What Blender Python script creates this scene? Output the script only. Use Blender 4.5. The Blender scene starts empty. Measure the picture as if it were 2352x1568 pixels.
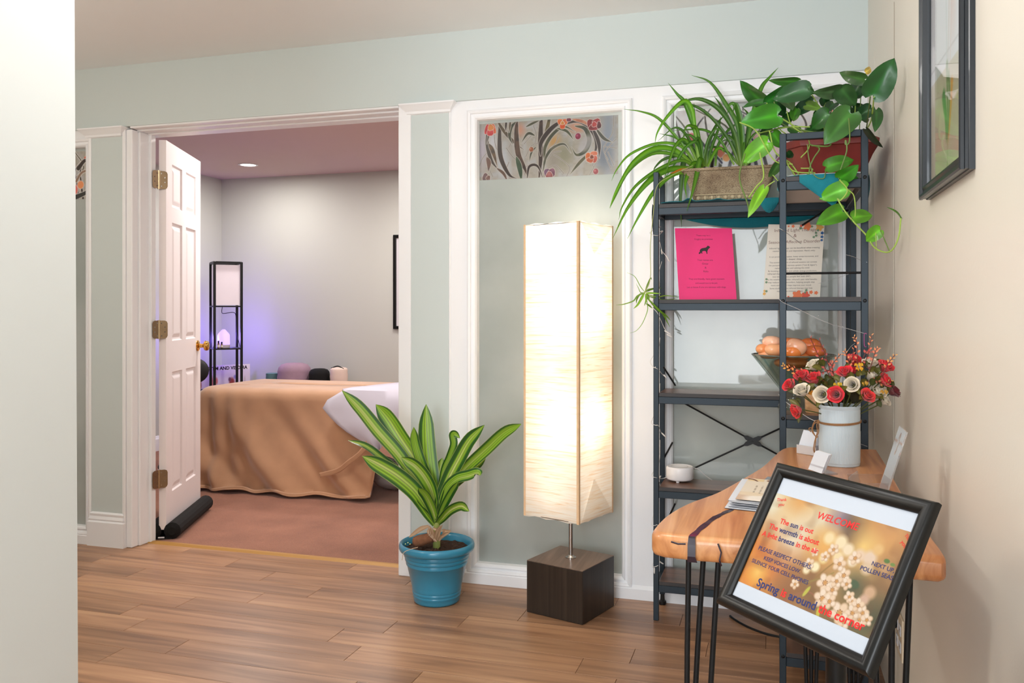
import bpy, bmesh, math, random
import numpy as np
from mathutils import Vector, Matrix

random.seed(7)
rng = np.random.RandomState(7)
SC = bpy.context.scene
COL = SC.collection

# ------------------------------------------------------------------ camera
F_PX, CX, HY, CZ = 1960.0, 1176.0, 710.0, 1.163
TH = math.atan(604 / 1960.0)
S_, C_ = math.sin(TH), math.cos(TH)
cam_d = bpy.data.cameras.new('camera')
cam = bpy.data.objects.new('camera', cam_d)
COL.objects.link(cam)
cam.location = (0, 0, CZ)
cam.rotation_euler = (math.pi / 2, 0, TH)
cam_d.sensor_width = 36.0
cam_d.lens = F_PX / 2352.0 * 36.0
cam_d.shift_y = -(784.0 - HY) / 2352.0
cam_d.clip_start = 0.02
SC.camera = cam

# ------------------------------------------------------------------ world, lights, exposure
SC.view_settings.view_transform = 'Standard'
SC.view_settings.look = 'None'
SC.view_settings.gamma = 1.0
SC.view_settings.use_curve_mapping = False
SC.view_settings.exposure = 0.0
W = bpy.data.worlds.new('world')
SC.world = W
W.use_nodes = True
W.node_tree.nodes['Background'].inputs[0].default_value = (0.75, 0.86, 1.0, 1)
W.node_tree.nodes['Background'].inputs[1].default_value = 1.5


def lamp(name, kind, loc, energy, color=(1, 1, 1), size=0.5, size_y=None, rot=(0, 0, 0), radius=None, spread=None):
    d = bpy.data.lights.new(name, kind)
    d.energy = energy
    d.color = color
    if kind == 'AREA':
        d.size = size
        if size_y:
            d.shape = 'RECTANGLE'
            d.size_y = size_y
        if spread:
            d.spread = spread
    elif radius is not None:
        d.shadow_soft_size = radius
    o = bpy.data.objects.new(name, d)
    COL.objects.link(o)
    o.location = loc
    o.rotation_euler = rot
    return o


# daylight through the windows behind the camera
lamp('daylight_window', 'AREA', (-0.45, -2.45, 1.27), 88, (0.93, 0.97, 1.0), 1.4, 1.85, rot=(math.pi / 2, 0, 0))
# unseen front room lights: first read from window glare, the rest added fill
lamp('unseen_room_light', 'POINT', (-0.18, 0.90, 2.22), 3, (1.0, 0.96, 0.91), radius=.06)
lamp('unseen_room_light', 'POINT', (-2.35, 1.25, 2.10), 34, (1.0, 0.94, 0.86), radius=.12)  # added to brighten the door side and the floor
lamp('added_warm_light', 'POINT', (-3.35, 1.9, 1.75), 13, (1.0, 0.85, 0.68), radius=.10)  # warm fill added for the left pillar, no fixture there
lamp('unseen_room_light', 'POINT', (-0.68, 1.45, 1.95), 15, (1.0, 0.97, 0.94), radius=.12)  # added below the ceiling to brighten it
# ceiling lights of the massage room
lamp('inner_ceiling_lamp', 'AREA', (-4.13, 6.06, 2.335), 13, (1.0, 0.95, 0.92), 0.14, 0.14)
lamp('inner_ceiling_lamp', 'AREA', (-2.6, 5.9, 2.335), 21, (1.0, 0.94, 0.90), 0.3, 0.3)
lamp('inner_ceiling_lamp', 'AREA', (-2.75, 4.5, 2.335), 24, (1.0, 0.94, 0.90), 0.3, 0.3)
lamp('inner_ceiling_lamp', 'AREA', (-0.6, 5.2, 2.335), 26, (1.0, 0.94, 0.9), 0.4, 0.4)

# ------------------------------------------------------------------ pixel rays (used to take real positions from the photo)
R_ = Vector((C_, S_, 0))
FW = Vector((-S_, C_, 0))
CAM = Vector((0, 0, CZ))


def ray(x, y):
    return R_ * ((x - CX) / F_PX) + FW + Vector((0, 0, (HY - y) / F_PX))


def atY(x, y, Y):
    d = ray(x, y)
    return CAM + d * (Y / d.y)


def atX(x, y, X):
    d = ray(x, y)
    return CAM + d * (X / d.x)


def atZ(x, y, Z):
    d = ray(x, y)
    return CAM + d * ((Z - CZ) / d.z)


def onplane(x, y, P0, n):
    d = ray(x, y)
    return CAM + d * ((P0 - CAM).dot(n) / d.dot(n))


# ------------------------------------------------------------------ colours and materials
def lin(c):
    if isinstance(c, str):
        c = c.lstrip('#')
        c = tuple(int(c[i:i + 2], 16) / 255 for i in (0, 2, 4))
    elif max(c) > 1.0:
        c = tuple(v / 255 for v in c)
    return tuple((v / 12.92 if v <= 0.04045 else ((v + 0.055) / 1.055) ** 2.4) for v in c[:3])


def lin_np(a):
    a = np.clip(a, 0, 1)
    return np.where(a <= 0.04045, a / 12.92, ((a + 0.055) / 1.055) ** 2.4)


class NT:
    def __init__(self, name):
        self.m = bpy.data.materials.new(name)
        self.m.use_nodes = True
        self.t = self.m.node_tree
        self.n = self.t.nodes
        self.b = self.n['Principled BSDF']
        self.out = self.n['Material Output']

    def add(self, typ, **kw):
        nd = self.n.new(typ)
        for k, v in kw.items():
            if k.startswith('i_'):
                key = k[2:]
                key = int(key) if key.isdigit() else key.replace('_', ' ')
                nd.inputs[key].default_value = v
            else:
                setattr(nd, k, v)
        return nd

    def link(self, a, b):
        self.t.links.new(a, b)

    def ramp(self, fac, stops):
        r = self.add('ShaderNodeValToRGB')
        el = r.color_ramp.elements
        while len(el) < len(stops):
            el.new(0.5)
        for e, (p, c) in zip(el, stops):
            e.position = p
            e.color = (*lin(c), 1)
        self.link(fac, r.inputs[0])
        return r

    def coords(self, scale=(1, 1, 1), rand=False, rot=(0, 0, 0)):
        tc = self.add('ShaderNodeTexCoord')
        mp = self.add('ShaderNodeMapping')
        mp.inputs['Scale'].default_value = scale
        mp.inputs['Rotation'].default_value = rot
        self.link(tc.outputs['Object'], mp.inputs['Vector'])
        if rand:
            oi = self.add('ShaderNodeObjectInfo')
            mu = self.add('ShaderNodeMath', operation='MULTIPLY', i_1=37.0)
            self.link(oi.outputs['Random'], mu.inputs[0])
            self.link(mu.outputs[0], mp.inputs['Location'])
        return mp.outputs[0]

    def bump(self, height, strength=0.2, dist=0.01):
        b = self.add('ShaderNodeBump')
        b.inputs['Strength'].default_value = strength
        b.inputs['Distance'].default_value = dist
        self.link(height, b.inputs['Height'])
        self.link(b.outputs[0], self.b.inputs['Normal'])
        return b


def P(name, color, rough=0.5, metal=0.0, var=0.05, vscale=6.0, bump=0.0, bscale=60.0, coat=0.0, sheen=0.0,
      trans=0.0, ior=1.45, emit=None, estr=0.0, sss=0.0, spec=0.5, croug=0.03):
    """plain procedural material: base colour with soft noise mottling and an optional fine bump"""
    t = NT(name)
    c = lin(color)
    nz = t.add('ShaderNodeTexNoise', i_Scale=vscale, i_Detail=4.0)
    t.link(t.coords(), nz.inputs['Vector'])
    mx = t.add('ShaderNodeMix', data_type='RGBA')
    mx.inputs[6].default_value = (*[v * (1 - var) for v in c], 1)
    mx.inputs[7].default_value = (*[min(1, v * (1 + var)) for v in c], 1)
    t.link(nz.outputs[0], mx.inputs[0])
    t.link(mx.outputs[2], t.b.inputs['Base Color'])
    t.b.inputs['Roughness'].default_value = rough
    t.b.inputs['Metallic'].default_value = metal
    t.b.inputs['IOR'].default_value = ior
    t.b.inputs['Specular IOR Level'].default_value = spec
    t.b.inputs['Coat Weight'].default_value = coat
    t.b.inputs['Coat Roughness'].default_value = croug
    t.b.inputs['Sheen Weight'].default_value = sheen
    t.b.inputs['Transmission Weight'].default_value = trans
    if sss:
        t.b.inputs['Subsurface Weight'].default_value = sss
        t.b.inputs['Subsurface Radius'].default_value = (0.02, 0.01, 0.005)
    if emit:
        t.b.inputs['Emission Color'].default_value = (*lin(emit), 1)
        t.b.inputs['Emission Strength'].default_value = estr
    if bump:
        n2 = t.add('ShaderNodeTexNoise', i_Scale=bscale, i_Detail=3.0)
        t.link(t.coords(), n2.inputs['Vector'])
        t.bump(n2.outputs[0], bump, 0.005)
    return t.m


def wood(name, stops, scale=(3, 40, 40), rough=0.45, coat=0.0, rand=False, bump=0.1, dist=2.0, rot=(0, 0, 0), ndetail=6.0, big=0.35):
    t = NT(name)
    v = t.coords(scale, rand, rot)
    n1 = t.add('ShaderNodeTexNoise', i_Scale=1.0, i_Detail=ndetail, i_Distortion=dist * 0.3)
    t.link(v, n1.inputs['Vector'])
    n2 = t.add('ShaderNodeTexNoise', i_Scale=0.22, i_Detail=3.0)
    t.link(v, n2.inputs['Vector'])
    mx = t.add('ShaderNodeMix', data_type='FLOAT')
    mx.inputs[0].default_value = big
    t.link(n1.outputs[0], mx.inputs[2])
    t.link(n2.outputs[0], mx.inputs[3])
    r = t.ramp(mx.outputs[0], stops)
    if rand:
        oi = t.add('ShaderNodeObjectInfo')
        hs = t.add('ShaderNodeHueSaturation')
        mr = t.add('ShaderNodeMapRange', i_3=0.86, i_4=1.12)
        t.link(oi.outputs['Random'], mr.inputs[0])
        t.link(mr.outputs[0], hs.inputs['Value'])
        t.link(r.outputs[0], hs.inputs['Color'])
        t.link(hs.outputs[0], t.b.inputs['Base Color'])
    else:
        t.link(r.outputs[0], t.b.inputs['Base Color'])
    t.b.inputs['Roughness'].default_value = rough
    t.b.inputs['Coat Weight'].default_value = coat
    t.b.inputs['Coat Roughness'].default_value = 0.08
    t.bump(n1.outputs[0], bump, 0.002)
    return t.m


def colattr(name, rough=0.5, coat=0.0, trans=0.0, sheen=0.0, spec=0.5, noise=0.0):
    """colour comes from the piece's own printed / grown colour attribute"""
    t = NT(name)
    a = t.add('ShaderNodeAttribute', attribute_name='Col')
    src = a.outputs['Color']
    if noise:
        nz = t.add('ShaderNodeTexNoise', i_Scale=90.0, i_Detail=3.0)
        t.link(t.coords(), nz.inputs['Vector'])
        hs = t.add('ShaderNodeHueSaturation')
        mr = t.add('ShaderNodeMapRange', i_3=1 - noise, i_4=1 + noise)
        t.link(nz.outputs[0], mr.inputs[0])
        t.link(mr.outputs[0], hs.inputs['Value'])
        t.link(src, hs.inputs['Color'])
        src = hs.outputs[0]
    t.link(src, t.b.inputs['Base Color'])
    t.b.inputs['Roughness'].default_value = rough
    t.b.inputs['Coat Weight'].default_value = coat
    t.b.inputs['Specular IOR Level'].default_value = spec
    t.b.inputs['Sheen Weight'].default_value = sheen
    if trans:
        tr = t.add('ShaderNodeBsdfTranslucent')
        t.link(src, tr.inputs['Color'])
        ms = t.add('ShaderNodeMixShader')
        ms.inputs[0].default_value = trans
        t.link(t.b.outputs[0], ms.inputs[1])
        t.link(tr.outputs[0], ms.inputs[2])
        t.link(ms.outputs[0], t.out.inputs['Surface'])
    return t.m


def glassm(name, tint=(0.9, 0.97, 0.95), rough=0.02, alpha=0.0):
    t = NT(name)
    nz = t.add('ShaderNodeTexNoise', i_Scale=8.0)
    mr = t.add('ShaderNodeMapRange', i_3=rough * 0.8, i_4=rough * 1.2 + 0.002)
    t.link(t.coords(), nz.inputs['Vector'])
    t.link(nz.outputs[0], mr.inputs[0])
    g = t.add('ShaderNodeBsdfGlossy')
    g.inputs['Color'].default_value = (1, 1, 1, 1)
    t.link(mr.outputs[0], g.inputs['Roughness'])
    tr = t.add('ShaderNodeBsdfTransparent')
    tr.inputs['Color'].default_value = (*tint, 1)
    fr = t.add('ShaderNodeLayerWeight', i_Blend=0.5)
    pw = t.add('ShaderNodeMath', operation='POWER', i_1=3.0)
    t.link(fr.outputs['Facing'], pw.inputs[0])
    ml = t.add('ShaderNodeMath', operation='MULTIPLY_ADD', i_1=0.45, i_2=0.04)
    t.link(pw.outputs[0], ml.inputs[0])
    ms = t.add('ShaderNodeMixShader')
    t.link(ml.outputs[0], ms.inputs[0])
    t.link(tr.outputs[0], ms.inputs[1])
    t.link(g.outputs[0], ms.inputs[2])
    t.link(ms.outputs[0], t.out.inputs['Surface'])
    return t.m


M = {}
M['white'] = P('white_paint', (242, 243, 246), 0.4, var=0.02, bump=0.02)
M['white_leaf'] = P('white_door_paint', (240, 232, 232), 0.4, var=0.02)
M['sage'] = P('sage_wall_paint', (203, 213, 212), 0.6, var=0.02, vscale=1.2, bump=0.03, bscale=220)
M['cream'] = P('cream_wall_paint', (228, 221, 208), 0.38, var=0.02, vscale=2, bump=0.05, bscale=160)
M['hall'] = P('offwhite_wall_paint', (210, 213, 211), 0.6, var=0.01, bump=0.02, bscale=200)
M['ceil'] = P('ceiling_paint', (244, 248, 250), 0.75, var=0.01, bump=0.03, bscale=180)
M['ceil_in'] = P('ceiling_paint_bounce_tint', (208, 184, 180), 0.7, var=0.02, bump=0.03, bscale=180)  # white ceiling; reddish bounce light from the carpet tinted into its colour
M['wall_in'] = P('grey_green_wall_paint', (196, 197, 189), 0.6, var=0.02, vscale=1.5, bump=0.03, bscale=200)
M['floor'] = wood('vinyl_plank_wood', [(0.22, (84, 58, 42)), (0.38, (134, 96, 70)), (0.55, (172, 129, 96)), (0.76, (202, 160, 122))],
                  scale=(1.6, 26, 26), rough=0.33, rand=True, bump=0.06, dist=3.0, big=0.45)
M['joint'] = P('dark_joint', (84, 60, 47), 0.8)
M['black_metal'] = P('blue_black_metal', (36, 46, 54), 0.42, 0.4, bump=0.02, bscale=300)
M['black'] = P('black_metal', (22, 22, 23), 0.45, 0.3)
M['black_plastic'] = P('black_plastic', (18, 18, 19), 0.5)
M['black_cloth'] = P('black_fabric', (13, 13, 14), 0.9, bump=0.2, bscale=300)
M['rustic'] = wood('rustic_brown_board', [(0.2, (52, 36, 28)), (0.45, (92, 62, 46)), (0.62, (124, 86, 64)), (0.85, (150, 108, 82))],
                   scale=(2.2, 30, 30), rough=0.32, bump=0.05)
M['rustic_y'] = wood('rustic_brown_board_side', [(0.2, (52, 36, 28)), (0.45, (92, 62, 46)), (0.62, (124, 86, 64)), (0.85, (150, 108, 82))],
                     scale=(30, 2.2, 30), rough=0.32, bump=0.05)
M['edge_band'] = P('dark_edge_band', (52, 48, 48), .5)
M['backing'] = P('light_board_backing', (205, 200, 196), 0.6)
M['slab'] = wood('live_edge_slab', [(0.30, (106, 56, 26)), (0.43, (166, 100, 54)), (0.56, (206, 142, 90)), (0.74, (230, 178, 126))],
                 scale=(34, 1.8, 20), rough=0.36, coat=0.15, bump=0.05, dist=4.0, big=0.5)
M['resin'] = P('purple_black_resin', (44, 33, 46), 0.15, coat=0.5, var=0.3, vscale=30)
M['darkwood'] = wood('dark_brown_veneer', [(0.2, (24, 20, 18)), (0.5, (44, 37, 32)), (0.8, (70, 58, 50))], scale=(60, 60, 1.5), rough=0.32, bump=0.08)
M['darkwood_top'] = wood('dark_brown_veneer_top', [(0.2, (70, 55, 46)), (0.5, (104, 84, 72)), (0.8, (140, 116, 100))], scale=(50, 3, 10), rough=0.3, bump=0.06, rot=(0, 0, math.radians(-65)))
M['chrome'] = P('chrome', (190, 188, 186), 0.15, 1.0, var=0.02)
M['brass'] = P('polished_brass', (206, 158, 84), 0.16, 1.0, var=0.05)
M['aged_brass'] = P('aged_brass', (150, 128, 102), 0.42, 1.0, var=0.2, vscale=40)
M['hinge_pin'] = P('polished_hinge_pin', (206, 186, 150), .25, 1.0)
M['threshold'] = P('brass_threshold', (182, 136, 70), 0.5, 0.15)
M['blue'] = P('blue_glazed_plastic', (52, 134, 166), 0.28, var=0.04, coat=0.3)
M['soil'] = P('potting_soil', (58, 38, 26), 0.95, var=0.5, vscale=60, bump=0.8, bscale=120)
M['husk'] = P('dry_husk', (196, 168, 138), 0.8, var=0.15, vscale=30)
M['root'] = P('brown_cane_stub', (126, 82, 56), 0.9, var=0.4, vscale=80, bump=0.6, bscale=200)
M['leafm'] = colattr('plant_leaf', 0.32, coat=0.1, trans=0.18)
M['leafth'] = colattr('thin_leaf', 0.38, trans=0.3)
M['print'] = colattr('printed_ink', 0.45, coat=0.0)
M['printgloss'] = colattr('printed_ink_behind_glass', 0.5, coat=0.35)
M['film'] = colattr('stained_glass_film', 0.3, coat=0.5, trans=0.12)
M['petal'] = colattr('silk_petal', 0.65, sheen=0.3, trans=0.12)
M['page'] = P('sign_page', (186, 192, 202), 0.55, var=0.01)
M['paper'] = P('white_paper', (216, 219, 226), 0.6, var=0.01)
M['cream_paper'] = P('cream_paper', (232, 224, 212), 0.5, var=0.02)
M['pink'] = P('hot_pink_paper', (236, 16, 116), 0.5, var=0.03)
M['ink'] = P('black_ink', (34, 20, 24), 0.6)
M['ink_pink'] = P('dark_magenta_ink', (110, 8, 58), 0.6)
M['ink_grey'] = P('grey_ink', (96, 84, 82), 0.6)
M['ink_brown'] = P('brown_ink', (140, 108, 98), 0.6)
M['ink_red'] = P('red_ink', (214, 22, 22), 0.5)
M['ink_blue'] = P('navy_ink', (26, 36, 92), 0.5)
M['teal'] = P('teal_cotton', (0, 116, 130), 0.85, var=0.1, vscale=30, bump=0.3, bscale=500, sheen=0.2)
M['tan_pot'] = None
M['red_pot'] = P('red_brown_plastic', (128, 40, 34), 0.4, var=0.06)
M['ivory'] = P('white_ribbed_ceramic', (190, 204, 212), 0.35, coat=0.2)
M['ivory_plain'] = P('white_plastic', (244, 240, 240), 0.35, coat=0.2, var=0.01)
M['acrylic'] = glassm('clear_acrylic', (0.86, 0.86, 0.87), 0.05)
M['acrylic_white'] = P('frosted_acrylic', (236, 230, 228), 0.3, trans=0.35)
M['glass'] = glassm('clear_glass', (0.96, 0.97, 0.97), 0.01)
M['greenglass'] = glassm('seeded_green_glass', (0.70, 0.76, 0.72), 0.06)
M['stone'] = P('orange_salt_stone', (246, 152, 96), 0.3, var=0.2, vscale=25, sss=0.3, coat=0.3)
M['twine'] = P('jute_twine', (152, 112, 76), 0.95, var=0.2, vscale=200, bump=0.4, bscale=400)
M['wire'] = P('white_wire', (226, 222, 218), 0.5)
M['silverwire'] = P('silver_wire', (214, 214, 216), 0.3, 0.6)
M['magenta'] = P('magenta_clip', (176, 60, 130), 0.35)
M['blanket'] = P('tan_fleece', (192, 147, 112), 0.95, var=0.24, vscale=5, bump=0.12, bscale=900, sheen=0.55)
M['sheet'] = P('white_cotton_sheet', (200, 196, 208), 0.8, var=0.03, bump=0.35, bscale=9)
M['bag'] = P('white_plastic_bag', (214, 208, 208), 0.35, var=0.06, bump=0.5, bscale=25)
M['purple'] = P('mauve_towel', (164, 134, 152), 0.95, var=0.12, vscale=20, bump=0.3, bscale=200)
M['blushroll'] = P('blush_fabric', (226, 202, 190), 0.9, var=0.05, bump=0.2, bscale=200)
M['tealbin'] = P('teal_grey_bin', (92, 128, 134), 0.6)
M['vinyl'] = P('black_vinyl', (30, 30, 32), 0.45)
M['greyvinyl'] = P('grey_vinyl_pad', (104, 96, 92), 0.5)
M['legwood'] = P('dark_stained_leg', (62, 44, 36), 0.5, var=0.2)
M['plank_grey'] = P('grey_green_board', (150, 156, 152), 0.5)
M['amber'] = P('amber_bottle', (104, 50, 20), 0.15, coat=0.5)
M['cap_black'] = P('black_cap', (16, 14, 20), 0.4)
M['shade_in'] = P('white_lamp_fabric', (238, 228, 236), 0.8, emit=(255, 240, 250), estr=0.12)
M['diff'] = P('glowing_diffuser', (220, 200, 255), 0.4, emit=(176, 150, 255), estr=1.1)
M['diff_base'] = P('diffuser_base', (222, 206, 220), 0.5)
M['lens'] = P('lit_lens', (255, 250, 246), 0.5, emit=(255, 248, 244), estr=6.0)
M['bulb'] = P('lit_bulb', (255, 244, 226), 0.5, emit=(255, 226, 184), estr=14.0)
M['cord'] = P('black_cord', (14, 14, 15), 0.5)
M['frame_black'] = P('satin_black_moulding', (15, 14, 13), 0.33, 0.0, spec=0.4)
M['frame_navy'] = P('blue_black_moulding', (25, 31, 38), 0.35, 0.1, coat=0.2)
M['frame_brown'] = P('brown_black_moulding', (54, 44, 40), 0.3, 0.2, coat=0.2)
M['plate_joint'] = P('shadow_gap_filler', (150, 138, 122), .7)
M['plate'] = P('almond_wall_plate', (216, 200, 176), 0.4)


def mk_carpet():
    t = NT('red_brown_carpet')
    n1 = t.add('ShaderNodeTexNoise', i_Scale=420.0, i_Detail=2.0)
    n2 = t.add('ShaderNodeTexNoise', i_Scale=5.0, i_Detail=4.0)
    v = t.coords()
    t.link(v, n1.inputs['Vector'])
    t.link(v, n2.inputs['Vector'])
    mx = t.add('ShaderNodeMix', data_type='FLOAT')
    mx.inputs[0].default_value = 0.3
    t.link(n1.outputs[0], mx.inputs[2])
    t.link(n2.outputs[0], mx.inputs[3])
    r = t.ramp(mx.outputs[0], [(0.3, (108, 62, 42)), (0.5, (150, 95, 70)), (0.7, (182, 124, 96))])
    t.link(r.outputs[0], t.b.inputs['Base Color'])
    t.b.inputs['Roughness'].default_value = 0.95
    t.b.inputs['Sheen Weight'].default_value = 0.2
    t.bump(n1.outputs[0], 0.6, 0.004)
    return t.m


M['carpet'] = mk_carpet()


def mk_frost():
    t = NT('frosted_pane')
    n = t.add('ShaderNodeTexNoise', i_Scale=2.2, i_Detail=5.0)
    t.link(t.coords(), n.inputs['Vector'])
    r = t.ramp(n.outputs[0], [(0.3, (176, 186, 182)), (0.7, (206, 212, 208))])
    t.link(r.outputs[0], t.b.inputs['Base Color'])
    t.b.inputs['Roughness'].default_value = 0.5
    t.b.inputs['Transmission Weight'].default_value = 0.35
    t.b.inputs['IOR'].default_value = 1.3
    t.b.inputs['Coat Weight'].default_value = 0.8
    t.b.inputs['Coat Roughness'].default_value = 0.03
    return t.m


M['frost'] = mk_frost()


def mk_shade():
    t = NT('crinkled_rice_paper')
    v = t.coords((3.5, 3.5, 85))
    n = t.add('ShaderNodeTexNoise', i_Scale=1.6, i_Detail=5.0, i_Distortion=1.2)
    t.link(v, n.inputs['Vector'])
    r = t.ramp(n.outputs[0], [(0.28, (232, 206, 176)), (0.42, (248, 237, 222)), (0.55, (252, 248, 241))])
    d = t.add('ShaderNodeBsdfDiffuse')
    tr = t.add('ShaderNodeBsdfTranslucent')
    t.link(r.outputs[0], d.inputs['Color'])
    t.link(r.outputs[0], tr.inputs['Color'])
    b = t.add('ShaderNodeBump')
    b.inputs['Strength'].default_value = 0.35
    b.inputs['Distance'].default_value = 0.004
    t.link(n.outputs[0], b.inputs['Height'])
    t.link(b.outputs[0], d.inputs['Normal'])
    ms = t.add('ShaderNodeMixShader')
    ms.inputs[0].default_value = 0.6
    t.link(d.outputs[0], ms.inputs[1])
    t.link(tr.outputs[0], ms.inputs[2])
    t.link(ms.outputs[0], t.out.inputs['Surface'])
    return t.m


M['shade'] = mk_shade()
M['seam'] = P('paper_seam_tape', (226, 190, 150), 0.8, var=0.15, vscale=60)


def mk_tanpot():
    t = NT('pebbled_tan_ceramic')
    vo = t.add('ShaderNodeTexVoronoi', feature='DISTANCE_TO_EDGE', i_Scale=280.0)
    t.link(t.coords(), vo.inputs['Vector'])
    r = t.ramp(vo.outputs['Distance'], [(0.02, (112, 88, 62)), (0.16, (182, 164, 132)), (0.5, (196, 180, 150))])
    n = t.add('ShaderNodeTexNoise', i_Scale=14.0, i_Detail=3.0)
    t.link(t.coords(), n.inputs['Vector'])
    r2 = t.ramp(n.outputs[0], [(0.35, (150, 122, 88)), (0.6, (255, 255, 255))])
    mx = t.add('ShaderNodeMix', data_type='RGBA', blend_type='MULTIPLY')
    mx.inputs[0].default_value = 0.6
    t.link(r.outputs[0], mx.inputs[6])
    t.link(r2.outputs[0], mx.inputs[7])
    t.link(mx.outputs[2], t.b.inputs['Base Color'])
    t.b.inputs['Roughness'].default_value = 0.55
    t.bump(vo.outputs['Distance'], 0.5, 0.003)
    return t.m


M['tan_pot'] = mk_tanpot()
M['tan_plain'] = P('tan_ceramic', (186, 168, 136), 0.5, var=0.12, vscale=40)

# ------------------------------------------------------------------ mesh builder
ORG = {}


class MB:
    def __init__(self):
        self.v, self.f, self.c = [], [], []

    def add(self, vs, fs, cols=None):
        b = len(self.v)
        self.v += [tuple(p) for p in vs]
        self.f += [tuple(i + b for i in f) for f in fs]
        if cols is not None:
            self.c += [tuple(c) for c in cols]
        return self

    def box(self, c, s, b=0.0, rot=None):
        hx, hy, hz = s[0] / 2, s[1] / 2, s[2] / 2
        b = min(b, hx * .9, hy * .9, hz * .9)
        vs, fs = [], []
        if b <= 0:
            for z in (-1, 1):
                for y in (-1, 1):
                    for x in (-1, 1):
                        vs.append(Vector((x * hx, y * hy, z * hz)))
            fs = [(0, 2, 3, 1), (4, 5, 7, 6), (0, 1, 5, 4), (2, 6, 7, 3), (0, 4, 6, 2), (1, 3, 7, 5)]
        else:
            idx = {}
            for x in (-1, 1):
                for y in (-1, 1):
                    for z in (-1, 1):
                        for a, p in enumerate(((x * hx, y * (hy - b), z * (hz - b)), (x * (hx - b), y * hy, z * (hz - b)), (x * (hx - b), y * (hy - b), z * hz))):
                            idx[(x, y, z, a)] = len(vs)
                            vs.append(Vector(p))
            q = [(-1, -1), (1, -1), (1, 1), (-1, 1)]
            for s_ in (-1, 1):
                fx = [idx[(s_, a, b_, 0)] for a, b_ in q]
                fy = [idx[(a, s_, b_, 1)] for a, b_ in q]
                fz = [idx[(a, b_, s_, 2)] for a, b_ in q]
                if s_ < 0:
                    fx.reverse(); fz.reverse()
                else:
                    fy.reverse()
                fs += [tuple(fx), tuple(fy), tuple(fz)]
            for a in (-1, 1):
                for b_ in (-1, 1):
                    fs.append((idx[(-1, a, b_, 1)], idx[(1, a, b_, 1)], idx[(1, a, b_, 2)], idx[(-1, a, b_, 2)]) if a * b_ < 0 else
                              (idx[(-1, a, b_, 2)], idx[(1, a, b_, 2)], idx[(1, a, b_, 1)], idx[(-1, a, b_, 1)]))
                    fs.append((idx[(a, -1, b_, 0)], idx[(a, 1, b_, 0)], idx[(a, 1, b_, 2)], idx[(a, -1, b_, 2)]) if a * b_ > 0 else
                              (idx[(a, -1, b_, 2)], idx[(a, 1, b_, 2)], idx[(a, 1, b_, 0)], idx[(a, -1, b_, 0)]))
                    fs.append((idx[(a, b_, -1, 1)], idx[(a, b_, 1, 1)], idx[(a, b_, 1, 0)], idx[(a, b_, -1, 0)]) if a * b_ > 0 else
                              (idx[(a, b_, -1, 0)], idx[(a, b_, 1, 0)], idx[(a, b_, 1, 1)], idx[(a, b_, -1, 1)]))
            for x in (-1, 1):
                for y in (-1, 1):
                    for z in (-1, 1):
                        t = (idx[(x, y, z, 0)], idx[(x, y, z, 1)], idx[(x, y, z, 2)])
                        fs.append(t if x * y * z > 0 else t[::-1])
        if rot is not None:
            vs = [rot @ p for p in vs]
        c = Vector(c)
        return self.add([p + c for p in vs], fs)

    def bb(self, x0, x1, y0, y1, z0, z1, b=0.0):
        return self.box(((x0 + x1) / 2, (y0 + y1) / 2, (z0 + z1) / 2), (abs(x1 - x0), abs(y1 - y0), abs(z1 - z0)), b)

    def tube(self, pts, r, n=6, caps=True, flat=1.0):
        pts = [Vector(p) for p in pts]
        m = len(pts)
        rs = r if isinstance(r, (list, tuple)) else [r] * m
        tang = []
        for i in range(m):
            t = (pts[min(i + 1, m - 1)] - pts[max(i - 1, 0)])
            tang.append(t.normalized() if t.length > 1e-9 else Vector((0, 0, 1)))
        up = Vector((0, 0, 1)) if abs(tang[0].z) < 0.9 else Vector((1, 0, 0))
        nrm = (up - tang[0] * up.dot(tang[0])).normalized()
        vs, fs = [], []
        for i in range(m):
            nrm = (nrm - tang[i] * nrm.dot(tang[i]))
            nrm = nrm.normalized() if nrm.length > 1e-6 else tang[i].orthogonal().normalized()
            bi = tang[i].cross(nrm)
            for k in range(n):
                a = 2 * math.pi * k / n
                vs.append(pts[i] + (nrm * math.cos(a) + bi * math.sin(a) * flat) * rs[i])
        for i in range(m - 1):
            for k in range(n):
                k2 = (k + 1) % n
                fs.append((i * n + k, i * n + k2, (i + 1) * n + k2, (i + 1) * n + k))
        if caps:
            fs.append(tuple(range(n - 1, -1, -1)))
            fs.append(tuple((m - 1) * n + k for k in range(n)))
        return self.add(vs, fs)

    def lathe(self, prof, c=(0, 0, 0), n=32, sx=1.0, sy=1.0, close=True, rot=0.0):
        c = Vector(c)
        vs, fs = [], []
        for r, z in prof:
            for k in range(n):
                a = 2 * math.pi * k / n + rot
                vs.append(c + Vector((r * sx * math.cos(a), r * sy * math.sin(a), z)))
        for i in range(len(prof) - 1):
            for k in range(n):
                k2 = (k + 1) % n
                fs.append((i * n + k, i * n + k2, (i + 1) * n + k2, (i + 1) * n + k))
        if close:
            fs.append(tuple(range(n - 1, -1, -1)))
            fs.append(tuple((len(prof) - 1) * n + k for k in range(n)))
        return self.add(vs, fs)

    def loops(self, rings, closed=True, capa=False, capb=False):
        """skin a list of equally long rings"""
        n = len(rings[0])
        vs, fs = [], []
        for r in rings:
            vs += [Vector(p) for p in r]
        for i in range(len(rings) - 1):
            for k in range(n if closed else n - 1):
                k2 = (k + 1) % n
                fs.append((i * n + k, i * n + k2, (i + 1) * n + k2, (i + 1) * n + k))
        if capa:
            fs.append(tuple(range(n - 1, -1, -1)))
        if capb:
            fs.append(tuple((len(rings) - 1) * n + k for k in range(n)))
        return self.add(vs, fs)

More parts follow.
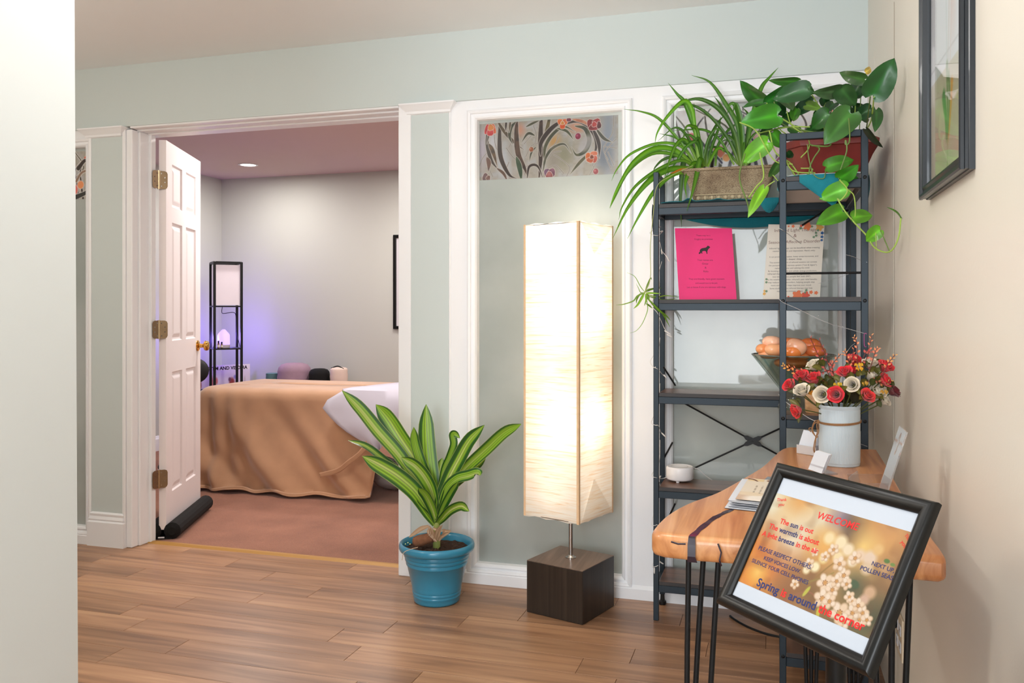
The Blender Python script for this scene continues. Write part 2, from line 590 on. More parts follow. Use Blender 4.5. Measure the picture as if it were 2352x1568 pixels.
    def prism(self, poly, z0, z1, b=0.0, ctr=None):
        n = len(poly)
        if b > 0:
            ctr = ctr or (sum(p[0] for p in poly) / n, sum(p[1] for p in poly) / n)

            def ins(p, d):
                v = Vector((ctr[0] - p[0], ctr[1] - p[1]))
                v = v.normalized() * d
                return (p[0] + v.x, p[1] + v.y)
            sa = [math.radians(q) for q in (0, 18, 36, 54, 72, 90)]
            steps = [(z0 + b * (1 - math.cos(q)), b * (1 - math.sin(q))) for q in sa] + [(z1 - b * (1 - math.cos(q)), b * (1 - math.sin(q))) for q in reversed(sa)]
            rings = [[(*ins(p, d), z) for p in poly] for z, d in steps]
        else:
            rings = [[(p[0], p[1], z) for p in poly] for z in (z0, z1)]
        return self.loops(rings, True, True, True)

    def sweep_rect(self, O, ux, uy, n, w, h, prof, back=True):
        """mitred frame: profile points (inset, depth) swept round a rectangle"""
        rings = []
        for ins, d in prof:
            a, b = w / 2 - ins, h / 2 - ins
            rings.append([O + ux * (sx * a) + uy * (sy * b) + n * d for sx, sy in ((-1, -1), (1, -1), (1, 1), (-1, 1))])
        return self.loops(rings, True)

    def build(self, name, mat, parent=None, origin=None, smooth=False, recalc=True, kind=None, solid=0.0):
        me = bpy.data.meshes.new(name)
        if parent is not None:
            o0 = ORG[parent.name]
        else:
            o0 = Vector(origin) if origin is not None else Vector((0, 0, 0))
        vs = [(p[0] - o0.x, p[1] - o0.y, p[2] - o0.z) for p in self.v]
        me.from_pydata(vs, [], self.f)
        if recalc:
            bm = bmesh.new()
            bm.from_mesh(me)
            bmesh.ops.recalc_face_normals(bm, faces=bm.faces)
            bm.to_mesh(me)
            bm.free()
        if self.c and len(self.c) == len(self.v):
            at = me.color_attributes.new('Col', 'FLOAT_COLOR', 'POINT')
            a = np.ones((len(self.c), 4), np.float32)
            a[:, :3] = lin_np(np.array(self.c, dtype=np.float64)[:, :3])
            at.data.foreach_set('color', a.ravel())
        if smooth:
            me.polygons.foreach_set('use_smooth', [True] * len(me.polygons))
            me.set_sharp_from_angle(angle=math.radians(48))
        me.materials.append(mat)
        me.update()
        o = bpy.data.objects.new(name, me)
        COL.objects.link(o)
        if parent is not None:
            o.parent = parent
        else:
            o.location = o0
        ORG[o.name] = o0
        if kind:
            o['kind'] = kind
        if solid:
            md = o.modifiers.new('thick', 'SOLIDIFY')
            md.thickness = solid
            md.offset = 0
        return o


def thing(name, label, cat, loc, group=None):
    o = bpy.data.objects.new(name, None)
    COL.objects.link(o)
    o.location = loc
    o.empty_display_size = 0.05
    ORG[o.name] = Vector(loc)
    o['label'] = label
    o['category'] = cat
    if group:
        o['group'] = group
    return o


def tag(o, label, cat, group=None):
    o['label'] = label
    o['category'] = cat
    if group:
        o['group'] = group
    return o


def struct(name, mb, mat, parent=None, smooth=False, kind='structure'):
    return mb.build(name, mat, parent, smooth=smooth, kind=kind if parent is None else None)


def bx(x0, x1, y0, y1, z0, z1, b=0.0):
    return MB().bb(x0, x1, y0, y1, z0, z1, b)


def spl(pts, n=6):
    """Catmull-Rom through points"""
    p = [Vector(q) for q in pts]
    if len(p) < 3:
        return [p[0].lerp(p[-1], i / n) for i in range(n + 1)]
    p = [p[0] * 2 - p[1]] + p + [p[-1] * 2 - p[-2]]
    out = []
    for i in range(1, len(p) - 2):
        for k in range(n):
            t = k / n
            a, b, c, d = p[i - 1], p[i], p[i + 1], p[i + 2]
            out.append(0.5 * ((2 * b) + (c - a) * t + (2 * a - 5 * b + 4 * c - d) * t * t + (3 * b - a - 3 * c + d) * t ** 3))
    out.append(p[-2])
    return out


# ------------------------------------------------------------------ lettering
_dg = None


def text_geo(s, shear=0.0, bold=0.0):
    cu = bpy.data.curves.new('t', 'FONT')
    cu.body = s
    cu.size = 1.0
    cu.shear = shear
    cu.offset = bold
    cu.resolution_u = 3
    ob = bpy.data.objects.new('t', cu)
    COL.objects.link(ob)
    dg = bpy.context.evaluated_depsgraph_get()
    me = bpy.data.meshes.new_from_object(ob.evaluated_get(dg))
    vs = [Vector(v.co) for v in me.vertices]
    fs = [tuple(p.vertices) for p in me.polygons]
    bpy.data.objects.remove(ob)
    bpy.data.curves.remove(cu)
    bpy.data.meshes.remove(me)
    return vs, fs


def twidth(s, **k):
    vs, _ = text_geo(s, **k)
    return max((v.x for v in vs), default=0)


def text_line(segs, mbs, O, ux, uy, width=None, size=None, center=False, **k):
    """segs: [(text, key)]; mbs[key] collects the glyphs; O start of baseline; fitted to width or given size"""
    full = ''.join(s for s, _ in segs)
    tw = twidth(full, **k)
    sc = (width / tw) if width else size
    x0 = -tw / 2 if center else 0.0
    pre = ''
    bar = twidth('|', **k)
    for s, key in segs:
        off = (twidth(pre + '|', **k) - bar) if pre else 0.0
        vs, fs = text_geo(s, **k)
        mbs.setdefault(key, MB()).add([O + ux * ((v.x + off + x0) * sc) + uy * (v.y * sc) for v in vs], fs)
        pre += s
    return sc


# ------------------------------------------------------------------ painted prints (flat ink) on a fine grid
class Canvas:
    def __init__(self, nx, ny, bg, aspect):
        self.nx, self.ny = nx, ny
        u, v = np.meshgrid(np.linspace(0, 1, nx), np.linspace(0, 1, ny))
        self.u, self.v, self.a = u * aspect, v, aspect      # v runs downwards
        self.c = np.ones((ny, nx, 3)) * (np.array(bg) / 255.0)

    def mix(self, m, col):
        m = np.clip(m, 0, 1)[..., None]
        self.c = self.c * (1 - m) + (np.array(col) / 255.0) * m

    def ell(self, x, y, rx, ry, col, soft=0.15, rot=0.0, amt=1.0):
        dx, dy = self.u - x * self.a, self.v - y
        c, s = math.cos(rot), math.sin(rot)
        d = np.sqrt(((dx * c + dy * s) / rx) ** 2 + ((-dx * s + dy * c) / ry) ** 2)
        self.mix(amt * np.clip((1 + soft - d) / (2 * soft + 1e-6), 0, 1), col)

    def dist(self, pts):
        P_ = [Vector((p[0] * self.a, p[1], 0)) for p in pts]
        P_ = spl(P_, 6)
        best = np.full(self.u.shape, 9.0)
        tt = np.zeros(self.u.shape)
        m = len(P_) - 1
        for i in range(m):
            ax, ay, bx_, by = P_[i].x, P_[i].y, P_[i + 1].x, P_[i + 1].y
            dx, dy = bx_ - ax, by - ay
            l2 = dx * dx + dy * dy + 1e-12
            t = np.clip(((self.u - ax) * dx + (self.v - ay) * dy) / l2, 0, 1)
            d = np.hypot(self.u - ax - t * dx, self.v - ay - t * dy)
            k = d < best
            best = np.where(k, d, best)
            tt = np.where(k, (i + t) / m, tt)
        return best, tt

    def stroke(self, pts, w, col, w1=None, soft=0.004, outline=None, ow=0.012):
        d, t = self.dist(pts)
        ww = w if w1 is None else w + (w1 - w) * t
        if outline:
            self.mix((ww + ow - d) / (2 * soft) + 0.5, outline)
        self.mix((ww - d) / (2 * soft) + 0.5, col)

    def taper(self, pts, w, col, col2=None, p0=.15, p1=.05, soft=.004, outline=(224, 220, 216), ow=.009):
        d, t = self.dist(pts)
        ww = w * (p0 + (1 - p0) * np.sin(np.pi * np.clip(t, 0, 1) ** .8)) * np.where(t > .5, 1 - (1 - p1) * (np.clip(t - .5, 0, 1) * 2) ** 3, 1)
        if outline:
            self.mix((ww + ow - d) / (2 * soft) + .5, outline)
        m = np.clip((ww - d) / (2 * soft) + .5, 0, 1)
        self.mix(m, col)
        if col2:
            self.mix(m * np.clip(self.streak * 1.6 - .5, 0, 1), col2)

    def poly(self, pts, col, soft=.004, outline=None, ow=.008, col2=None):
        x = [q[0] * self.a for q in pts]
        y = [q[1] for q in pts]
        ins = np.zeros(self.u.shape, bool)
        n = len(pts)
        dm = np.full(self.u.shape, 9.0)
        for i in range(n):
            j = (i + 1) % n
            c = ((y[i] > self.v) != (y[j] > self.v)) & (self.u < (x[j] - x[i]) * (self.v - y[i]) / (y[j] - y[i] + 1e-12) + x[i])
            ins ^= c
            dx, dy = x[j] - x[i], y[j] - y[i]
            t = np.clip(((self.u - x[i]) * dx + (self.v - y[i]) * dy) / (dx * dx + dy * dy + 1e-12), 0, 1)
            dm = np.minimum(dm, np.hypot(self.u - x[i] - t * dx, self.v - y[i] - t * dy))
        sd = np.where(ins, -dm, dm)
        if outline:
            self.mix((ow - sd) / (2 * soft) + .5, outline)
        m = np.clip(-sd / (2 * soft) + .5, 0, 1)
        self.mix(m, col)
        if col2:
            self.mix(m * np.clip(self.streak * 1.6 - .5, 0, 1), col2)

    def rect(self, x0, y0, x1, y1, col):
        self.mix(((self.u >= x0 * self.a) & (self.u <= x1 * self.a) & (self.v >= y0) & (self.v <= y1)).astype(float), col)

    def noise(self, amp, cell):
        g = rng.rand(cell + 2, int(cell * self.a) + 2)
        yi = self.v * cell
        xi = self.u / self.a * int(cell * self.a)
        y0, x0 = yi.astype(int), xi.astype(int)
        fy, fx = yi - y0, xi - x0
        fy, fx = fy * fy * (3 - 2 * fy), fx * fx * (3 - 2 * fx)
        y1, x1 = np.minimum(y0 + 1, g.shape[0] - 1), np.minimum(x0 + 1, g.shape[1] - 1)
        n = (g[y0, x0] * (1 - fx) + g[y0, x1] * fx) * (1 - fy) + (g[y1, x0] * (1 - fx) + g[y1, x1] * fx) * fy
        return n

    def mesh(self, O, ux, uy, w, h):
        """O top-left corner; ux to the right, uy up"""
        nx, ny = self.nx, self.ny
        mb = MB()
        O, ux, uy = Vector(O), Vector(ux), Vector(uy)
        vs = [O + ux * (w * i / (nx - 1)) - uy * (h * j / (ny - 1)) for j in range(ny) for i in range(nx)]
        fs = [(j * nx + i, (j + 1) * nx + i, (j + 1) * nx + i + 1, j * nx + i + 1) for j in range(ny - 1) for i in range(nx - 1)]
        mb.add(vs, fs, self.c.reshape(-1, 3))
        return mb


# ------------------------------------------------------------------ leaves
def blade(spine, width, colf, fold=0.25, nc=7, tilt=0.0, prof=None, roll=0.0, n=5):
    """strap leaf: spine points base to tip; width (m) at the widest; colf(u,v) gives sRGB"""
    sp = spl(spine, n)
    m = len(sp)
    mb = MB()
    vs, cs, fs = [], [], []
    for i, p in enumerate(sp):
        t = i / (m - 1)
        tan = (sp[min(i + 1, m - 1)] - sp[max(i - 1, 0)]).normalized()
        view = (CAM - p).normalized()
        side = tan.cross(view)
        side = side.normalized() if side.length > 1e-4 else Vector((1, 0, 0))
        side = Matrix.Rotation(tilt + roll * t, 3, tan) @ side
        nr = side.cross(tan).normalized()
        w = width / 2 * (prof(t) if prof else (min(1, 0.45 + 2.2 * t) * (1 - t ** 2.6) ** 0.75 if t < 1 else 0))
        w = max(w, 0.0004)
        for k in range(nc):
            u = k / (nc - 1) * 2 - 1
            vs.append(p + side * (u * w) + nr * (-abs(u) * w * fold * -1))
            cs.append(colf(u, t))
    for i in range(m - 1):
        for k in range(nc - 1):
            a = i * nc + k
            fs.append((a, a + 1, a + nc + 1, a + nc))
    return mb.add(vs, fs, cs)


def heart(A, T, width, col, tilt=0.0, arch=0.12, cup=0.12, vein=(1.0, 1.0, 1.0)):
    """heart-shaped leaf from stalk point A to tip T"""
    A, T = Vector(A), Vector(T)
    L = (T - A).length
    tan = (T - A).normalized()
    view = (CAM - (A + T) * 0.5).normalized()
    side = tan.cross(view).normalized()
    side = Matrix.Rotation(tilt, 3, tan) @ side
    nr = side.cross(tan).normalized()
    # half widths along the midrib, lobes reach behind the stalk
    ts = [-0.10, -0.06, 0.02, 0.12, 0.24, 0.38, 0.52, 0.66, 0.80, 0.91, 1.0]
    hw = [0.34, 0.66, 0.90, 1.0, 1.02, 0.99, 0.91, 0.77, 0.54, 0.28, 0.01]
    nc = 9
    vs, cs, fs = [], [], []
    for i, (t, h) in enumerate(zip(ts, hw)):
        for k in range(nc):
            u = k / (nc - 1) * 2 - 1
            tt = t
            if i < 3:
                tt = t * abs(u) + 0.03 * (1 - abs(u))
            z = arch * L * (math.sin(math.pi * max(0, min(1, tt))) * 0.7 - 0.55 * max(0, tt) ** 2)
            z += cup * width * 0.5 * (abs(u) ** 1.5) * h - 0.05 * width * (1 - abs(u)) * h
            z += 0.02 * width * math.sin(9 * tt + 3 * u)
            vs.append(A + tan * (tt * L) + side * (u * h * width / 2) + nr * z)
            f = 1.0 - 0.10 * abs(u) + 0.08 * math.sin(7 * tt + abs(u) * 4)
            if abs(u) < 0.05:
                f *= 1.18
            cs.append(tuple(min(1, max(0, c / 255 * f * vein[q])) for q, c in enumerate(col)))
    for i in range(len(ts) - 1):
        for k in range(nc - 1):
            a = i * nc + k
            fs.append((a, a + 1, a + nc + 1, a + nc))
    return MB().add(vs, fs, cs)

# =================================================================== SETTING
XR = 0.33           # right wall
YW = 3.425          # plane of the window wall
H = 2.35
Z_B = 2.052         # underside of the sage band

floor = struct('floor', bx(-4.4, XR + .1, -2.7, 3.56, -0.06, -0.006), M['joint'])
# vinyl planks, one object each
PW, PL = 0.128, 0.889
offs = {2.281: -2.136, 2.409: -1.97, 2.537: -1.365, 2.665: -0.61, 2.793: -0.457, 2.921: -2.0, 3.049: -1.808, 3.305: -2.38}
row = 2.665 - PW * 19
while row < 3.545:
    y0, y1 = row, min(row + PW, 3.552)
    key = min(offs, key=lambda k: abs(k - row))
    off = offs[key] if abs(key - row) < 0.01 else random.uniform(-0.9, 0)
    x = off - PL * math.ceil((off + 4.2) / PL)
    while x < XR:
        a, b = max(x, -4.25), min(x + PL, XR)
        if b - a > 0.02:
            cx, cy = (a + b) / 2, (y0 + y1) / 2
            mb = MB().bb(a + .0006, b - .0006, y0 + .0004, y1 - .0004, -0.006, 0, 0.0009)
            o = mb.build('plank', M['floor'])
            o.parent = floor
            # give every plank its own origin so that the grain runs per plank
            for v in o.data.vertices:
                v.co.x -= cx
                v.co.y -= cy
            o.location = (cx, cy, 0)
        x += PL
    row += PW
struct('floor_2', bx(-5.0, 0.6, 3.545, 6.85, -0.06, 0.004), M['carpet'])
t1 = struct('trim_1', MB().loops([[(-2.985, 3.52, 0), (-2.985, 3.535, .008), (-2.985, 3.552, .008), (-2.985, 3.566, 0.003)],
                                  [(-1.56, 3.52, 0), (-1.56, 3.535, .008), (-1.56, 3.552, .008), (-1.56, 3.566, 0.003)]], False), M['threshold'])

struct('ceiling', bx(-4.4, XR + .1, -2.7, 3.6, H, H + .1), M['ceil'])
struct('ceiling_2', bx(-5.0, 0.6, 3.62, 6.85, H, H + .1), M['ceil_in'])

# right wall with its flat cover board near the corner
struct('wall_right', bx(XR, XR + .12, -2.7, 3.62, 0, H), M['cream'])
wr = struct('trim_2', bx(XR - .0016, XR - .0004, 2.69, 3.186, 0.0, Z_B), M['cream'])
MB().bb(XR - .0008, XR - .0003, 2.6835, 2.6900, 0, Z_B).build('joint', M['plate_joint'], wr)
MB().bb(XR - .0008, XR - .0003, 3.186, 3.190, 0, Z_B).build('joint', M['plate_joint'], wr)
MB().bb(XR - .0018, XR - .0004, 3.190, 3.40, 0, Z_B).build('board', M['cream'], wr)

# hallway wall close on the left; its free end is a touch out of plumb
ra = -0.978
yt, yb = -1.2 / -0.978, -1.2 / -0.966
p = []
for z, ye in ((0, yb), (H, yt)):
    p.append([(-1.36, -2.7, z), (-1.2, -2.7, z), (-1.2, ye, z), (-1.36, ye, z)])
struct('wall_left', MB().loops(p, True, True, True), M['hall'])
struct('wall_far_left', bx(-4.4, -4.28, -2.7, 3.62, 0, H), M['hall'])
# wall behind the camera with its window opening
wf = MB()
wf.bb(-4.3, -1.2, -2.7, -2.55, 0, H).bb(0.3, XR + .05, -2.7, -2.55, 0, H).bb(-1.2, 0.3, -2.7, -2.55, 0, 0.32).bb(-1.2, 0.3, -2.7, -2.55, 2.2, H)
struct('wall_front', wf, M['hall'])

# ---- window wall (window_1 far left, door, window_2, window_3)
band = struct('wall_back', bx(-4.35, XR + .02, YW - .012, 3.62, Z_B, H + .005), M['sage'])
X_J0, X_J1 = -2.9865, -1.5721            # door reveal
# sage pilasters with white edges, capital and plinth


def crown(x0, x1, name_parent, endl, endr):
    """crown moulding capital, profile returned round both ends"""
    prof = [(0.0, 2.006), (0.010, 2.010), (0.012, 2.020), (0.018, 2.026), (0.030, 2.040), (0.036, 2.046), (0.036, 2.0515)]
    rings = []
    for d, z in prof:
        rings.append([(x0 - d * endl, YW + .03, z), (x0 - d * endl, YW - .004 - d, z), (x1 + d * endr, YW - .004 - d, z), (x1 + d * endr, YW + .03, z)])
    return MB().loops(rings, False).build('capital', M['white'], name_parent)


def plinth(x0, x1, parent):
    prof = [(.020, 0), (.020, .118), (.012, .124), (.016, .132), (.010, .146), (.012, .158), (.004, .165), (0, .166)]
    rings = [[(x0 - d, YW + .03, z), (x0 - d, YW - .002 - d, z), (x1 + d, YW - .002 - d, z), (x1 + d, YW + .03, z)] for d, z in prof]
    return MB().loops(rings, False).build('plinth', M['white'], parent)


pil = struct('pillar_1', bx(-3.2295, -3.0432, YW - .004, 3.60, 0, Z_B), M['sage'])
MB().bb(-3.0440, -3.026, YW - .008, 3.58, 0, Z_B, .003).build('edge_bead', M['white'], pil)
crown(-3.25, -3.055, pil, 1, 1)
plinth(-3.222, -3.045, pil)
pil2 = struct('pillar_2', bx(-1.5141, -1.3374, YW - .004, 3.60, 0, Z_B), M['sage'])
MB().bb(-1.5721, -1.5135, YW - .010, 3.60, 0, Z_B, .003).build('casing', M['white'], pil2)
MB().bb(-1.3380, -1.330, YW - .007, 3.58, 0, Z_B, .003).build('edge_bead', M['white'], pil2)
crown(-1.522, -1.338, pil2, 1, 1)

# door frame: stepped reveal
dr = struct('door_1', MB().bb(-3.03, -2.9670, 3.530, 3.565, 0, Z_B, .003), M['white'])
b = MB()
b.bb(-3.026, -2.992, YW + .000, 3.47, 0, 2.04, .004).bb(-3.026, -2.982, 3.468, 3.535, 0, 2.036, .004)
b.build('stop_moulding', M['white'], dr)
b = MB()
b.bb(-1.58, -1.5405, 3.50, 3.60, 0, Z_B, .003)
b.build('jamb', M['white'], dr)
b = MB()
b.bb(-3.026, -1.54, 3.525, 3.60, 2.030, 2.08, .003)
b.build('head_jamb', M['white'], dr)
b = MB()
b.bb(-3.00, -1.572, YW - .006, 3.47, 2.043, 2.075, .003).bb(-3.0, -1.572, 3.465, 3.527, 2.036, 2.075, .003)
b.build('head_moulding', M['white'], dr)


def sheet_glass_film(wn, x0, x1, z0, z1, seed, fx0, fx1, ny=120, right_motif=False):
    a = (fx1 - fx0) / (z1 - z0)
    ny = 170 if seed == 2 else 110
    c = Canvas(int(ny * a), ny, (184, 178, 168) if seed < 3 else (236, 230, 234), a)  # third window's film coloured paler to carry its white glare
    c.streak = c.noise(1, 7)
    n1, n2, n3 = c.noise(1, 5), c.noise(1, 11), c.noise(1, 24)
    c.mix(n1 * .6, (160, 156, 142) if seed < 3 else (222, 218, 222))
    c.mix((n2 - .45) * 1.3, (186, 190, 200) if seed < 3 else (226, 230, 242))
    c.mix((n3 - .6) * .8, (140, 138, 126) if seed < 3 else (214, 206, 206))
    BR, WT, GR = (52, 38, 32), (226, 222, 218), (60, 66, 50)
    LD = (206, 200, 194)
    if seed == 2:
        for e in [(.02, .45, .10, .30, (186, 178, 190)), (.30, .15, .08, .10, (206, 152, 128)), (.55, .40, .10, .12, (196, 152, 92)), (.72, .16, .14, .08, (208, 142, 110)),
                  (.93, .35, .10, .5, (142, 152, 166)), (.18, .75, .10, .3, (196, 202, 212)), (.62, .62, .14, .2, (148, 146, 124)), (.90, .70, .12, .2, (120, 128, 142)),
                  (.55, .72, .08, .2, (156, 150, 140)), (.10, .35, .08, .2, (204, 206, 214))]:
            c.ell(*e, .7)
        c.streak = c.noise(1, 16)
        for pts in [[(.55, .62), (.60, .70), (.66, .85), (.64, 1.0)], [(.97, .0), (.96, .3), (.90, .55), (.93, .75)], [(.90, .52), (.99, .56)], [(.20, .45), (.25, .62), (.30, .72)], [(.33, .40), (.40, .22)],
                    [(.05, .7), (.10, .95)], [(.62, .95), (.56, .8), (.50, .85)], [(.93, .62), (.97, .85)], [(.86, .75), (.80, 1.0)], [(.06, .5), (.02, .62), (.0, .75)], [(.11, .2), (.12, .4), (.15, .55)],
                    [(.345, .62), (.38, .45), (.43, .40)], [(.50, .70), (.54, .58), (.60, .56)], [(.22, .70), (.20, .86), (.23, 1.0)], [(.67, .95), (.74, .78), (.80, .66)], [(.58, .30), (.56, .42), (.52, .5)],
                    [(.99, .40), (.94, .52), (.91, .66), (.95, .9)], [(.82, .80), (.84, .95)], [(.34, .95), (.33, .84), (.36, .78)], [(.20, .12), (.24, .30), (.22, .45)], [(.40, .08), (.42, .25), (.41, .42)]]:
            c.stroke(pts, .0035, (96, 88, 82), None, .003, LD, .006)
        for pts, w, col, col2 in [
            ([(.155, -.10), (.15, .30), (.16, .62), (.22, .92), (.28, 1.0)], .040, BR, None), ([(.055, .15), (.06, .40), (.09, .66), (.145, .84)], .034, (58, 46, 36), None),
            ([(.07, .36), (.10, .50), (.135, .78)], .036, (104, 78, 48), (60, 48, 40)), ([(.13, -.06), (.18, .14), (.26, .36), (.33, .50)], .028, (88, 74, 52), (60, 50, 38)),
            ([(.28, -.15), (.275, .25), (.29, .58), (.335, .82), (.36, 1.0)], .046, (92, 68, 52), (54, 40, 34)), ([(.27, .0), (.235, .10), (.225, .26), (.25, .40)], .030, (56, 62, 48), (78, 82, 60)),
            ([(.20, -.05), (.195, .16)], .018, BR, None), ([(.232, -.05), (.222, .18)], .016, (88, 74, 52), None), ([(.46, -.2), (.452, .3), (.452, .7), (.435, 1.15)], .044, BR, (70, 52, 42)),
            ([(.525, -.12), (.495, .20), (.458, .46)], .032, (104, 94, 60), (70, 66, 44)), ([(.452, .62), (.455, .40), (.52, .18), (.60, .05), (.70, -.02)], .040, BR, None),
            ([(.48, .74), (.485, .48), (.54, .26), (.62, .14), (.70, .24)], .030, (60, 66, 48), (92, 92, 66)), ([(.47, .90), (.49, .66), (.54, .50), (.62, .44), (.67, .60)], .024, (98, 98, 82), (70, 74, 58)),
            ([(.62, .10), (.72, .06), (.80, .18), (.845, .38), (.84, .60), (.78, .74)], .034, BR, (76, 56, 44)), ([(.70, .14), (.77, .20), (.80, .40), (.77, .58), (.71, .64), (.675, .50)], .040, (58, 64, 46), (96, 96, 64)),
            ([(.68, .02), (.76, .08), (.82, .20)], .026, (206, 140, 106), (178, 110, 84)), ([(.82, .18), (.865, .45), (.87, .72)], .032, BR, None), ([(.355, 1.0), (.37, .80), (.43, .80), (.475, 1.05)], .022, BR, None),
            ([(.80, .62), (.73, .78), (.66, .98)], .026, (84, 84, 58), (110, 100, 70)), ([(.13, .80), (.18, .90), (.21, 1.05)], .024, (98, 72, 56), None), ([(.275, .62), (.30, .82), (.315, 1.1)], .044, (50, 74, 52), (84, 104, 76)),
            ([(.10, .08), (.07, .20), (.055, .36)], .018, (66, 52, 40), None), ([(.41, .26), (.36, .22), (.31, .38)], .022, (60, 62, 44), None), ([(.42, .46), (.385, .56), (.37, .72)], .016, (62, 66, 48), None),
            ([(.57, .16), (.64, .22), (.69, .38)], .022, (72, 78, 52), None), ([(.055, .60), (.07, .70), (.065, .86)], .040, (110, 76, 62), (74, 52, 46)), ([(.845, .20), (.90, .38), (.96, .46)], .026, (72, 72, 56), None),
            ([(.345, .10), (.40, .04), (.45, .0)], .020, (78, 80, 60), None)]:
            c.taper(pts, w, col, col2, outline=LD)
        OL = (232, 220, 212)

        def fl(x, y, s, petals):
            for dx, dy, rx, ry, rot, col in petals:
                m = 12
                pg = []
                for q in range(m):
                    an = 2 * math.pi * q / m
                    k = 1 + .12 * math.sin(3 * an + dx * 9)
                    px_, py_ = rx * k * math.cos(an), ry * k * math.sin(an)
                    pg.append((x + (dx + px_ * math.cos(rot) - py_ * math.sin(rot)) * s / c.a, y + (dy + px_ * math.sin(rot) + py_ * math.cos(rot)) * s))
                c.poly(pg, col, .003, OL, .007, tuple(max(0, v - 34) for v in col))
        R1, O1, D1 = (214, 52, 60), (226, 120, 52), (140, 30, 34)
        fl(.08, .11, .11, [(-.5, -.1, .45, .8, .3, R1), (.5, -.1, .45, .8, -.3, (226, 96, 48)), (0, .35, .55, .7, 0, (222, 60, 66)), (.1, -.35, .5, .5, 0, (224, 140, 70))])
        fl(.61, .08, .10, [(-.4, -.3, .5, .5, 0, (240, 130, 70)), (.45, -.2, .5, .6, .4, (226, 116, 70)), (0, .35, .45, .7, 0, (236, 100, 40)), (0, -.05, .3, .3, 0, (244, 170, 90))])
        fl(.83, .14, .125, [(-.4, -.2, .55, .6, .2, D1), (.4, -.25, .55, .6, -.2, (168, 44, 48)), (0, .35, .7, .45, 0, (150, 36, 42)), (.1, -.05, .35, .35, 0, (190, 60, 58)), (.75, .1, .3, .5, 0, (104, 26, 34))])
        fl(.815, .69, .12, [(-.4, -.1, .5, .55, .3, (224, 116, 50)), (.35, -.35, .5, .5, 0, (228, 128, 92)), (.4, .3, .45, .5, 0, (210, 96, 70)), (-.2, .4, .5, .4, 0, (218, 110, 60)), (.05, 0, .28, .28, 0, (150, 74, 40))])
        fl(.515, .93, .12, [(-.3, -.1, .5, .6, .3, (126, 96, 122)), (.4, -.1, .5, .6, -.3, (150, 104, 124)), (0, .3, .5, .5, 0, (176, 110, 110))])
        fl(.045, .95, .10, [(0, 0, .6, .7, 0, (112, 80, 82)), (.5, .2, .4, .5, 0, (130, 92, 84))])
        fl(.655, .02, .05, [(0, 0, .8, .8, 0, (120, 50, 70))])
        for x, y, r, col in [(.72, .32, .048, (136, 24, 62)), (.385, .50, .038, (152, 84, 50)), (.845, .94, .044, (160, 70, 74))]:
            c.ell(x, y, r * 1.2, r * 1.3, LD, .1)
            c.ell(x, y, r, r * 1.1, col, .12)
            c.ell(x - .006, y - .012, r * .4, r * .4, tuple(min(255, v + 50) for v in col), .4)
        c.ell(.775, .45, .10, .16, (186, 182, 186), .3, .6, .7)
        c.c = c.c * .86
    else:
        for i in range(16):
            x = .04 + .06 * i + rng.rand() * .02
            c.stroke([(x, 1.0), (x + .03 * rng.randn(), .7), (x + .06 * rng.randn(), .35), (x + .1 * rng.randn(), .0)], .028, [BR, (80, 76, 58), (66, 60, 74)][i % 3], .008, .006, (232, 230, 228), .012)
        for x, y, r, col in [(.10, .45, .07, (206, 96, 100)), (.42, .30, .10, (240, 240, 242)), (.28, .72, .10, (232, 130, 104)), (.52, .55, .10, (236, 190, 186)),
                             (.33, .82, .06, (232, 160, 90)), (.85, .80, .12, (232, 120, 110)), (.92, .70, .08, (238, 150, 96)), (.66, .70, .09, (228, 196, 200)), (.75, .2, .08, (226, 110, 90)),
                             (.97, .16, .05, (222, 92, 66))]:
            c.ell(x, y, r * 1.12, r * 1.12, (238, 230, 226), .1)
            c.ell(x, y, r, r, col, .12)
        c.stroke([(.30, .9), (.22, .6), (.34, .42), (.48, .5), (.52, .75)], .016, (52, 46, 84), .012, .006, (236, 236, 240), .012)
        c.stroke([(.62, 1.0), (.70, .75), (.76, .5)], .02, (150, 60, 104), .01, .006, (236, 236, 240), .012)
        c.stroke([(.9, .35), (.96, .2), (1.0, .28)], .05, BR, .02, .006, (232, 230, 228), .012)
        c.stroke([(.88, .95), (.96, .88), (1.0, .80)], .05, (40, 38, 34), .03, .006, (232, 230, 228), .012)
        c.stroke([(.88, .62), (.93, .45), (1.0, .40)], .03, (150, 120, 100), .02, .006, (232, 230, 228), .012)
    return c.mesh((fx0, 3.4528, z1), (1, 0, 0), (0, 0, 1), fx1 - fx0, z1 - z0).build('stained_glass_film', M['film'], wn, recalc=False)


ZG0, ZG1 = 0.084, 1.969
EX, EZ, EY = Vector((1, 0, 0)), Vector((0, 0, 1)), Vector((0, -1, 0))


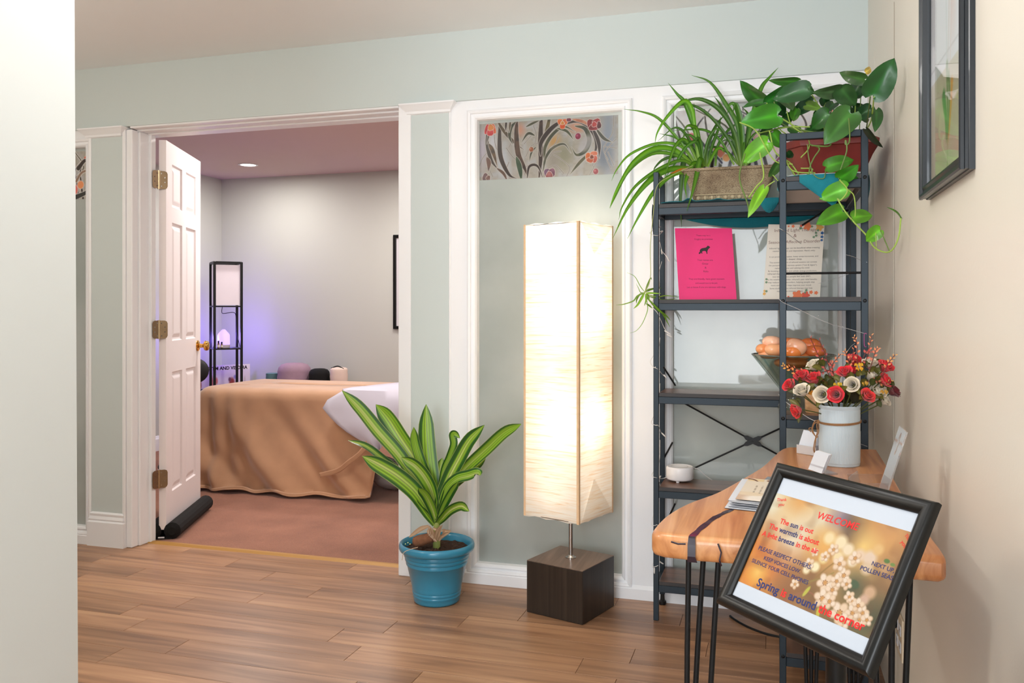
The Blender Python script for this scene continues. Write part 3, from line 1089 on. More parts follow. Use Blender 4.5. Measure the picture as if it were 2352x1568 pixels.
def window(name, xa, xb, g0, g1, seed, f0, f1, zf0=1.715, zf1=1.955):
    """white panelled surround xa..xb with a frosted pane g0..g1"""
    w = MB()
    e = .038
    w.bb(xa, g0 - e, YW, 3.55, 0, Z_B).bb(g1 + e, xb, YW, 3.55, 0, Z_B)
    w.bb(g0 - e, g1 + e, YW, 3.55, ZG1 + e, Z_B).bb(g0 - e, g1 + e, YW, 3.55, 0, ZG0 - e)
    o = struct(name, w, M['white'])
    c = Vector(((g0 + g1) / 2, YW, (ZG0 + ZG1) / 2))
    ww, hh = g1 - g0 + 2 * e, ZG1 - ZG0 + 2 * e
    prof = [(-.004, -.004), (-.004, .008), (.004, .012), (.012, .009), (.014, .002), (.024, .000), (.026, .006), (.032, .004), (e, -.004), (e + .002, -.035)]
    MB().sweep_rect(c, EX, EZ, EY, ww, hh, prof).build('glazing_moulding', M['white'], o)
    MB().bb(g0 - .01, g1 + .01, 3.4535, 3.4595, ZG0 - .01, ZG1 + .01).build('pane', M['frost'], o)
    sheet_glass_film(o, g0, g1, zf0, zf1, seed, f0, f1)
    rings = [[(xa, YW - d, z), (xb, YW - d, z)] for d, z in ((.001, 0), (.013, 0), (.013, .042), (.007, .050), (.001, .056))]
    MB().loops(rings, False).build('baseboard', M['white'], o)
    return o


window('window_1', -4.28, -3.2295, -3.95, -3.2720, 1, -3.94, -3.275)
window('window_2', -1.3300, -0.447, -1.2132, -0.5915, 2, -1.2092, -0.6111)
window('window_3', -0.447, XR - .0005, -0.3880, 0.2287, 3, -0.378, 0.215)

# ---- massage room
struct('wall_inner_left', bx(-4.96, -4.84, 3.6, 6.8, 0, H), M['wall_in'])
struct('wall_inner_back', bx(-4.96, 0.6, 6.68, 6.8, 0, H), M['wall_in'])
struct('wall_inner_right', bx(0.45, 0.6, 3.62, 6.8, 0, H), M['wall_in'])
struct('wall_inner_front', MB().bb(-4.96, -4.27, 3.56, 3.62, 0, H).bb(-3.235, -3.03, 3.60, 3.625, 0, H).bb(-4.30, -3.2, 3.60, 3.625, Z_B, H).bb(-1.33, .6, 3.60, 3.64, Z_B, H), M['wall_in'])
rings = [[(-4.84 + d, 3.62, z), (-4.84 + d, 6.68 - d, z), (0.45, 6.68 - d, z)] for d, z in ((.001, 0), (.014, 0), (.014, .10), (.008, .11), (.004, .125), (.001, .127))]
struct('baseboard_inner', MB().loops(rings, False), M['white'])

# recessed light
rl = thing('recessed_light', 'small round recessed downlight glowing in the ceiling of the back room', 'light', (-4.1343, 6.0588, H))
MB().lathe([(.060, -.0005), (.078, -.0005), (.080, -.004), (.064, -.006), (.060, -.003)], (-4.1343, 6.0588, H), 32, close=False).build('trim_ring', M['white'], rl)
MB().lathe([(.001, -.003), (.061, -.003)], (-4.1343, 6.0588, H), 32, close=False).build('lens', M['lens'], rl, recalc=False)


# ---- the door leaves (hinged on the inner face of the frame, folded back into the massage room)
def door_leaf(label, hinge, ang, mirror, wleaf=0.632, seen=True):
    """six-panel leaf: local s along the leaf from the hinge, t across its thickness"""
    d = thing('panel_door', label, 'door', (hinge.x, hinge.y, 0.012))
    ds = Vector((math.cos(ang), math.sin(ang), 0))
    dn = Vector((-ds.y, ds.x, 0)) * mirror        # face seen from the camera looks along dn
    T, Z0, Z1 = 0.035, 0.052, 2.016
    panels = [(x0, x1, z0, z1) for z0, z1 in ((1.69, 1.91), (1.0, 1.61), (.225, .84)) for x0, x1 in ((.098, .275), (.345, .535))]

    def pt(s, t, z):
        return hinge + ds * s + dn * t + Vector((0, 0, z))
    xs = sorted({0, wleaf} | {p[0] for p in panels} | {p[1] for p in panels})
    zs = sorted({Z0, Z1} | {p[2] for p in panels} | {p[3] for p in panels})
    mb = MB()
    for i in range(len(xs) - 1):
        for j in range(len(zs) - 1):
            cxm, czm = (xs[i] + xs[i + 1]) / 2, (zs[j] + zs[j + 1]) / 2
            if any(p[0] < cxm < p[1] and p[2] < czm < p[3] for p in panels):
                continue
            for t in (0, -T):
                mb.add([pt(xs[i], t, zs[j]), pt(xs[i + 1], t, zs[j]), pt(xs[i + 1], t, zs[j + 1]), pt(xs[i], t, zs[j + 1])], [(0, 1, 2, 3)])
    e = [(0, Z0), (wleaf, Z0), (wleaf, Z1), (0, Z1)]
    mb.loops([[pt(s, 0, z) for s, z in e], [pt(s, -T, z) for s, z in e]], True)
    mb.build('leaf_frame', M['white_leaf'], d)
    for s0, s1, z0, z1 in panels:
        pm = MB()
        for t0, sg in ((0, 1), (-T, -1)):
            rings = []
            for ins, dep in ((0, 0), (.006, -.009), (.016, -.010), (.034, -.003), (.040, -.002)):
                rings.append([pt(s, t0 + sg * dep, z) for s, z in ((s0 + ins, z0 + ins), (s1 - ins, z0 + ins), (s1 - ins, z1 - ins), (s0 + ins, z1 - ins))])
            pm.loops(rings, True, False, True)
        pm.build('door_panel', M['white_leaf'], d)
    # draught stopper sleeve under the leaf
    st = MB()
    for t in (.030, -.030 - T):
        st.tube([pt(-.012, t, .046), pt(.0, t, .046), pt(wleaf, t, .046), pt(wleaf + .015, t, .046)], [.020, .042, .042, .020], 14)
    st.loops([[pt(-.004, .03, .006), pt(-.004, -.03 - T, .006), pt(wleaf, -.03 - T, .006), pt(wleaf, .03, .006)],
              [pt(-.004, .03, .013), pt(-.004, -.03 - T, .013), pt(wleaf, -.03 - T, .013), pt(wleaf, .03, .013)]], True, True, True)
    so = st.build('draught_stopper', M['black_cloth'], d)
    if seen:
        MB().box(pt(-.022, -T / 2, .018), (.03, .004, .006), 0, Matrix.Rotation(ang + math.pi / 2, 3, 'Z')).build('tag', M['paper'], so)
        # knob pair
        for sg in (1, -1):
            t0 = 0 if sg > 0 else -T
            k = MB()
            prof = [(.0, .0), (.031, .0), (.031, .004), (.024, .009), (.013, .012), (.0105, .03), (.0125, .034), (.026, .040), (.029, .050), (.026, .060), (.016, .065), (.0, .066)]
            rings = []
            for r, h in prof:
                rings.append([pt(wleaf - .062, t0 + sg * h, .955) + ds * (r * math.cos(a)) + Vector((0, 0, r * math.sin(a))) for a in [2 * math.pi * q / 24 for q in range(24)]])
            k.loops(rings, True)
            k.build('door_knob', M['brass'], d, smooth=True)
        for zc in (0.311, 1.061, 1.813):
            kp = Vector((-2.9580, 3.5735, zc))
            ho = MB().tube([kp + Vector((0, 0, -.047)), kp + Vector((0, 0, .047))], .0068, 12).build('hinge', M['hinge_pin'], d, smooth=True)
            for o_, ax, nn in ((kp, (pt(0, .002, 0) - Vector((kp.x, kp.y, 0))).normalized(), -ds), (kp, Vector((-.09, -1, 0)).normalized(), Vector((1, 0, 0)))):
                o_ = o_ + nn * .0020
                L_, Hh, r = .043, .090, .014
                poly = [(0, -Hh / 2), (L_ - r, -Hh / 2), (L_ - r * .3, -Hh / 2 + r * .3), (L_, -Hh / 2 + r), (L_, Hh / 2 - r), (L_ - r * .3, Hh / 2 - r * .3), (L_ - r, Hh / 2), (0, Hh / 2)]
                q = MB().loops([[o_ + ax * a + Vector((0, 0, b_)) for a, b_ in poly], [o_ + ax * a + Vector((0, 0, b_)) + nn * .0015 for a, b_ in poly]], True, True, True).build('hinge_plate', M['aged_brass'], ho)
                for a, b_ in ((.014, -.032), (.030, -.012), (.030, .012), (.014, .032)):
                    c0 = o_ + ax * a + Vector((0, 0, b_)) + nn * .0015
                    MB().tube([c0, c0 + nn * .0008], .0034, 8).build('screw', M['chrome'], ho)
    return d


door_leaf('white six-panel door leaf with a brass knob and black draught stopper, folded open beside its hinges', Vector((-2.935, 3.60, 0)), math.radians(112.3), -1)
door_leaf('second white door leaf folded back behind the pilaster by the blue pot, only its black draught stopper showing', Vector((-1.568, 3.615, 0)), math.radians(84), 1, seen=False)
# =================================================================== FLOOR LAMP
LC = Vector((-0.7640, 3.2270, 0))
fl = thing('floor_lamp', 'tall lit floor lamp with a crinkled paper box shade on a dark wooden cube base', 'lamp', LC)


def sq(c, half, ang, z):
    return [Vector((c.x + half * math.sqrt(2) * math.cos(ang + math.pi / 4 + k * math.pi / 2), c.y + half * math.sqrt(2) * math.sin(ang + math.pi / 4 + k * math.pi / 2), z)) for k in range(4)]


BC = Vector((-0.7570, 3.2310, 0))
ab = math.radians(-17.5)
RB = Matrix.Rotation(ab, 3, 'Z')
MB().box((BC.x, BC.y, .099), (.247, .247, .196), .0015, RB).build('base', M['darkwood'], fl)
MB().box((BC.x, BC.y, .1985), (.2465, .2465, .003), .001, RB).build('base_top', M['darkwood_top'], fl)
MB().tube([(BC.x, BC.y, .2), (BC.x, BC.y, 1.30)], .0085, 16).build('pole', M['chrome'], fl, smooth=True)
MB().lathe([(.0, .2), (.021, .2), (.021, .203), (.012, .207), (.0085, .212)], BC, 24).build('flange', M['chrome'], fl, smooth=True)
SA = math.radians(-19.7)
SHALF = .1243
ZS0, ZS1 = .371, 1.488
for k in range(4):
    ring0, ring1 = sq(LC, SHALF, SA, ZS0), sq(LC, SHALF, SA, ZS1)
    a0, a1, b0, b1 = ring0[k], ring0[(k + 1) % 4], ring1[k], ring1[(k + 1) % 4]
    nrm = ((a0 + a1) / 2 - Vector((LC.x, LC.y, ZS0))).normalized()
    mb = MB()
    nx, nz = 10, 90
    vs = []
    for j in range(nz + 1):
        for i in range(nx + 1):
            p = a0.lerp(a1, i / nx).lerp(b0.lerp(b1, i / nx), j / nz)
            e = min(i, nx - i) / (nx / 2)
            p = p + nrm * (.0016 * e * (rng.rand() - .5) + .002 * math.sin(j * .31 + i * .2 + k) * min(1, e * 2) - .004 * (e > .2) * math.sin(math.pi * i / nx))
            if j in (0, nz):
                p.z += .003 * math.sin(i * 1.7 + k * 2)
            vs.append(p)
    fs = [(j * (nx + 1) + i, j * (nx + 1) + i + 1, (j + 1) * (nx + 1) + i + 1, (j + 1) * (nx + 1) + i) for j in range(nz) for i in range(nx)]
    mb.add(vs, fs)
    mb.build('shade_panel', M['shade'], fl, smooth=True, recalc=False)
    # taped seam down each corner
    t0 = (a1 - a0).normalized()
    pk = sq(LC, SHALF, SA, 0)[(k - 1) % 4]
    t1 = (pk - sq(LC, SHALF, SA, 0)[k]).normalized()
    rings = []
    for z in (ZS0, ZS1):
        c0 = Vector((a0.x, a0.y, z))
        out = -(t0 + t1).normalized() * .0016
        rings.append([c0 + out + t0 * .010, c0 + out, c0 + out + t1 * .010])
    MB().loops(rings, False).build('seam_tape', M['seam'], fl, recalc=False)
    # folded paper gussets at both ends
    for z0, z1 in ((ZS0 + .003, ZS0 + .155), (ZS1 - .003, ZS1 - .12)):
        g = MB()
        o = nrm * .0025
        lo0, lo1 = Vector((a0.x, a0.y, z0)).lerp(Vector((a1.x, a1.y, z0)), .06) + o, Vector((a0.x, a0.y, z0)).lerp(Vector((a1.x, a1.y, z0)), .97) + o
        top = Vector((a0.x, a0.y, z1)).lerp(Vector((a1.x, a1.y, z1)), .42) + o
        if k in (2, 3):
            g.add([lo0, lo1, top], [(0, 1, 2)])
            if k == 3:
                g.build('paper_fold', M['shade'], fl, recalc=False)
# wire rim of the shade and the two bulbs
for z in (ZS0 + .004, ZS1 - .004):
    r = sq(LC, SHALF - .004, SA, z)
    MB().tube(r + [r[0]], .002, 6).build('wire_ring', M['chrome'], fl)
for z in (.74, 1.16):
    bb_ = MB().lathe([(.004, -.055), (.013, -.053), (.014, -.03), (.022, -.012), (.030, .012), (.027, .032), (.014, .045), (.001, .048)], (BC.x, BC.y - .001, z), 20)
    bb_.v = [(v[0] - .0, v[1], v[2]) for v in bb_.v]
    bo = MB()
    for v in bb_.v:
        bo.v.append((v[0] + .045, v[1] - .005, v[2]))
    bo.f = bb_.f
    bo.build('bulb', M['bulb'], fl, smooth=True)
    MB().tube([(BC.x, BC.y, z - .05), (BC.x + .045, BC.y - .005, z - .05)], .006, 8).build('bulb_holder', M['chrome'], fl)
    l = lamp('floor_lamp_glow', 'POINT', BC, 1.05, (1.0, .88, .75), radius=.045)
    l.parent = fl
    l.location = Vector((BC.x + .03, BC.y - .035, z)) - LC
for z, e in ((.47, .32), (.62, .20), (.90, .16), (1.02, .16), (1.30, .20), (1.38, .14), (1.478, 2.2)):  # bulbless points added to even out the shade glow and brighten the ceiling
    l = lamp('floor_lamp_glow', 'POINT', BC, e, (1.0, .89, .76), radius=.05)
    l.parent = fl
    l.location = Vector((BC.x - .02, BC.y - .02, z)) - LC

# =================================================================== L-SHAPED SHELF
sh = thing('corner_shelf', 'tall blue-black metal corner shelf with rustic brown boards, string lights and planters on top', 'shelf', (-0.08, 3.3, 0))
TIERS = [.132, .484, .836, 1.184, 1.540]
ZT = 1.675
PB = .0195
X0, X1, Y0, Y1 = -.425, .262, 3.215, 3.395
XA, XB, YA = .0225, .2475, 2.66


def post(x, y, z0, z1, parent=sh):
    o = MB().bb(x - PB / 2, x + PB / 2, y - PB / 2, y + PB / 2, z0, z1, .0015).build('post', M['black_metal'], parent)
    return o


def foot(x, y):
    MB().lathe([(.0, 0), (.014, 0), (.015, .003), (.015, .012), (.009, .016), (.007, .045)], (x, y, 0), 16).build('levelling_foot', M['black_plastic'], sh)


def rail(p0, p1, z, h=.024, w=PB):
    c = (Vector(p0) + Vector(p1)) / 2
    dx, dy = abs(p1[0] - p0[0]), abs(p1[1] - p0[1])
    MB().box((c.x, c.y, z), (dx if dx > dy else w, dy if dy > dx else w, h), .0015).build('rail', M['black_metal'], sh)


for x, y in ((X0, Y0), (X0, Y1), (X1, Y0), (X1, Y1)):
    post(x, y, 0.0 if (x, y) == (X0, Y0) else .04, ZT)
    if (x, y) != (X0, Y0):
        foot(x, y)
for x in (XA, XB):
    post(x, YA, 0.04, ZT + .008)
    foot(x, YA)
# top hoops
rail((X0, Y0 + PB / 2), (X0, Y1 - PB / 2), ZT - .010, .020)
rail((X1, Y0 + PB / 2), (X1, Y1 - PB / 2), ZT - .010, .020)
rail((XA + PB / 2, YA), (XB - PB / 2, YA), ZT - .002, .020)
for z in TIERS:
    rail((X0 + PB / 2, Y0), (X1 - PB / 2, Y0), z - .012, .026)
    rail((X0 + PB / 2, Y1), (X1 - PB / 2, Y1), z - .012, .026)
    rail((X0, Y0 + PB / 2), (X0, Y1 - PB / 2), z - .012, .026)
    rail((X1, Y0 + PB / 2), (X1, Y1 - PB / 2), z - .012, .026)
    rail((XA + PB / 2, YA), (XB - PB / 2, YA), z - .012, .026)
    rail((XA, YA + PB / 2), (XA, Y0 - PB / 2), z - .012, .026)
    rail((XB, YA + PB / 2), (XB, Y0 - PB / 2), z - .012, .026)
    MB().bb(X0 + .011, X1 - .011, Y0 - .006, Y1 + .006, z + .0016, z + .0150, .001).build('board', M['rustic'], sh)
    MB().bb(XA - .004, XB + .004, YA + .004 - .010, Y0 - .0075, z + .0016, z + .0150, .001).build('board', M['rustic_y'], sh)
    MB().bb(X0 + .011, X1 - .011, Y0 - .0068, Y0 - .0061, z + .0016, z + .0148).build('edge_band', M['edge_band'], sh)
    MB().bb(XA + .011, XB - .011, YA - .0068, YA - .0061, z + .0016, z + .0148).build('edge_band', M['edge_band'], sh)
    MB().bb(X0 + .012, X1 - .012, Y0 + .010, Y1 - .010, z + .0002, z + .0015).build('board_backing', M['backing'], sh)
    MB().bb(XA + .010, XB - .010, YA + .010, Y0 - .012, z + .0002, z + .0015).build('board_backing', M['backing'], sh)
    # allen bolts on the front faces
    for x in (XA, XB):
        MB().lathe([(.0025, .004), (.004, .0045), (.0055, .002), (.0055, 0)], (0, 0, 0), 12, close=True)
        bo = MB()
        ring = []
        for r, d in ((.0055, 0), (.0055, .002), (.0035, .003), (.0025, .0012), (.0005, .0012)):
            ring.append([Vector((x + r * math.cos(a), YA - PB / 2 - d, z + .004 + r * math.sin(a))) for a in [2 * math.pi * q / 12 for q in range(12)]])
        bo.loops(ring, True)
        bo.build('bolt', M['black'], sh)
# thin guard rod, X-braces
MB().tube([(XA + PB / 2, YA, 1.269), (XB - PB / 2, YA, 1.269)], .0035, 8).build('guard_rod', M['black'], sh)
for za, zb in ((TIERS[1], TIERS[2]), (TIERS[3], TIERS[4]), (TIERS[0], TIERS[1])):
    za, zb = (za + .018, zb - .028) if za != TIERS[3] else (za + .3, zb - .03)
for za, zb in ((.505, .808),):
    yb = Y1 + PB / 2 + .004
    for (xa, xb) in ((X0 + .055, X1 - .055), (X1 - .055, X0 + .055)):
        dy = .004 if xa < xb else 0
        MB().tube([(xa, yb + dy, zb), (xb, yb + dy, za)], .0034, 8).build('brace_rod', M['black'], sh)
    xm, zm = (X0 + X1) / 2, (za + zb) / 2
    cr = MB()
    for sx in (1, -1):
        d = Vector((X1 - X0 - .11, 0, -sx * (zb - za))).normalized()
        n_ = Vector((0, 0, 1)).cross(Vector((0, 1, 0)))
        s_ = Vector((-d.z, 0, d.x))
        pr = [(-.036, .0036), (-.026, .0085), (-.010, .0095), (.010, .0095), (.026, .0085), (.036, .0036)]
        poly = [d * a + s_ * w for a, w in pr] + [d * a - s_ * w for a, w in reversed(pr)]
        cc = Vector((xm, yb - .001 + (.004 if sx > 0 else 0), zm))
        cr.loops([[cc + q + Vector((0, -.0025, 0)) for q in poly], [cc + q + Vector((0, .0015, 0)) for q in poly]], True, True, True)
    cr.lathe([(.0, 0), (.005, 0)], (xm, yb - .005, zm), 10)
    cr.build('brace_plate', M['black'], sh)
# braces of the upper and lower bays (only their ends show)
for p0, p1 in (((X0 + .006, Y1 - .012, .936), (X0 + .050, Y1 + .01, .862)), ((X0 + .006, Y1, .575), (X0 + .04, Y1, .640)), ((X0 + .006, Y1, .30), (X0 + .05, Y1, .40)),
               ((.085, 2.93, 1.436), (.205, 3.0, 1.520))):
    MB().tube([p0, p1], .0034, 8).build('brace_rod', M['black'], sh)

# =================================================================== LIVE-EDGE TABLE
TZ = .765
KT = .941
tb = thing('side_table', 'live-edge wooden table with a dark resin vein and black hairpin legs beside the right wall', 'table', (0.05, 2.2, 0))
edge = [(-.222, 1.632), (-.226, 1.66), (-.215, 1.775), (-.186, 1.892), (-.135, 2.024), (-.083, 2.210), (-.034, 2.400), (.000, 2.60), (.012, 2.673), (.026, 2.73), (.045, 2.765)]
edge = [(p.x * KT, p.y * KT) for p in spl([(x, y, 0) for x, y in edge], 4)]
poly = edge + [(x * KT, y * KT) for x, y in [(.10, 2.776), (.20, 2.786), (.288, 2.795), (.2935, 2.79), (.291, 2.5), (.284, 2.2), (.279, 1.9), (.282, 1.66), (.281, 1.622), (.272, 1.611),
               (.20, 1.614), (.08, 1.610), (-.04, 1.617), (-.14, 1.614), (-.205, 1.620)]]
top = MB().prism(poly, TZ - .044, TZ, .013, (.08, 1.9))
top.build('table_top', M['slab'], tb, smooth=True)
# resin vein across the top and down the end
vein = [p * KT for p in spl([(-.1475, 1.6165, 0), (-.137, 1.68, 0), (-.118, 1.771, 0), (-.098, 1.83, 0), (-.08, 1.882, 0), (-.058, 1.98, 0), (-.045, 2.1, 0), (-.010, 2.25, 0)], 5)]
vm = MB()
vs = []
for i, p in enumerate(vein):
    w = .0058 + .0009 * math.sin(i * 1.3) + .0006 * math.sin(i * 3.1)
    vs.append([(p.x - w, p.y, TZ + .0006), (p.x + w, p.y, TZ + .0006)])
vm.loops([[(vs[0][0][0] - .002, 1.5135, TZ - .043), (vs[0][1][0] + .004, 1.5135, TZ - .043)], [(vs[0][0][0] - .001, 1.5093, TZ - .032), (vs[0][1][0] + .001, 1.5093, TZ - .032)],
          [(vs[0][0][0] - .001, 1.5107, TZ - .012), (vs[0][1][0] + .001, 1.5107, TZ - .012)], [(vs[0][0][0], 1.5155, TZ - .0015), (vs[0][1][0], 1.5155, TZ - .0015)]] + vs, False)
vm.build('resin_vein', M['resin'], tb)
for pts in ([(-.185, 1.6095, TZ - .010), (-.172, 1.606, TZ - .012), (-.158, 1.606, TZ - .011)], [(-.100, 1.606, TZ - .006), (-.094, 1.603, TZ - .020), (-.097, 1.603, TZ - .034), (-.094, 1.607, TZ - .044)]):
    MB().tube([(x * KT, y * KT - .0005, z) for x, y, z in pts], .0016, 5).build('crack', M['resin'], tb)


def hairpin(x, y, sx, sy):
    """three black rods meeting at the foot"""
    foot_ = Vector((x - sx * .030, y - sy * .015, .012))
    leg = MB()
    zt = TZ - .047
    for dx, dy in ((-.060 * sx, 0), (-.030 * sx, .010 * sy), (0, 0)):
        a = Vector((x + dx, y + dy, zt))
        e = foot_ + Vector((dx * .22 + .006 * sx, 0, 0))
        leg.tube(spl([a, a.lerp(e, .5), e, foot_ + Vector((0, 0, -.007))], 5), .0052, 10)
    leg.bb(x - .075 if sx > 0 else x - .015, x + .015 if sx > 0 else x + .075, y - .03, y + .03, zt, TZ - .0438)
    leg.build('leg', M['black'], tb, smooth=True)


# near-left leg follows the photo: rods toe in to the right of the left one
nl = MB()
for (xt, xm), yy in zip(((-.1595, -.1630), (-.1320, -.1470), (-.1030, -.1180)), (1.68, 1.69, 1.68)):
    a, m_ = Vector((xt * KT, yy * KT, TZ - .045)), Vector((xm * KT, yy * KT, 1.163 - .723 * KT))
    e = Vector((-.141 + (xm + .15) * .1, 1.58, .008))
    nl.tube(spl([a, m_, m_ + (m_ - a) * .9 + (e - m_) * .25, e], 5), .0050, 10)
nl.bb(-.165, -.080, 1.557, 1.61, TZ - .048, TZ - .0438)
nl.build('leg', M['black'], tb, smooth=True)
hairpin(.222, 1.60, 1, -1)
hairpin(.062, 2.42, -1, 1)
hairpin(.240, 2.56, 1, 1)

# =================================================================== WELCOME SIGN
ux = Vector((.7015, -.7120, -.024)).normalized()
uyy = Vector((.349, .372, .860))
uyy = (uyy - ux * uyy.dot(ux)).normalized()
un = ux.cross(uyy).normalized()
KS = .935
SO = CAM + (Vector((.0705, 1.4560, .7640)) - CAM) * KS - ux * .004
ws = thing('welcome_sign', 'tilted black-framed welcome sign with orange blossom picture, on a black floor stand', 'sign', (.0898, 1.3997, 0))
FW_, FH_ = .322 * KS, .272 * KS
prof = [(.0285, -.001), (.0285, .0012), (.027, .0028), (.024, .0052), (.020, .0078), (.016, .0094), (.012, .0098), (.008, .0088), (.004, .0062), (.001, .0030), (.000, .000), (.000, -.008), (.020, -.008)]
MB().sweep_rect(SO, ux, uyy, un, FW_, FH_, [(a * .80, b_ * KS) for a, b_ in prof]).build('frame', M['frame_black'], ws, smooth=True)
bk = MB()
bk.loops([[SO + ux * (sx * .148) + uyy * (sy * .119) + un * d for sx, sy in ((-1, -1), (1, -1), (1, 1), (-1, 1))] for d in (-.0078, -.0050)], True, True, True)
bk.build('back_board', M['black'], ws)
pg = MB()
pg.loops([[SO + ux * (sx * .1315) + uyy * (sy * .106) + un * d for sx, sy in ((-1, -1), (1, -1), (1, 1), (-1, 1))] for d in (-.0048, -.0012)], True, True, True)
page = pg.build('page', M['page'], ws)


def sgn(cx, cy):
    """zoomed crop pixel -> plane coordinates of the sign"""
    P_ = onplane(1640 + cx / 3.028, 1050 + cy / 3.028, SO, un)
    return P_


def uv_of(p):
    d = p - SO
    return d.dot(ux), d.dot(uyy)


# blossom picture
iu0, iu1 = -.1300, .1300
vt = (uv_of(sgn(430, 245))[1] + uv_of(sgn(1395, 525))[1]) / 2
vb = (uv_of(sgn(190, 865))[1] + uv_of(sgn(1125, 1285))[1]) / 2
asp = (iu1 - iu0) / (vt - vb)
cv = Canvas(300, int(300 / asp), (206, 150, 84), asp)


def cs(cx, cy):
    u, v = uv_of(sgn(cx, cy))
    return (u - iu0) / (iu1 - iu0), (vt - v) / (vt - vb)


def blob(cx, cy, r, col, soft=.6, ry=None, rot=0.0, amt=1.0):
    s, t = cs(cx, cy)
    cv.ell(s, t, r, ry or r, col, soft, rot, amt)


n1 = cv.noise(1, 4)
n2 = cv.noise(1, 9)
cv.mix((cv.u / asp - .55) * 1.6 * (cv.v + .1), (92, 84, 46))
for a in [(420, 300, .30, (244, 238, 214)), (420, 480, .22, (240, 232, 200)), (620, 330, .2, (232, 160, 72)), (330, 640, .24, (214, 112, 34)), (260, 830, .26, (238, 140, 26)),
          (480, 690, .2, (204, 112, 44)), (760, 420, .18, (232, 214, 180)), (560, 540, .2, (240, 226, 198)), (900, 420, .12, (150, 132, 150)), (1010, 470, .13, (66, 46, 30)),
          (985, 545, .11, (74, 46, 26)), (1130, 470, .16, (214, 150, 70)), (1250, 500, .14, (196, 140, 84)), (1290, 600, .2, (206, 142, 82)), (1200, 640, .16, (224, 160, 84)),
          (1180, 1050, .22, (70, 70, 36)), (1110, 1180, .2, (66, 66, 34)), (1250, 850, .2, (166, 118, 68)), (960, 890, .10, (62, 68, 34)), (640, 960, .24, (124, 84, 34)),
          (500, 950, .16, (150, 88, 34)), (840, 1120, .16, (120, 96, 44)), (760, 620, .14, (238, 170, 76)), (300, 800, .09, (252, 196, 90)), (1040, 620, .12, (246, 200, 110))]:
    blob(a[0], a[1], a[2], a[3], .9)
cv.mix((n1 - .5) * .5, (250, 214, 140))
cv.mix((n2 - .62) * 1.0, (120, 66, 24))
# out-of-focus blossom heads
for cx, cy, r, col in [(800, 560, .06, (250, 222, 168)), (880, 590, .07, (252, 228, 184)), (930, 640, .06, (250, 226, 190)), (860, 690, .055, (246, 218, 166)), (1010, 680, .06, (238, 204, 170)),
                       (1080, 700, .07, (236, 206, 180)), (1060, 770, .06, (228, 196, 160)), (1140, 640, .05, (238, 190, 120)), (960, 720, .05, (250, 232, 208)), (760, 700, .05, (248, 226, 160)),
                       (640, 780, .04, (250, 232, 190)), (700, 760, .05, (252, 236, 190)), (1080, 940, .06, (214, 170, 130)), (1040, 990, .05, (220, 178, 150)), (1190, 760, .06, (198, 150, 100))]:
    blob(cx, cy, r, col, .35)
# stems and leaves
for pts, w, col in [([(600, 960), (680, 860), (780, 770), (850, 720)], .010, (150, 110, 40)), ([(740, 1010), (640, 930), (480, 1000)], .008, (160, 90, 60)), ([(620, 870), (740, 840), (830, 800)], .008, (150, 130, 50))]:
    cv.stroke([cs(*p) for p in pts], w * .6, col, None, .006)
for cx, cy, rx, ry, rot, col in [(640, 930, .018, .060, .35, (196, 192, 60)), (720, 1080, .02, .05, -.3, (204, 186, 50)), (975, 880, .05, .035, .3, (60, 84, 44)), (1200, 720, .03, .02, 0, (80, 120, 40)), (1240, 745, .025, .015, 0, (110, 140, 50))]:
    blob(cx, cy, rx, col, .2, ry, rot)
# sharp white blossoms: petals round a gold centre
for cx, cy, r, ph in [(770, 870, .060, .2), (750, 980, .062, .7), (870, 1080, .07, .1), (1010, 1120, .055, .5), (660, 740, .04, .3), (560, 880, .035, 0), (1030, 1080, .045, .9), (900, 820, .05, .4), (940, 970, .038, .2), (960, 1000, .03, .6), (770, 690, .035, .8), (830, 640, .04, .1), (870, 740, .05, .9), (820, 920, .05, .5), (800, 1000, .05, .2), (850, 860, .045, .7), (960, 1080, .05, .3), (1060, 1130, .04, .6), (900, 1140, .05, .8), (980, 700, .045, .4), (700, 660, .03, .5), (920, 880, .04, .15), (1000, 1030, .045, .7)]:
    r = r * 1.35
    for k in range(5):
        a = ph + k * 2 * math.pi / 5
        s, t = cs(cx, cy)
        cv.ell(s + .62 * r * math.cos(a) / asp, t + .62 * r * math.sin(a), r * .50, r * .42, (206, 166, 126), .25, a)
        cv.ell(s + .62 * r * math.cos(a) / asp - .003, t + .62 * r * math.sin(a) - .004, r * .45, r * .37, [(250, 226, 202), (244, 210, 176), (248, 218, 190)][k % 3], .35, a)
    s, t = cs(cx, cy)
    cv.ell(s, t, r * .26, r * .26, (216, 150, 70), .5)
    for k in range(7):
        a = k * .9
        cv.ell(s + .3 * r * math.cos(a) / asp, t + .3 * r * math.sin(a), r * .06, r * .06, (120, 60, 24), .4)
cv.c = cv.c * .80
cv.mesh(SO + ux * iu0 + uyy * vt + un * -.0009, ux, uyy, iu1 - iu0, vt - vb).build('printed_picture', M['print'], page, recalc=False)


def sline(segs, a, b, **k):
    ltr = {}
    A, B = sgn(*a) - un * .0006, sgn(*b) - un * .0006
    d = (B - A)
    w = d.length
    d.normalize()
    text_line([(s_, (i_, k_)) for i_, (s_, k_) in enumerate(segs)], ltr, A, d, un.cross(d), width=w, **k)
    for (_, k_), mb in ltr.items():
        mb.build('lettering', M[k_], page, recalc=False)


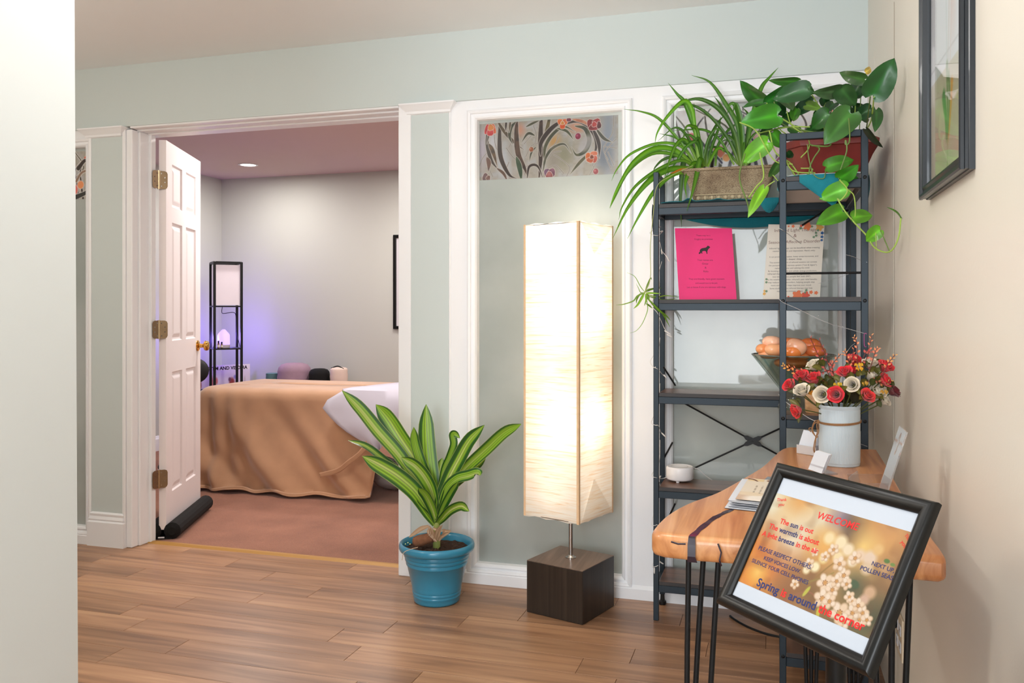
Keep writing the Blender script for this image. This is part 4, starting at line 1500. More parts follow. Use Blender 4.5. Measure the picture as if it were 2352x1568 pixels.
rd, bl = 'ink_red', 'ink_blue'
sline([('WELCOME', rd)], (708, 420), (995, 508), shear=.12, bold=.012)
sline([('The ', rd), ('sun', bl), (' is out', rd)], (453, 455), (683, 530), bold=.02)
sline([('The ', rd), ('warmth', bl), (' is about', rd)], (376, 490), (722, 610), bold=.02)
sline([('A light ', rd), ('breeze', bl), (' in the air', rd)], (330, 540), (717, 670), bold=.02)
sline([('PLEASE RESPECT OTHERS.', bl)], (303, 638), (672, 778), bold=.012)
sline([('KEEP VOICES LOW.', bl)], (340, 708), (594, 806), bold=.012)
sline([('SILENCE YOUR CELL PHONES', bl)], (258, 725), (648, 884), bold=.012)
sline([('NEXT UP,', bl)], (1090, 746), (1248, 802), bold=.015)
sline([('POLLEN SEASON', bl)], (1010, 778), (1302, 876), bold=.015)
sline([('Spring ', bl), ('is ', rd), ('around ', bl), ('the corner', rd)], (290, 888), (1034, 1208), bold=.022)
sline([('Thank', rd)], (434, 304), (502, 302), bold=.01)
sline([('you', rd)], (445, 338), (484, 336), bold=.01)
sline([('Thank', rd)], (1322, 540), (1362, 607), bold=.01)
sline([('you', rd)], (1294, 588), (1322, 632), bold=.01)
# pole and round foot of the stand
MB().tube([(.0898, 1.3997, .012), (.0898, 1.3997, .742)], .0155, 24).build('pole', M['frame_black'], ws, smooth=True)
MB().lathe([(.0, 0), (.150, 0), (.152, .004), (.148, .010), (.03, .014), (.017, .022)], (.0898, 1.3997, 0), 40).build('foot', M['black'], ws, smooth=False)
MB().box(SO - un * .0185, (.05, .05, .02), .003, Matrix((ux, uyy, un)).transposed()).build('tilt_bracket', M['black'], ws)
# =================================================================== DRACAENA IN THE BLUE POT
PC = Vector((-1.292, 3.172, 0))
dr_ = thing('potted_dracaena', 'striped-leaf dracaena in a glossy blue round pot on the plank floor', 'plant', PC)
prof = [(.0, .002), (.084, .0), (.090, .004), (.093, .012), (.0935, .024), (.0955, .026), (.0955, .032), (.0945, .034), (.0975, .040), (.0975, .046), (.0965, .048), (.099, .053),
        (.0985, .060), (.119, .150), (.1225, .152), (.1235, .160), (.1225, .165), (.1265, .168), (.1275, .176), (.1265, .181), (.1300, .184), (.1310, .192), (.1300, .198),
        (.1385, .202), (.1465, .206), (.1505, .214), (.1510, .224), (.1480, .233), (.1420, .236), (.1370, .233), (.1330, .224), (.1250, .185)]
MB().lathe(prof, PC, 64, close=False).build('pot', M['blue'], dr_, smooth=True)
so = MB()
nr, na = 12, 48
vs, fs = [], []
for i in range(nr + 1):
    for k in range(na):
        r = .1335 * i / nr
        a = 2 * math.pi * k / na
        vs.append((PC.x + r * math.cos(a), PC.y + r * math.sin(a), .206 + .012 * (1 - (i / nr) ** 2) + (rng.rand() - .5) * .010 * (i > 0) * (i < nr)))
for i in range(nr):
    for k in range(na):
        fs.append((i * na + k, i * na + (k + 1) % na, (i + 1) * na + (k + 1) % na, (i + 1) * na + k))
so.add(vs, fs).build('soil', M['soil'], dr_, kind='stuff')
# cut cane stub lying on the soil, dry husks round the foot of the shoot
q0, q1 = atY(948, 1246, 3.10), atY(1000, 1231, 3.12)
MB().tube(spl([q0, q0.lerp(q1, .25), q0.lerp(q1, .7), q1], 4), [.006, .017, .021, .022, .023, .023, .022, .021, .021, .020, .020, .019, .012], 14).build('cane_stub', M['root'], dr_, smooth=True)
BASE = atY(1003, 1216, 3.15)
MB().tube(spl([(BASE.x - .002, BASE.y + .004, .20), (BASE.x, BASE.y, BASE.z - .02), BASE + Vector((.001, 0, .03))], 4), [.015] * 5 + [.014, .013, .012, .010], 12).build('stem', P('green_shoot', (150, 160, 84), .6, var=.15), dr_, smooth=True)


def D(cx, cy, Y):
    return atY(740 + cx / 2.614, 850 + cy / 2.614, Y)


def dcol(seed):
    r = random.Random(seed)
    ph = r.uniform(-.25, .25)
    kw = r.uniform(.52, .80)

    def f(u, t):
        x = u + ph * .5
        g = (40, 92, 34)
        mid = (132, 174, 48)
        pale = (206, 212, 140)
        k = max(0, min(1, (kw - abs(x)) / .16))
        e = max(0, (abs(u) - .93) / .07)
        stripe = math.sin(u * 19 + seed) * .6 + math.sin(u * 41 + 2 * seed) * .4
        c = [g[i] * (1 - k) + mid[i] * k for i in range(3)]
        k2 = max(0, min(1, (.26 - abs(x + .1 * math.sin(seed))) / .08)) * (.40 + .35 * math.sin(t * 3 + seed))
        c = [c[i] * (1 - k2) + pale[i] * k2 for i in range(3)]
        c = [c[i] * (.96 + .20 * stripe * (k + .15)) for i in range(3)]
        c = [c[i] * (1 - e) + (164, 176, 96)[i] * e for i in range(3)]
        b_ = max(0, .12 - t) / .12
        c = [c[i] * (1 - b_ * .5) + (176, 190, 92)[i] * b_ * .5 for i in range(3)]
        return tuple(v / 255 for v in c)
    return f


DL = [  
    # path (crop), widths (m), depth at the tip, tilt
    ([(668, 915), (600, 720), (470, 520), (335, 365), (230, 235), (118, 120)], .047, 3.05, .35),
    ([(676, 905), (640, 700), (545, 520), (465, 400), (395, 290), (322, 205)], .060, 3.16, -.5),
    ([(680, 890), (650, 690), (597, 560), (560, 440), (550, 340)], .032, 3.12, .2),
    ([(686, 900), (668, 740), (640, 560), (626, 400), (624, 203)], .058, 3.20, .05),
    ([(668, 912), (590, 790), (480, 640), (370, 545), (265, 462), (153, 420)], .040, 3.12, .7),
    ([(672, 930), (640, 855), (560, 735), (460, 645), (350, 575), (240, 515)], .056, 3.00, .25),
    ([(682, 905), (665, 750), (625, 655), (560, 575), (474, 522)], .046, 3.07, -.3),
    ([(690, 915), (705, 800), (755, 660), (822, 530), (885, 420), (975, 328)], .046, 3.10, -.35),
    ([(698, 880), (760, 705), (862, 585), (985, 470), (1095, 370), (1196, 322)], .040, 3.12, .5),
    ([(692, 790), (722, 620), (762, 520), (788, 445), (782, 388), (800, 382), (828, 408)], .026, 3.14, .3),
    ([(700, 880), (765, 720), (835, 640), (910, 580), (982, 528)], .040, 3.20, .6),
    ([(698, 890), (735, 730), (802, 655), (878, 632), (930, 616), (950, 632)], .036, 3.05, -.2),
    ([(690, 940), (716, 892), (768, 838), (835, 812), (884, 846)], .032, 3.02, .4),
    ([(688, 905), (692, 720), (700, 620), (722, 525)], .036, 3.22, .0),
    ([(684, 935), (662, 835), (622, 752), (576, 706)], .032, 3.03, -.1),
    ([(697, 930), (722, 830), (772, 735), (818, 668)], .026, 3.08, .3),
    ([(682, 930), (650, 850), (600, 800), (560, 760)], .030, 3.10, .5),
]
for i, (pts, w, ytip, tilt) in enumerate(DL):
    m = len(pts)
    sp = [D(cx, cy, 3.15 + (ytip - 3.15) * (k / (m - 1)) ** 1.2) for k, (cx, cy) in enumerate(pts)]
    sp[0] = sp[0].lerp(BASE + Vector((0, 0, .03)), .6)
    pf = lambda t: (.42 + .58 * math.sin(math.pi * min(1, (t + .08) * .78)) ** 1.1) * (1 if t < .82 else max(0, 1 - ((t - .82) / .18) ** 2.2))
    blade(sp, w * 1.26, dcol(i), fold=.26, nc=21, tilt=tilt, prof=pf, roll=.35 * math.sin(i * 2.1)).build('leaf', M['leafm'], dr_, smooth=True, recalc=False)
for pts, w in (([(640, 935), (590, 955), (548, 985), (520, 1003)], .020), ([(640, 950), (650, 980), (690, 1030)], .020), ([(720, 960), (745, 965), (775, 962)], .016), ([(700, 1010), (735, 985), (770, 970)], .016), ([(665, 945), (700, 960), (722, 925)], .012), ([(640, 935), (668, 990), (672, 1025)], .018), ([(690, 1020), (700, 980), (716, 945)], .014), ([(655, 1010), (662, 975), (650, 940)], .016), ([(700, 1025), (712, 1000), (740, 990)], .014), ([(676, 1030), (684, 985), (692, 945)], .020), ([(640, 1000), (650, 975), (640, 950)], .014), ([(715, 1010), (728, 980), (730, 950)], .013), ([(668, 1000), (690, 960), (712, 930)], .012)):
    sp = [D(a, b_, 3.10 - .004 * k) for k, (a, b_) in enumerate(pts)]
    blade(sp, w, lambda u, t: (.78 - .1 * abs(u), .66 - .12 * abs(u), .54 - .12 * abs(u)), fold=.4, nc=5, tilt=.3).build('dry_husk', M['leafth'], dr_, recalc=False)
MB().tube(spl([D(575, 1062, 3.03), D(530, 1075, 3.025), D(490, 1095, 3.015), D(480, 1140, 3.014)], 5), .0012, 5).build('dry_rootlet', M['husk'], dr_)
sd = MB()
for cx, cy in ((500, 1043), (515, 1035), (528, 1043)):
    c = D(cx, cy, 3.05)
    sd.lathe([(.0, -.003), (.0035, 0), (.0, .003)], c, 6)
sd.build('seedlings', P('pale_sprout', (196, 210, 150), .6), dr_, kind='stuff')

# =================================================================== TEAL CLOTHS UNDER THE PLANTERS


def S(cx, cy, Y):
    return atY(1380 + cx / 3.267, 120 + cy / 3.267, Y)


zt = TIERS[4] + .0152
cl = MB()
# runner laid over the long top board: front edge, over the board, down behind
nx = 60
rows = []
xs = [-.408 + (.240 + .408) * i / nx for i in range(nx + 1)]
front = []
for x in xs:
    a = (x + .40) / .64
    drop = .0
    if x > -.06 and x < .02:
        drop = .055 * math.sin(math.pi * (x + .06) / .08)
    if x >= .02:
        drop = 0
    wav = .006 * abs(math.sin(a * 17 + .6)) + .016 * math.exp(-((x + .305) / .016) ** 2) + .010 * math.exp(-((x + .195) / .02) ** 2)
    front.append((drop, wav))
prof_rows = [(-1, 0), (-.5, 0), (0, 1), (.3, .5), (.7, .15), (1, .0)]
r0 = [(x, Y0 - .0135 if d > .002 else Y0 - .004, zt + .0028 + w - d) for x, (d, w) in zip(xs, front)]
r1 = [(x, Y0 - .0125 if d > .002 else Y0 + .008, zt + .0028 + w * .9) for x, (d, w) in zip(xs, front)]
r2 = [(x, Y0 + .035, zt + .0028 + w * .25) for x, (d, w) in zip(xs, front)]
r3 = [(x, Y1 - .02, zt + .0028) for x in xs]
r4 = [(x, Y1 + .0175, zt + .0030) for x in xs]


def hem(x):
    a = (x + .408) / .648
    return .012 + .066 * math.sin(math.pi * a) ** .8


r5 = [(x, Y1 + .0175 + .0015 * math.sin(x * 60), zt - hem(x) * .5) for x in xs]
r6 = [(x, Y1 + .0175 + .003 * math.sin(x * 48), zt - hem(x)) for x in xs]
cl.loops([r0, r1, r2, r3, r4, r5, r6], False)
co = cl.build('cloth_runner', M['teal'], origin=(-.08, 3.3, zt), smooth=True, recalc=False, solid=.0016)
tag(co, 'teal cloth runner spread under the tan planter, its hem sagging behind the top shelf', 'cloth')
# strip hanging at the left end of the shelf
st = MB()
rows = []
for i in range(12):
    t = i / 11
    rows.append([(X0 - PB / 2 - .004 - .003 * math.sin(t * 5), Y0 - .004 + .02 * t * .3, zt + .002 - .148 * t), (X0 - PB / 2 - .006, Y0 + .05 + .01 * math.sin(t * 6), zt + .002 - .115 * t)])
st.loops(rows, False).build('cloth_end', M['teal'], co, recalc=False, smooth=True)
# second cloth: folded napkin under the red planter, its corner hanging over the end rail
c2 = MB()
yA = YA - PB / 2 - .0065
z2 = TIERS[4] + .0152
flapL, flapR, tip = S(1490, 975, yA), S(1880, 940, yA), S(1745, 1150, yA)
rows = []
for i in range(9):
    t = i / 8
    a = Vector((flapL.x, yA - .001 * math.sin(t * 9), flapL.z)).lerp(Vector((tip.x - .004, yA, tip.z)), t)
    b_ = Vector((flapR.x, yA, flapR.z)).lerp(Vector((tip.x + .004, yA, tip.z)), t)
    rows.append([a.lerp(b_, k / 4) for k in range(5)])
top_ = [[Vector((XA - .004 + (XB - XA + .012) * k / 4, y, z2 + .0022)) for k in range(5)] for y in (Y0 - .03, YA + .12, YA + .02)]
lip = [[Vector((rows[0][k].x, YA - .012, max(z2 + .0022, rows[0][k].z))) for k in range(5)]]
c2.loops(top_ + lip + rows, False)
c2o = c2.build('cloth_napkin', M['teal'], origin=(.13, 2.9, z2), recalc=False, smooth=True, solid=.0016)
tag(c2o, 'folded teal napkin under the red-brown planter, one corner hanging over the end rail', 'cloth')
for x, sg in ((XB + PB / 2 + .003, 1), (XA - PB / 2 - .003, -1)):
    rr = []
    for i in range(8):
        t = i / 7
        rr.append([(x + sg * .004 * math.sin(t * 4 + k), YA + .012 + .02 * k, z2 + .003 - (.085 if sg > 0 else .05) * t * (1 - .12 * k)) for k in range(5)])
    MB().loops(rr, False).build('cloth_edge', M['teal'], c2o, recalc=False, smooth=True)

# =================================================================== SPIDER PLANT IN THE TAN PLANTER
zp = zt + .0045
YPL = 3.305
sp_ = thing('spider_plant', 'spider plant with long arching leaves in a tan pebbled planter on the top shelf', 'plant', (-.20, YPL, zp))
ptl, ptr = atY(1565, 380, YPL - .055), atY(1786, 367, YPL - .055)
xl, xr = -.336, .012


def rrect(x0, x1, y0, y1, r, z, n=4):
    out = []
    for cx, cy, a0 in ((x1 - r, y1 - r, 0), (x0 + r, y1 - r, 90), (x0 + r, y0 + r, 180), (x1 - r, y0 + r, 270)):
        for k in range(n + 1):
            a = math.radians(a0 + 90 * k / n)
            out.append((cx + r * math.cos(a), cy + r * math.sin(a), z))
    return out


rings = []
for z, d in ((0, .046), (.004, .044), (.030, .038), (.118, .008), (.120, .000), (.128, -.001), (.1295, .001), (.1295, .010), (.115, .014), (.105, .016)):
    rings.append(rrect(xl + d, xr - d, YPL - .062 + d * .55, YPL + .062 - d * .55, .014, zp + z))
MB().loops(rings, True, True, False).build('planter', M['tan_pot'], sp_, smooth=False)
MB().loops([rrect(xl + .018, xr - .018, YPL - .05, YPL + .05, .012, zp + .114)], True, True, False).build('soil', M['soil'], sp_, kind='stuff')
yb_ = YPL - .062 + .040 * .55 - .0005
for k in range(10):
    c = (xl + .062 + k * (xr - xl - .124) / 9, yb_ - .0005, zp + .0195)
    bd = MB()
    ring = [[Vector((c[0] + .0080 * s * math.cos(a), c[1] - h, c[2] + .0080 * s * math.sin(a))) for a in [2 * math.pi * q / 12 for q in range(12)]] for s, h in ((1, 0), (.95, .002), (.7, .0042), (.3, .0052), (.05, .0054))]
    bd.loops(ring, True).build('bead', M['tan_plain'], sp_, smooth=True)
    if k < 9:
        hx_ = c[0] + (xr - xl - .124) / 18
        for q in (-.0028, .0028):
            MB().tube([(hx_ + q, yb_ - .001, c[2] - .005), (hx_ + q, yb_ - .0022, c[2]), (hx_ + q, yb_ - .001, c[2] + .005)], .0016, 6).build('reel', M['tan_plain'], sp_)
for z in (.0085, .0310):
    MB().tube([(xl + .049, yb_ + (.003 if z < .01 else -.0035), zp + z), (xr - .049, yb_ + (.003 if z < .01 else -.0035), zp + z)], .0022, 8).build('rim_band', M['tan_plain'], sp_)

SPL = [
    ([(770, 835), (742, 700), (640, 400), (570, 310), (505, 230)], 34, 3.28), ([(790, 835), (800, 700), (870, 540), (930, 470)], 30, 3.33),
    ([(740, 830), (705, 560), (680, 420), (620, 365), (500, 480), (425, 600), (405, 690)], 34, 3.22), ([(765, 830), (730, 600), (690, 555), (640, 560), (612, 660)], 26, 3.24),
    ([(740, 830), (660, 650), (560, 565), (430, 665)], 22, 3.34), ([(720, 830), (600, 705), (420, 685), (220, 765), (120, 880), (80, 965)], 22, 3.20),
    ([(700, 835), (560, 735), (400, 722), (240, 830), (120, 1030), (65, 1168)], 42, 3.16), ([(700, 840), (560, 772), (380, 762), (210, 890), (105, 1090), (68, 1172)], 28, 3.18),
    ([(720, 835), (600, 812), (430, 880), (260, 1005), (160, 1160), (135, 1255)], 26, 3.15), ([(700, 848), (520, 875), (360, 965), (205, 1160), (90, 1395)], 46, 3.14),
    ([(680, 868), (530, 925), (400, 1045), (280, 1240), (200, 1398)], 32, 3.16), ([(730, 825), (570, 640), (430, 495), (300, 445), (170, 427)], 22, 3.22),
    ([(770, 838), (700, 830), (650, 920), (632, 1000), (646, 1098)], 34, 3.20), ([(775, 835), (745, 800), (722, 900), (690, 1040), (645, 1192)], 38, 3.19),
    ([(700, 845), (640, 790), (612, 900), (598, 1120), (607, 1312)], 42, 3.37), ([(780, 832), (735, 680), (650, 700), (560, 830), (485, 940)], 26, 3.26),
    ([(800, 835), (830, 720), (885, 570), (900, 480)], 26, 3.34), ([(760, 835), (700, 600), (705, 480), (700, 380)], 14, 3.34),
    ([(1050, 825), (1000, 600), (890, 430), (760, 355), (640, 365), (520, 440)], 34, 3.30), ([(1060, 825), (1030, 560), (940, 390), (820, 225), (680, 172)], 34, 3.32),
    ([(1070, 825), (1050, 570), (1015, 410), (970, 390), (945, 480)], 34, 3.30), ([(1040, 825), (960, 660), (830, 490), (700, 402), (580, 400), (522, 440)], 24, 3.33),
    ([(1085, 825), (1130, 520), (1200, 280), (1265, 190), (1332, 115)], 34, 3.36), ([(1000, 820), (900, 665), (785, 585), (650, 580), (540, 590)], 20, 3.36),
    ([(1070, 820), (1060, 600), (1040, 460), (1010, 385), (985, 490)], 36, 3.28), ([(1030, 815), (940, 740), (840, 710), (760, 740)], 22, 3.36),
    ([(1085, 820), (1125, 740), (1225, 655)], 20, 3.36), ([(1090, 825), (1185, 740), (1290, 690)], 18, 3.34), ([(1050, 825), (980, 560), (900, 400), (850, 330)], 26, 3.36),
    ([(860, 830), (880, 700), (980, 560), (1060, 540)], 22, 3.36), ([(750, 835), (680, 720), (560, 640), (440, 610)], 24, 3.32), ([(720, 840), (610, 780), (480, 800), (410, 860), (395, 900)], 22, 3.27),
    ([(1060, 825), (1100, 640), (1110, 480), (1060, 410)], 30, 3.34), ([(800, 835), (860, 740), (900, 720), (925, 755)], 26, 3.24), ([(690, 850), (600, 880), (540, 905), (512, 907)], 14, 3.22),
    ([(1040, 822), (1010, 720), (990, 620), (1010, 520)], 24, 3.36), ([(745, 838), (640, 660), (560, 700), (500, 860), (480, 950)], 26, 3.22),
]

rs_ = random.Random(11)
for q in range(16):
    bx0 = rs_.choice([760, 770, 1055, 1070])
    dx = rs_.uniform(-260, 200)
    hh = rs_.uniform(120, 300)
    SPL.append(([(bx0, 830), (bx0 + dx * .25, 830 - hh * .7), (bx0 + dx * .65, 830 - hh), (bx0 + dx, 830 - hh * rs_.uniform(.55, 1.0))], rs_.uniform(14, 26), rs_.uniform(3.26, 3.37)))


def gcol(seed, a=(108, 164, 40), b=(62, 118, 30), yellow=0.0):
    r = random.Random(seed)
    k0 = r.random()

    def f(u, t):
        k = .5 + .5 * math.cos(u * 3.1)
        c = [b[i] * (1 - k) + a[i] * k for i in range(3)]
        l = .80 + .30 * k0
        y = max(0, .2 - t) / .2 * .5 + yellow
        c = [c[i] * l * (1 - y) + (196, 206, 110)[i] * y for i in range(3)]
        return tuple(min(1, v / 255) for v in c)
    return f


for i, (pts, w, yt_) in enumerate(SPL):
    m = len(pts)
    sp = [S(cx, cy, YPL + (yt_ - YPL) * (k / (m - 1))) for k, (cx, cy) in enumerate(pts)]
    near = max(0, (3.24 - yt_) / .1)
    sp[0].z = max(zp + .112, sp[0].z - .012)
    if i == 34:
        cf = lambda u, t: (.85, .50, .16)
    else:
        cf = gcol(i, (118, 178, 40) if yt_ < 3.25 else (92, 146, 40), (76, 138, 28) if yt_ < 3.25 else (52, 106, 30))
    blade(sp, w / 3.267 * 3.2 / 1960 * 1.05, cf, fold=.35, nc=7, tilt=.25 * math.sin(i * 1.9), n=5,
          prof=lambda t: (.55 + .45 * math.sin(math.pi * min(1, t * .9 + .1))) * (1 if t < .45 else max(0, (1 - t) / .55) ** .65)).build('leaf', M['leafth'], sp_, smooth=True, recalc=False)


def Q(cx, cy, Y):
    return atY(1400 + cx / 7.84, 600 + cy / 7.84, Y)


# runner with a plantlet hanging by the left post
MB().tube(spl([S(690, 850, 3.24), S(520, 930, 3.20), S(420, 1010, 3.18), S(395, 1200, 3.175), S(372, 1450, 3.175), Q(735, 300, 3.175), Q(640, 560, 3.17)], 6), .0013, 6).build('runner', P('pale_green_runner', (170, 176, 110), .6), sp_)
PLT = [([(640, 560), (555, 450), (455, 275), (318, 203)], 14), ([(640, 565), (505, 622), (430, 712), (255, 772), (118, 786)], 26), ([(640, 545), (570, 680), (505, 785), (432, 852)], 44),
       ([(650, 585), (662, 690), (628, 800)], 36), ([(655, 580), (690, 610), (724, 672)], 34), ([(650, 560), (690, 512), (742, 488)], 24), ([(655, 572), (760, 572), (925, 580)], 36),
       ([(640, 545), (690, 405), (740, 300), (757, 335)], 26), ([(655, 610), (682, 770), (680, 900), (590, 1120), (480, 1250), (372, 1290)], 14), ([(660, 760), (720, 800), (768, 845)], 30),
       ([(660, 640), (870, 865), (965, 950), (1085, 1180)], 42), ([(660, 640), (900, 890), (1005, 965), (1100, 1065)], 36), ([(680, 600), (870, 640), (1010, 618), (1250, 640)], 22), ([(680, 620), (940, 690), (1250, 672)], 22),
       ([(640, 560), (560, 560), (520, 480), (480, 400)], 14), ([(650, 600), (720, 700), (750, 745)], 26), ([(640, 550), (760, 500), (935, 480)], 36), ([(635, 575), (540, 600), (490, 690), (480, 760)], 30)]
for i, (pts, w) in enumerate(PLT):
    m = len(pts)
    yy = [3.17, 3.15, 3.19, 3.13, 3.20][i % 5]
    if i in (10, 11, 12, 13, 16):
        yy = 3.30 if i in (12, 13) else 3.25
    blade([Q(cx, cy, 3.17 + (yy - 3.17) * k / (m - 1)) for k, (cx, cy) in enumerate(pts)], w / 7.84 * 3.15 / 1960 * 1.1, gcol(i + 50, (140, 186, 56), (104, 160, 40), .08), fold=.35, nc=7, tilt=.2 * math.sin(i)).build('leaf', M['leafth'], sp_, smooth=True, recalc=False)

# =================================================================== POTHOS IN THE RED-BROWN PLANTER
z3 = z2 + .018
RC = Vector((.168, 2.93, z3))
tr = thing('drip_tray', 'flat white drip tray under the red-brown planter', 'tray', (RC.x - .02, 2.90, z2 + .0035))
MB().loops([rrect(.035 + d, .262 - d, 2.72 + d, 3.10 - d, .03, z2 + .0035 + z) for d, z in ((.008, 0), (.004, .001), (0, .012), (.003, .0125), (.008, .004))], True, True, True).build('tray_body', M['ivory_plain'], tr)
po = thing('pothos', 'trailing pothos with heart-shaped leaves in a red-brown planter, by the right wall', 'plant', RC)


def octa(hx, hy, ch, z):
    return [(RC.x + x, RC.y + y, z) for x, y in ((hx, -hy + ch), (hx, hy - ch), (hx - ch, hy), (-hx + ch, hy), (-hx, hy - ch), (-hx, -hy + ch), (-hx + ch * .8, -hy), (hx - ch * .5, -hy))]


rings = [octa(.090, .130, .04, z3), octa(.092, .132, .04, z3 + .003), octa(.128, .170, .05, z3 + .088), octa(.1335, .176, .05, z3 + .090), octa(.136, .178, .05, z3 + .110), octa(.131, .173, .05, z3 + .110), octa(.126, .168, .05, z3 + .094)]
MB().loops(rings, True, True, False).build('planter', M['red_pot'], po)
MB().loops([octa(.126, .168, .05, z3 + .100)], True, True, False).build('soil', M['soil'], po, kind='stuff')

DK, MD, BR_, OL = (30, 78, 36), (44, 104, 34), (84, 158, 34), (66, 104, 52)
POL = [  # attach, tip (crop coords), width px, depth, tilt, colour
    ((2035, 330), (2206, 45), 200, 2.46, .12, (30, 88, 34)), ((1985, 205), (1783, 156), 100, 2.84, -.35, OL), ((1975, 215), (1870, 350), 120, 2.88, .5, DK),
    ((1225, 378), (1040, 218), 130, 2.92, -.5, MD), ((1560, 275), (1285, 352), 150, 2.74, .25, (36, 90, 40)), ((1485, 215), (1255, 216), 80, 2.90, -.6, (52, 112, 40)),
    ((1332, 470), (1046, 530), 185, 2.70, .2, (58, 140, 26)), ((1230, 375), (1058, 408), 60, 2.86, .6, MD), ((1240, 378), (1400, 248), 95, 2.82, .4, (40, 110, 36)),
    ((1800, 285), (1594, 306), 110, 2.76, -.45, (66, 98, 58)), ((1800, 270), (1912, 405), 150, 2.74, .3, (56, 96, 50)), ((1680, 300), (1855, 262), 70, 2.90, .3, DK),
    ((1880, 450), (1678, 688), 205, 2.665, .15, (66, 118, 50)), ((1715, 455), (1578, 575), 140, 2.76, .3, (44, 98, 36)), ((2030, 425), (1915, 490), 110, 2.80, .3, DK),
    ((2065, 428), (2062, 592), 90, 2.58, -.4, (44, 90, 40)), ((1990, 578), (2116, 722), 52, 2.52, .5, (26, 40, 26)), ((1255, 672), (1053, 832), 150, 2.68, .25, (104, 178, 38)),
    ((1228, 1018), (1103, 1238), 85, 2.64, .2, (120, 184, 32)), ((1338, 832), (1258, 942), 70, 2.68, -.3, (66, 110, 50)), ((1690, 862), (1905, 800), 115, 2.63, -.3, (70, 138, 38)),
    ((1790, 945), (1935, 850), 120, 2.62, .4, (58, 140, 34)), ((1790, 948), (1950, 925), 80, 2.63, -.6, (44, 118, 30)), ((1850, 1020), (1636, 1098), 140, 2.615, .25, (92, 176, 34)),
    ((1820, 1190), (1618, 1288), 140, 2.61, .2, (74, 140, 24)), ((1885, 1240), (2044, 1222), 105, 2.60, -.25, (86, 150, 28)), ((2100, 1330), (1984, 1420), 105, 2.48, .2, (96, 166, 34)),
    ((2252, 1243), (2153, 1156), 22, 2.38, .9, (70, 120, 30)), ((1400, 745), (1440, 795), 55, 2.66, .2, (30, 66, 26)), ((1595, 368), (1430, 475), 110, 2.84, .4, DK),
    ((1540, 395), (1655, 425), 75, 2.82, -.3, (104, 146, 52)), ((1310, 372), (1385, 482), 90, 2.90, -.2, DK), ((1290, 600), (1375, 725), 100, 2.74, .2, (74, 150, 40)),
    ((1560, 262), (1602, 312), 55, 2.80, .4, MD), ((1985, 150), (2032, 116), 48, 2.66, .2, (220, 190, 84)), ((1470, 420), (1440, 520), 80, 2.85, .3, (60, 130, 34)),
    ((1750, 380), (1690, 450), 90, 2.84, .5, DK), ((1480, 600), (1400, 560), 80, 2.80, .5, (46, 110, 36)), ((1960, 330), (1900, 260), 90, 2.92, .2, DK),
    ((1600, 570), (1530, 600), 60, 2.80, .2, (40, 92, 34)), ((1660, 545), (1560, 590), 90, 2.82, -.3, (36, 84, 34)), ((1860, 400), (1800, 470), 70, 2.86, .2, (50, 92, 40)),
]
rx_ = random.Random(5)
for q in range(16):
    ax_, ay_ = rx_.uniform(1250, 1980), rx_.uniform(330, 620)
    an = rx_.uniform(0, 6.28)
    ln = rx_.uniform(70, 120)
    POL.append(((ax_, ay_), (ax_ + ln * math.cos(an), ay_ + ln * .7 * math.sin(an) + 20), ln * rx_.uniform(.75, 1.0), rx_.uniform(2.84, 2.96), rx_.uniform(-.6, .6), rx_.choice([DK, DK, MD, (40, 96, 38), OL])))
for i, (A, T, w, Y, tilt, col) in enumerate(POL):
    dz = .03 if i % 3 else -.03
    heart(S(*A, Y), S(*T, Y + dz), w / 3.267 * (Y * .96) / 1960, col, tilt, arch=.10 + .04 * math.sin(i), cup=.16, vein=(1.0, 1.0, 1.0)).build('leaf', M['leafm'], po, smooth=True, recalc=False)
GV = P('green_vine', (150, 178, 78), .5, var=.15, vscale=40)
GP = P('olive_vine', (96, 122, 56), .5, var=.2, vscale=40)
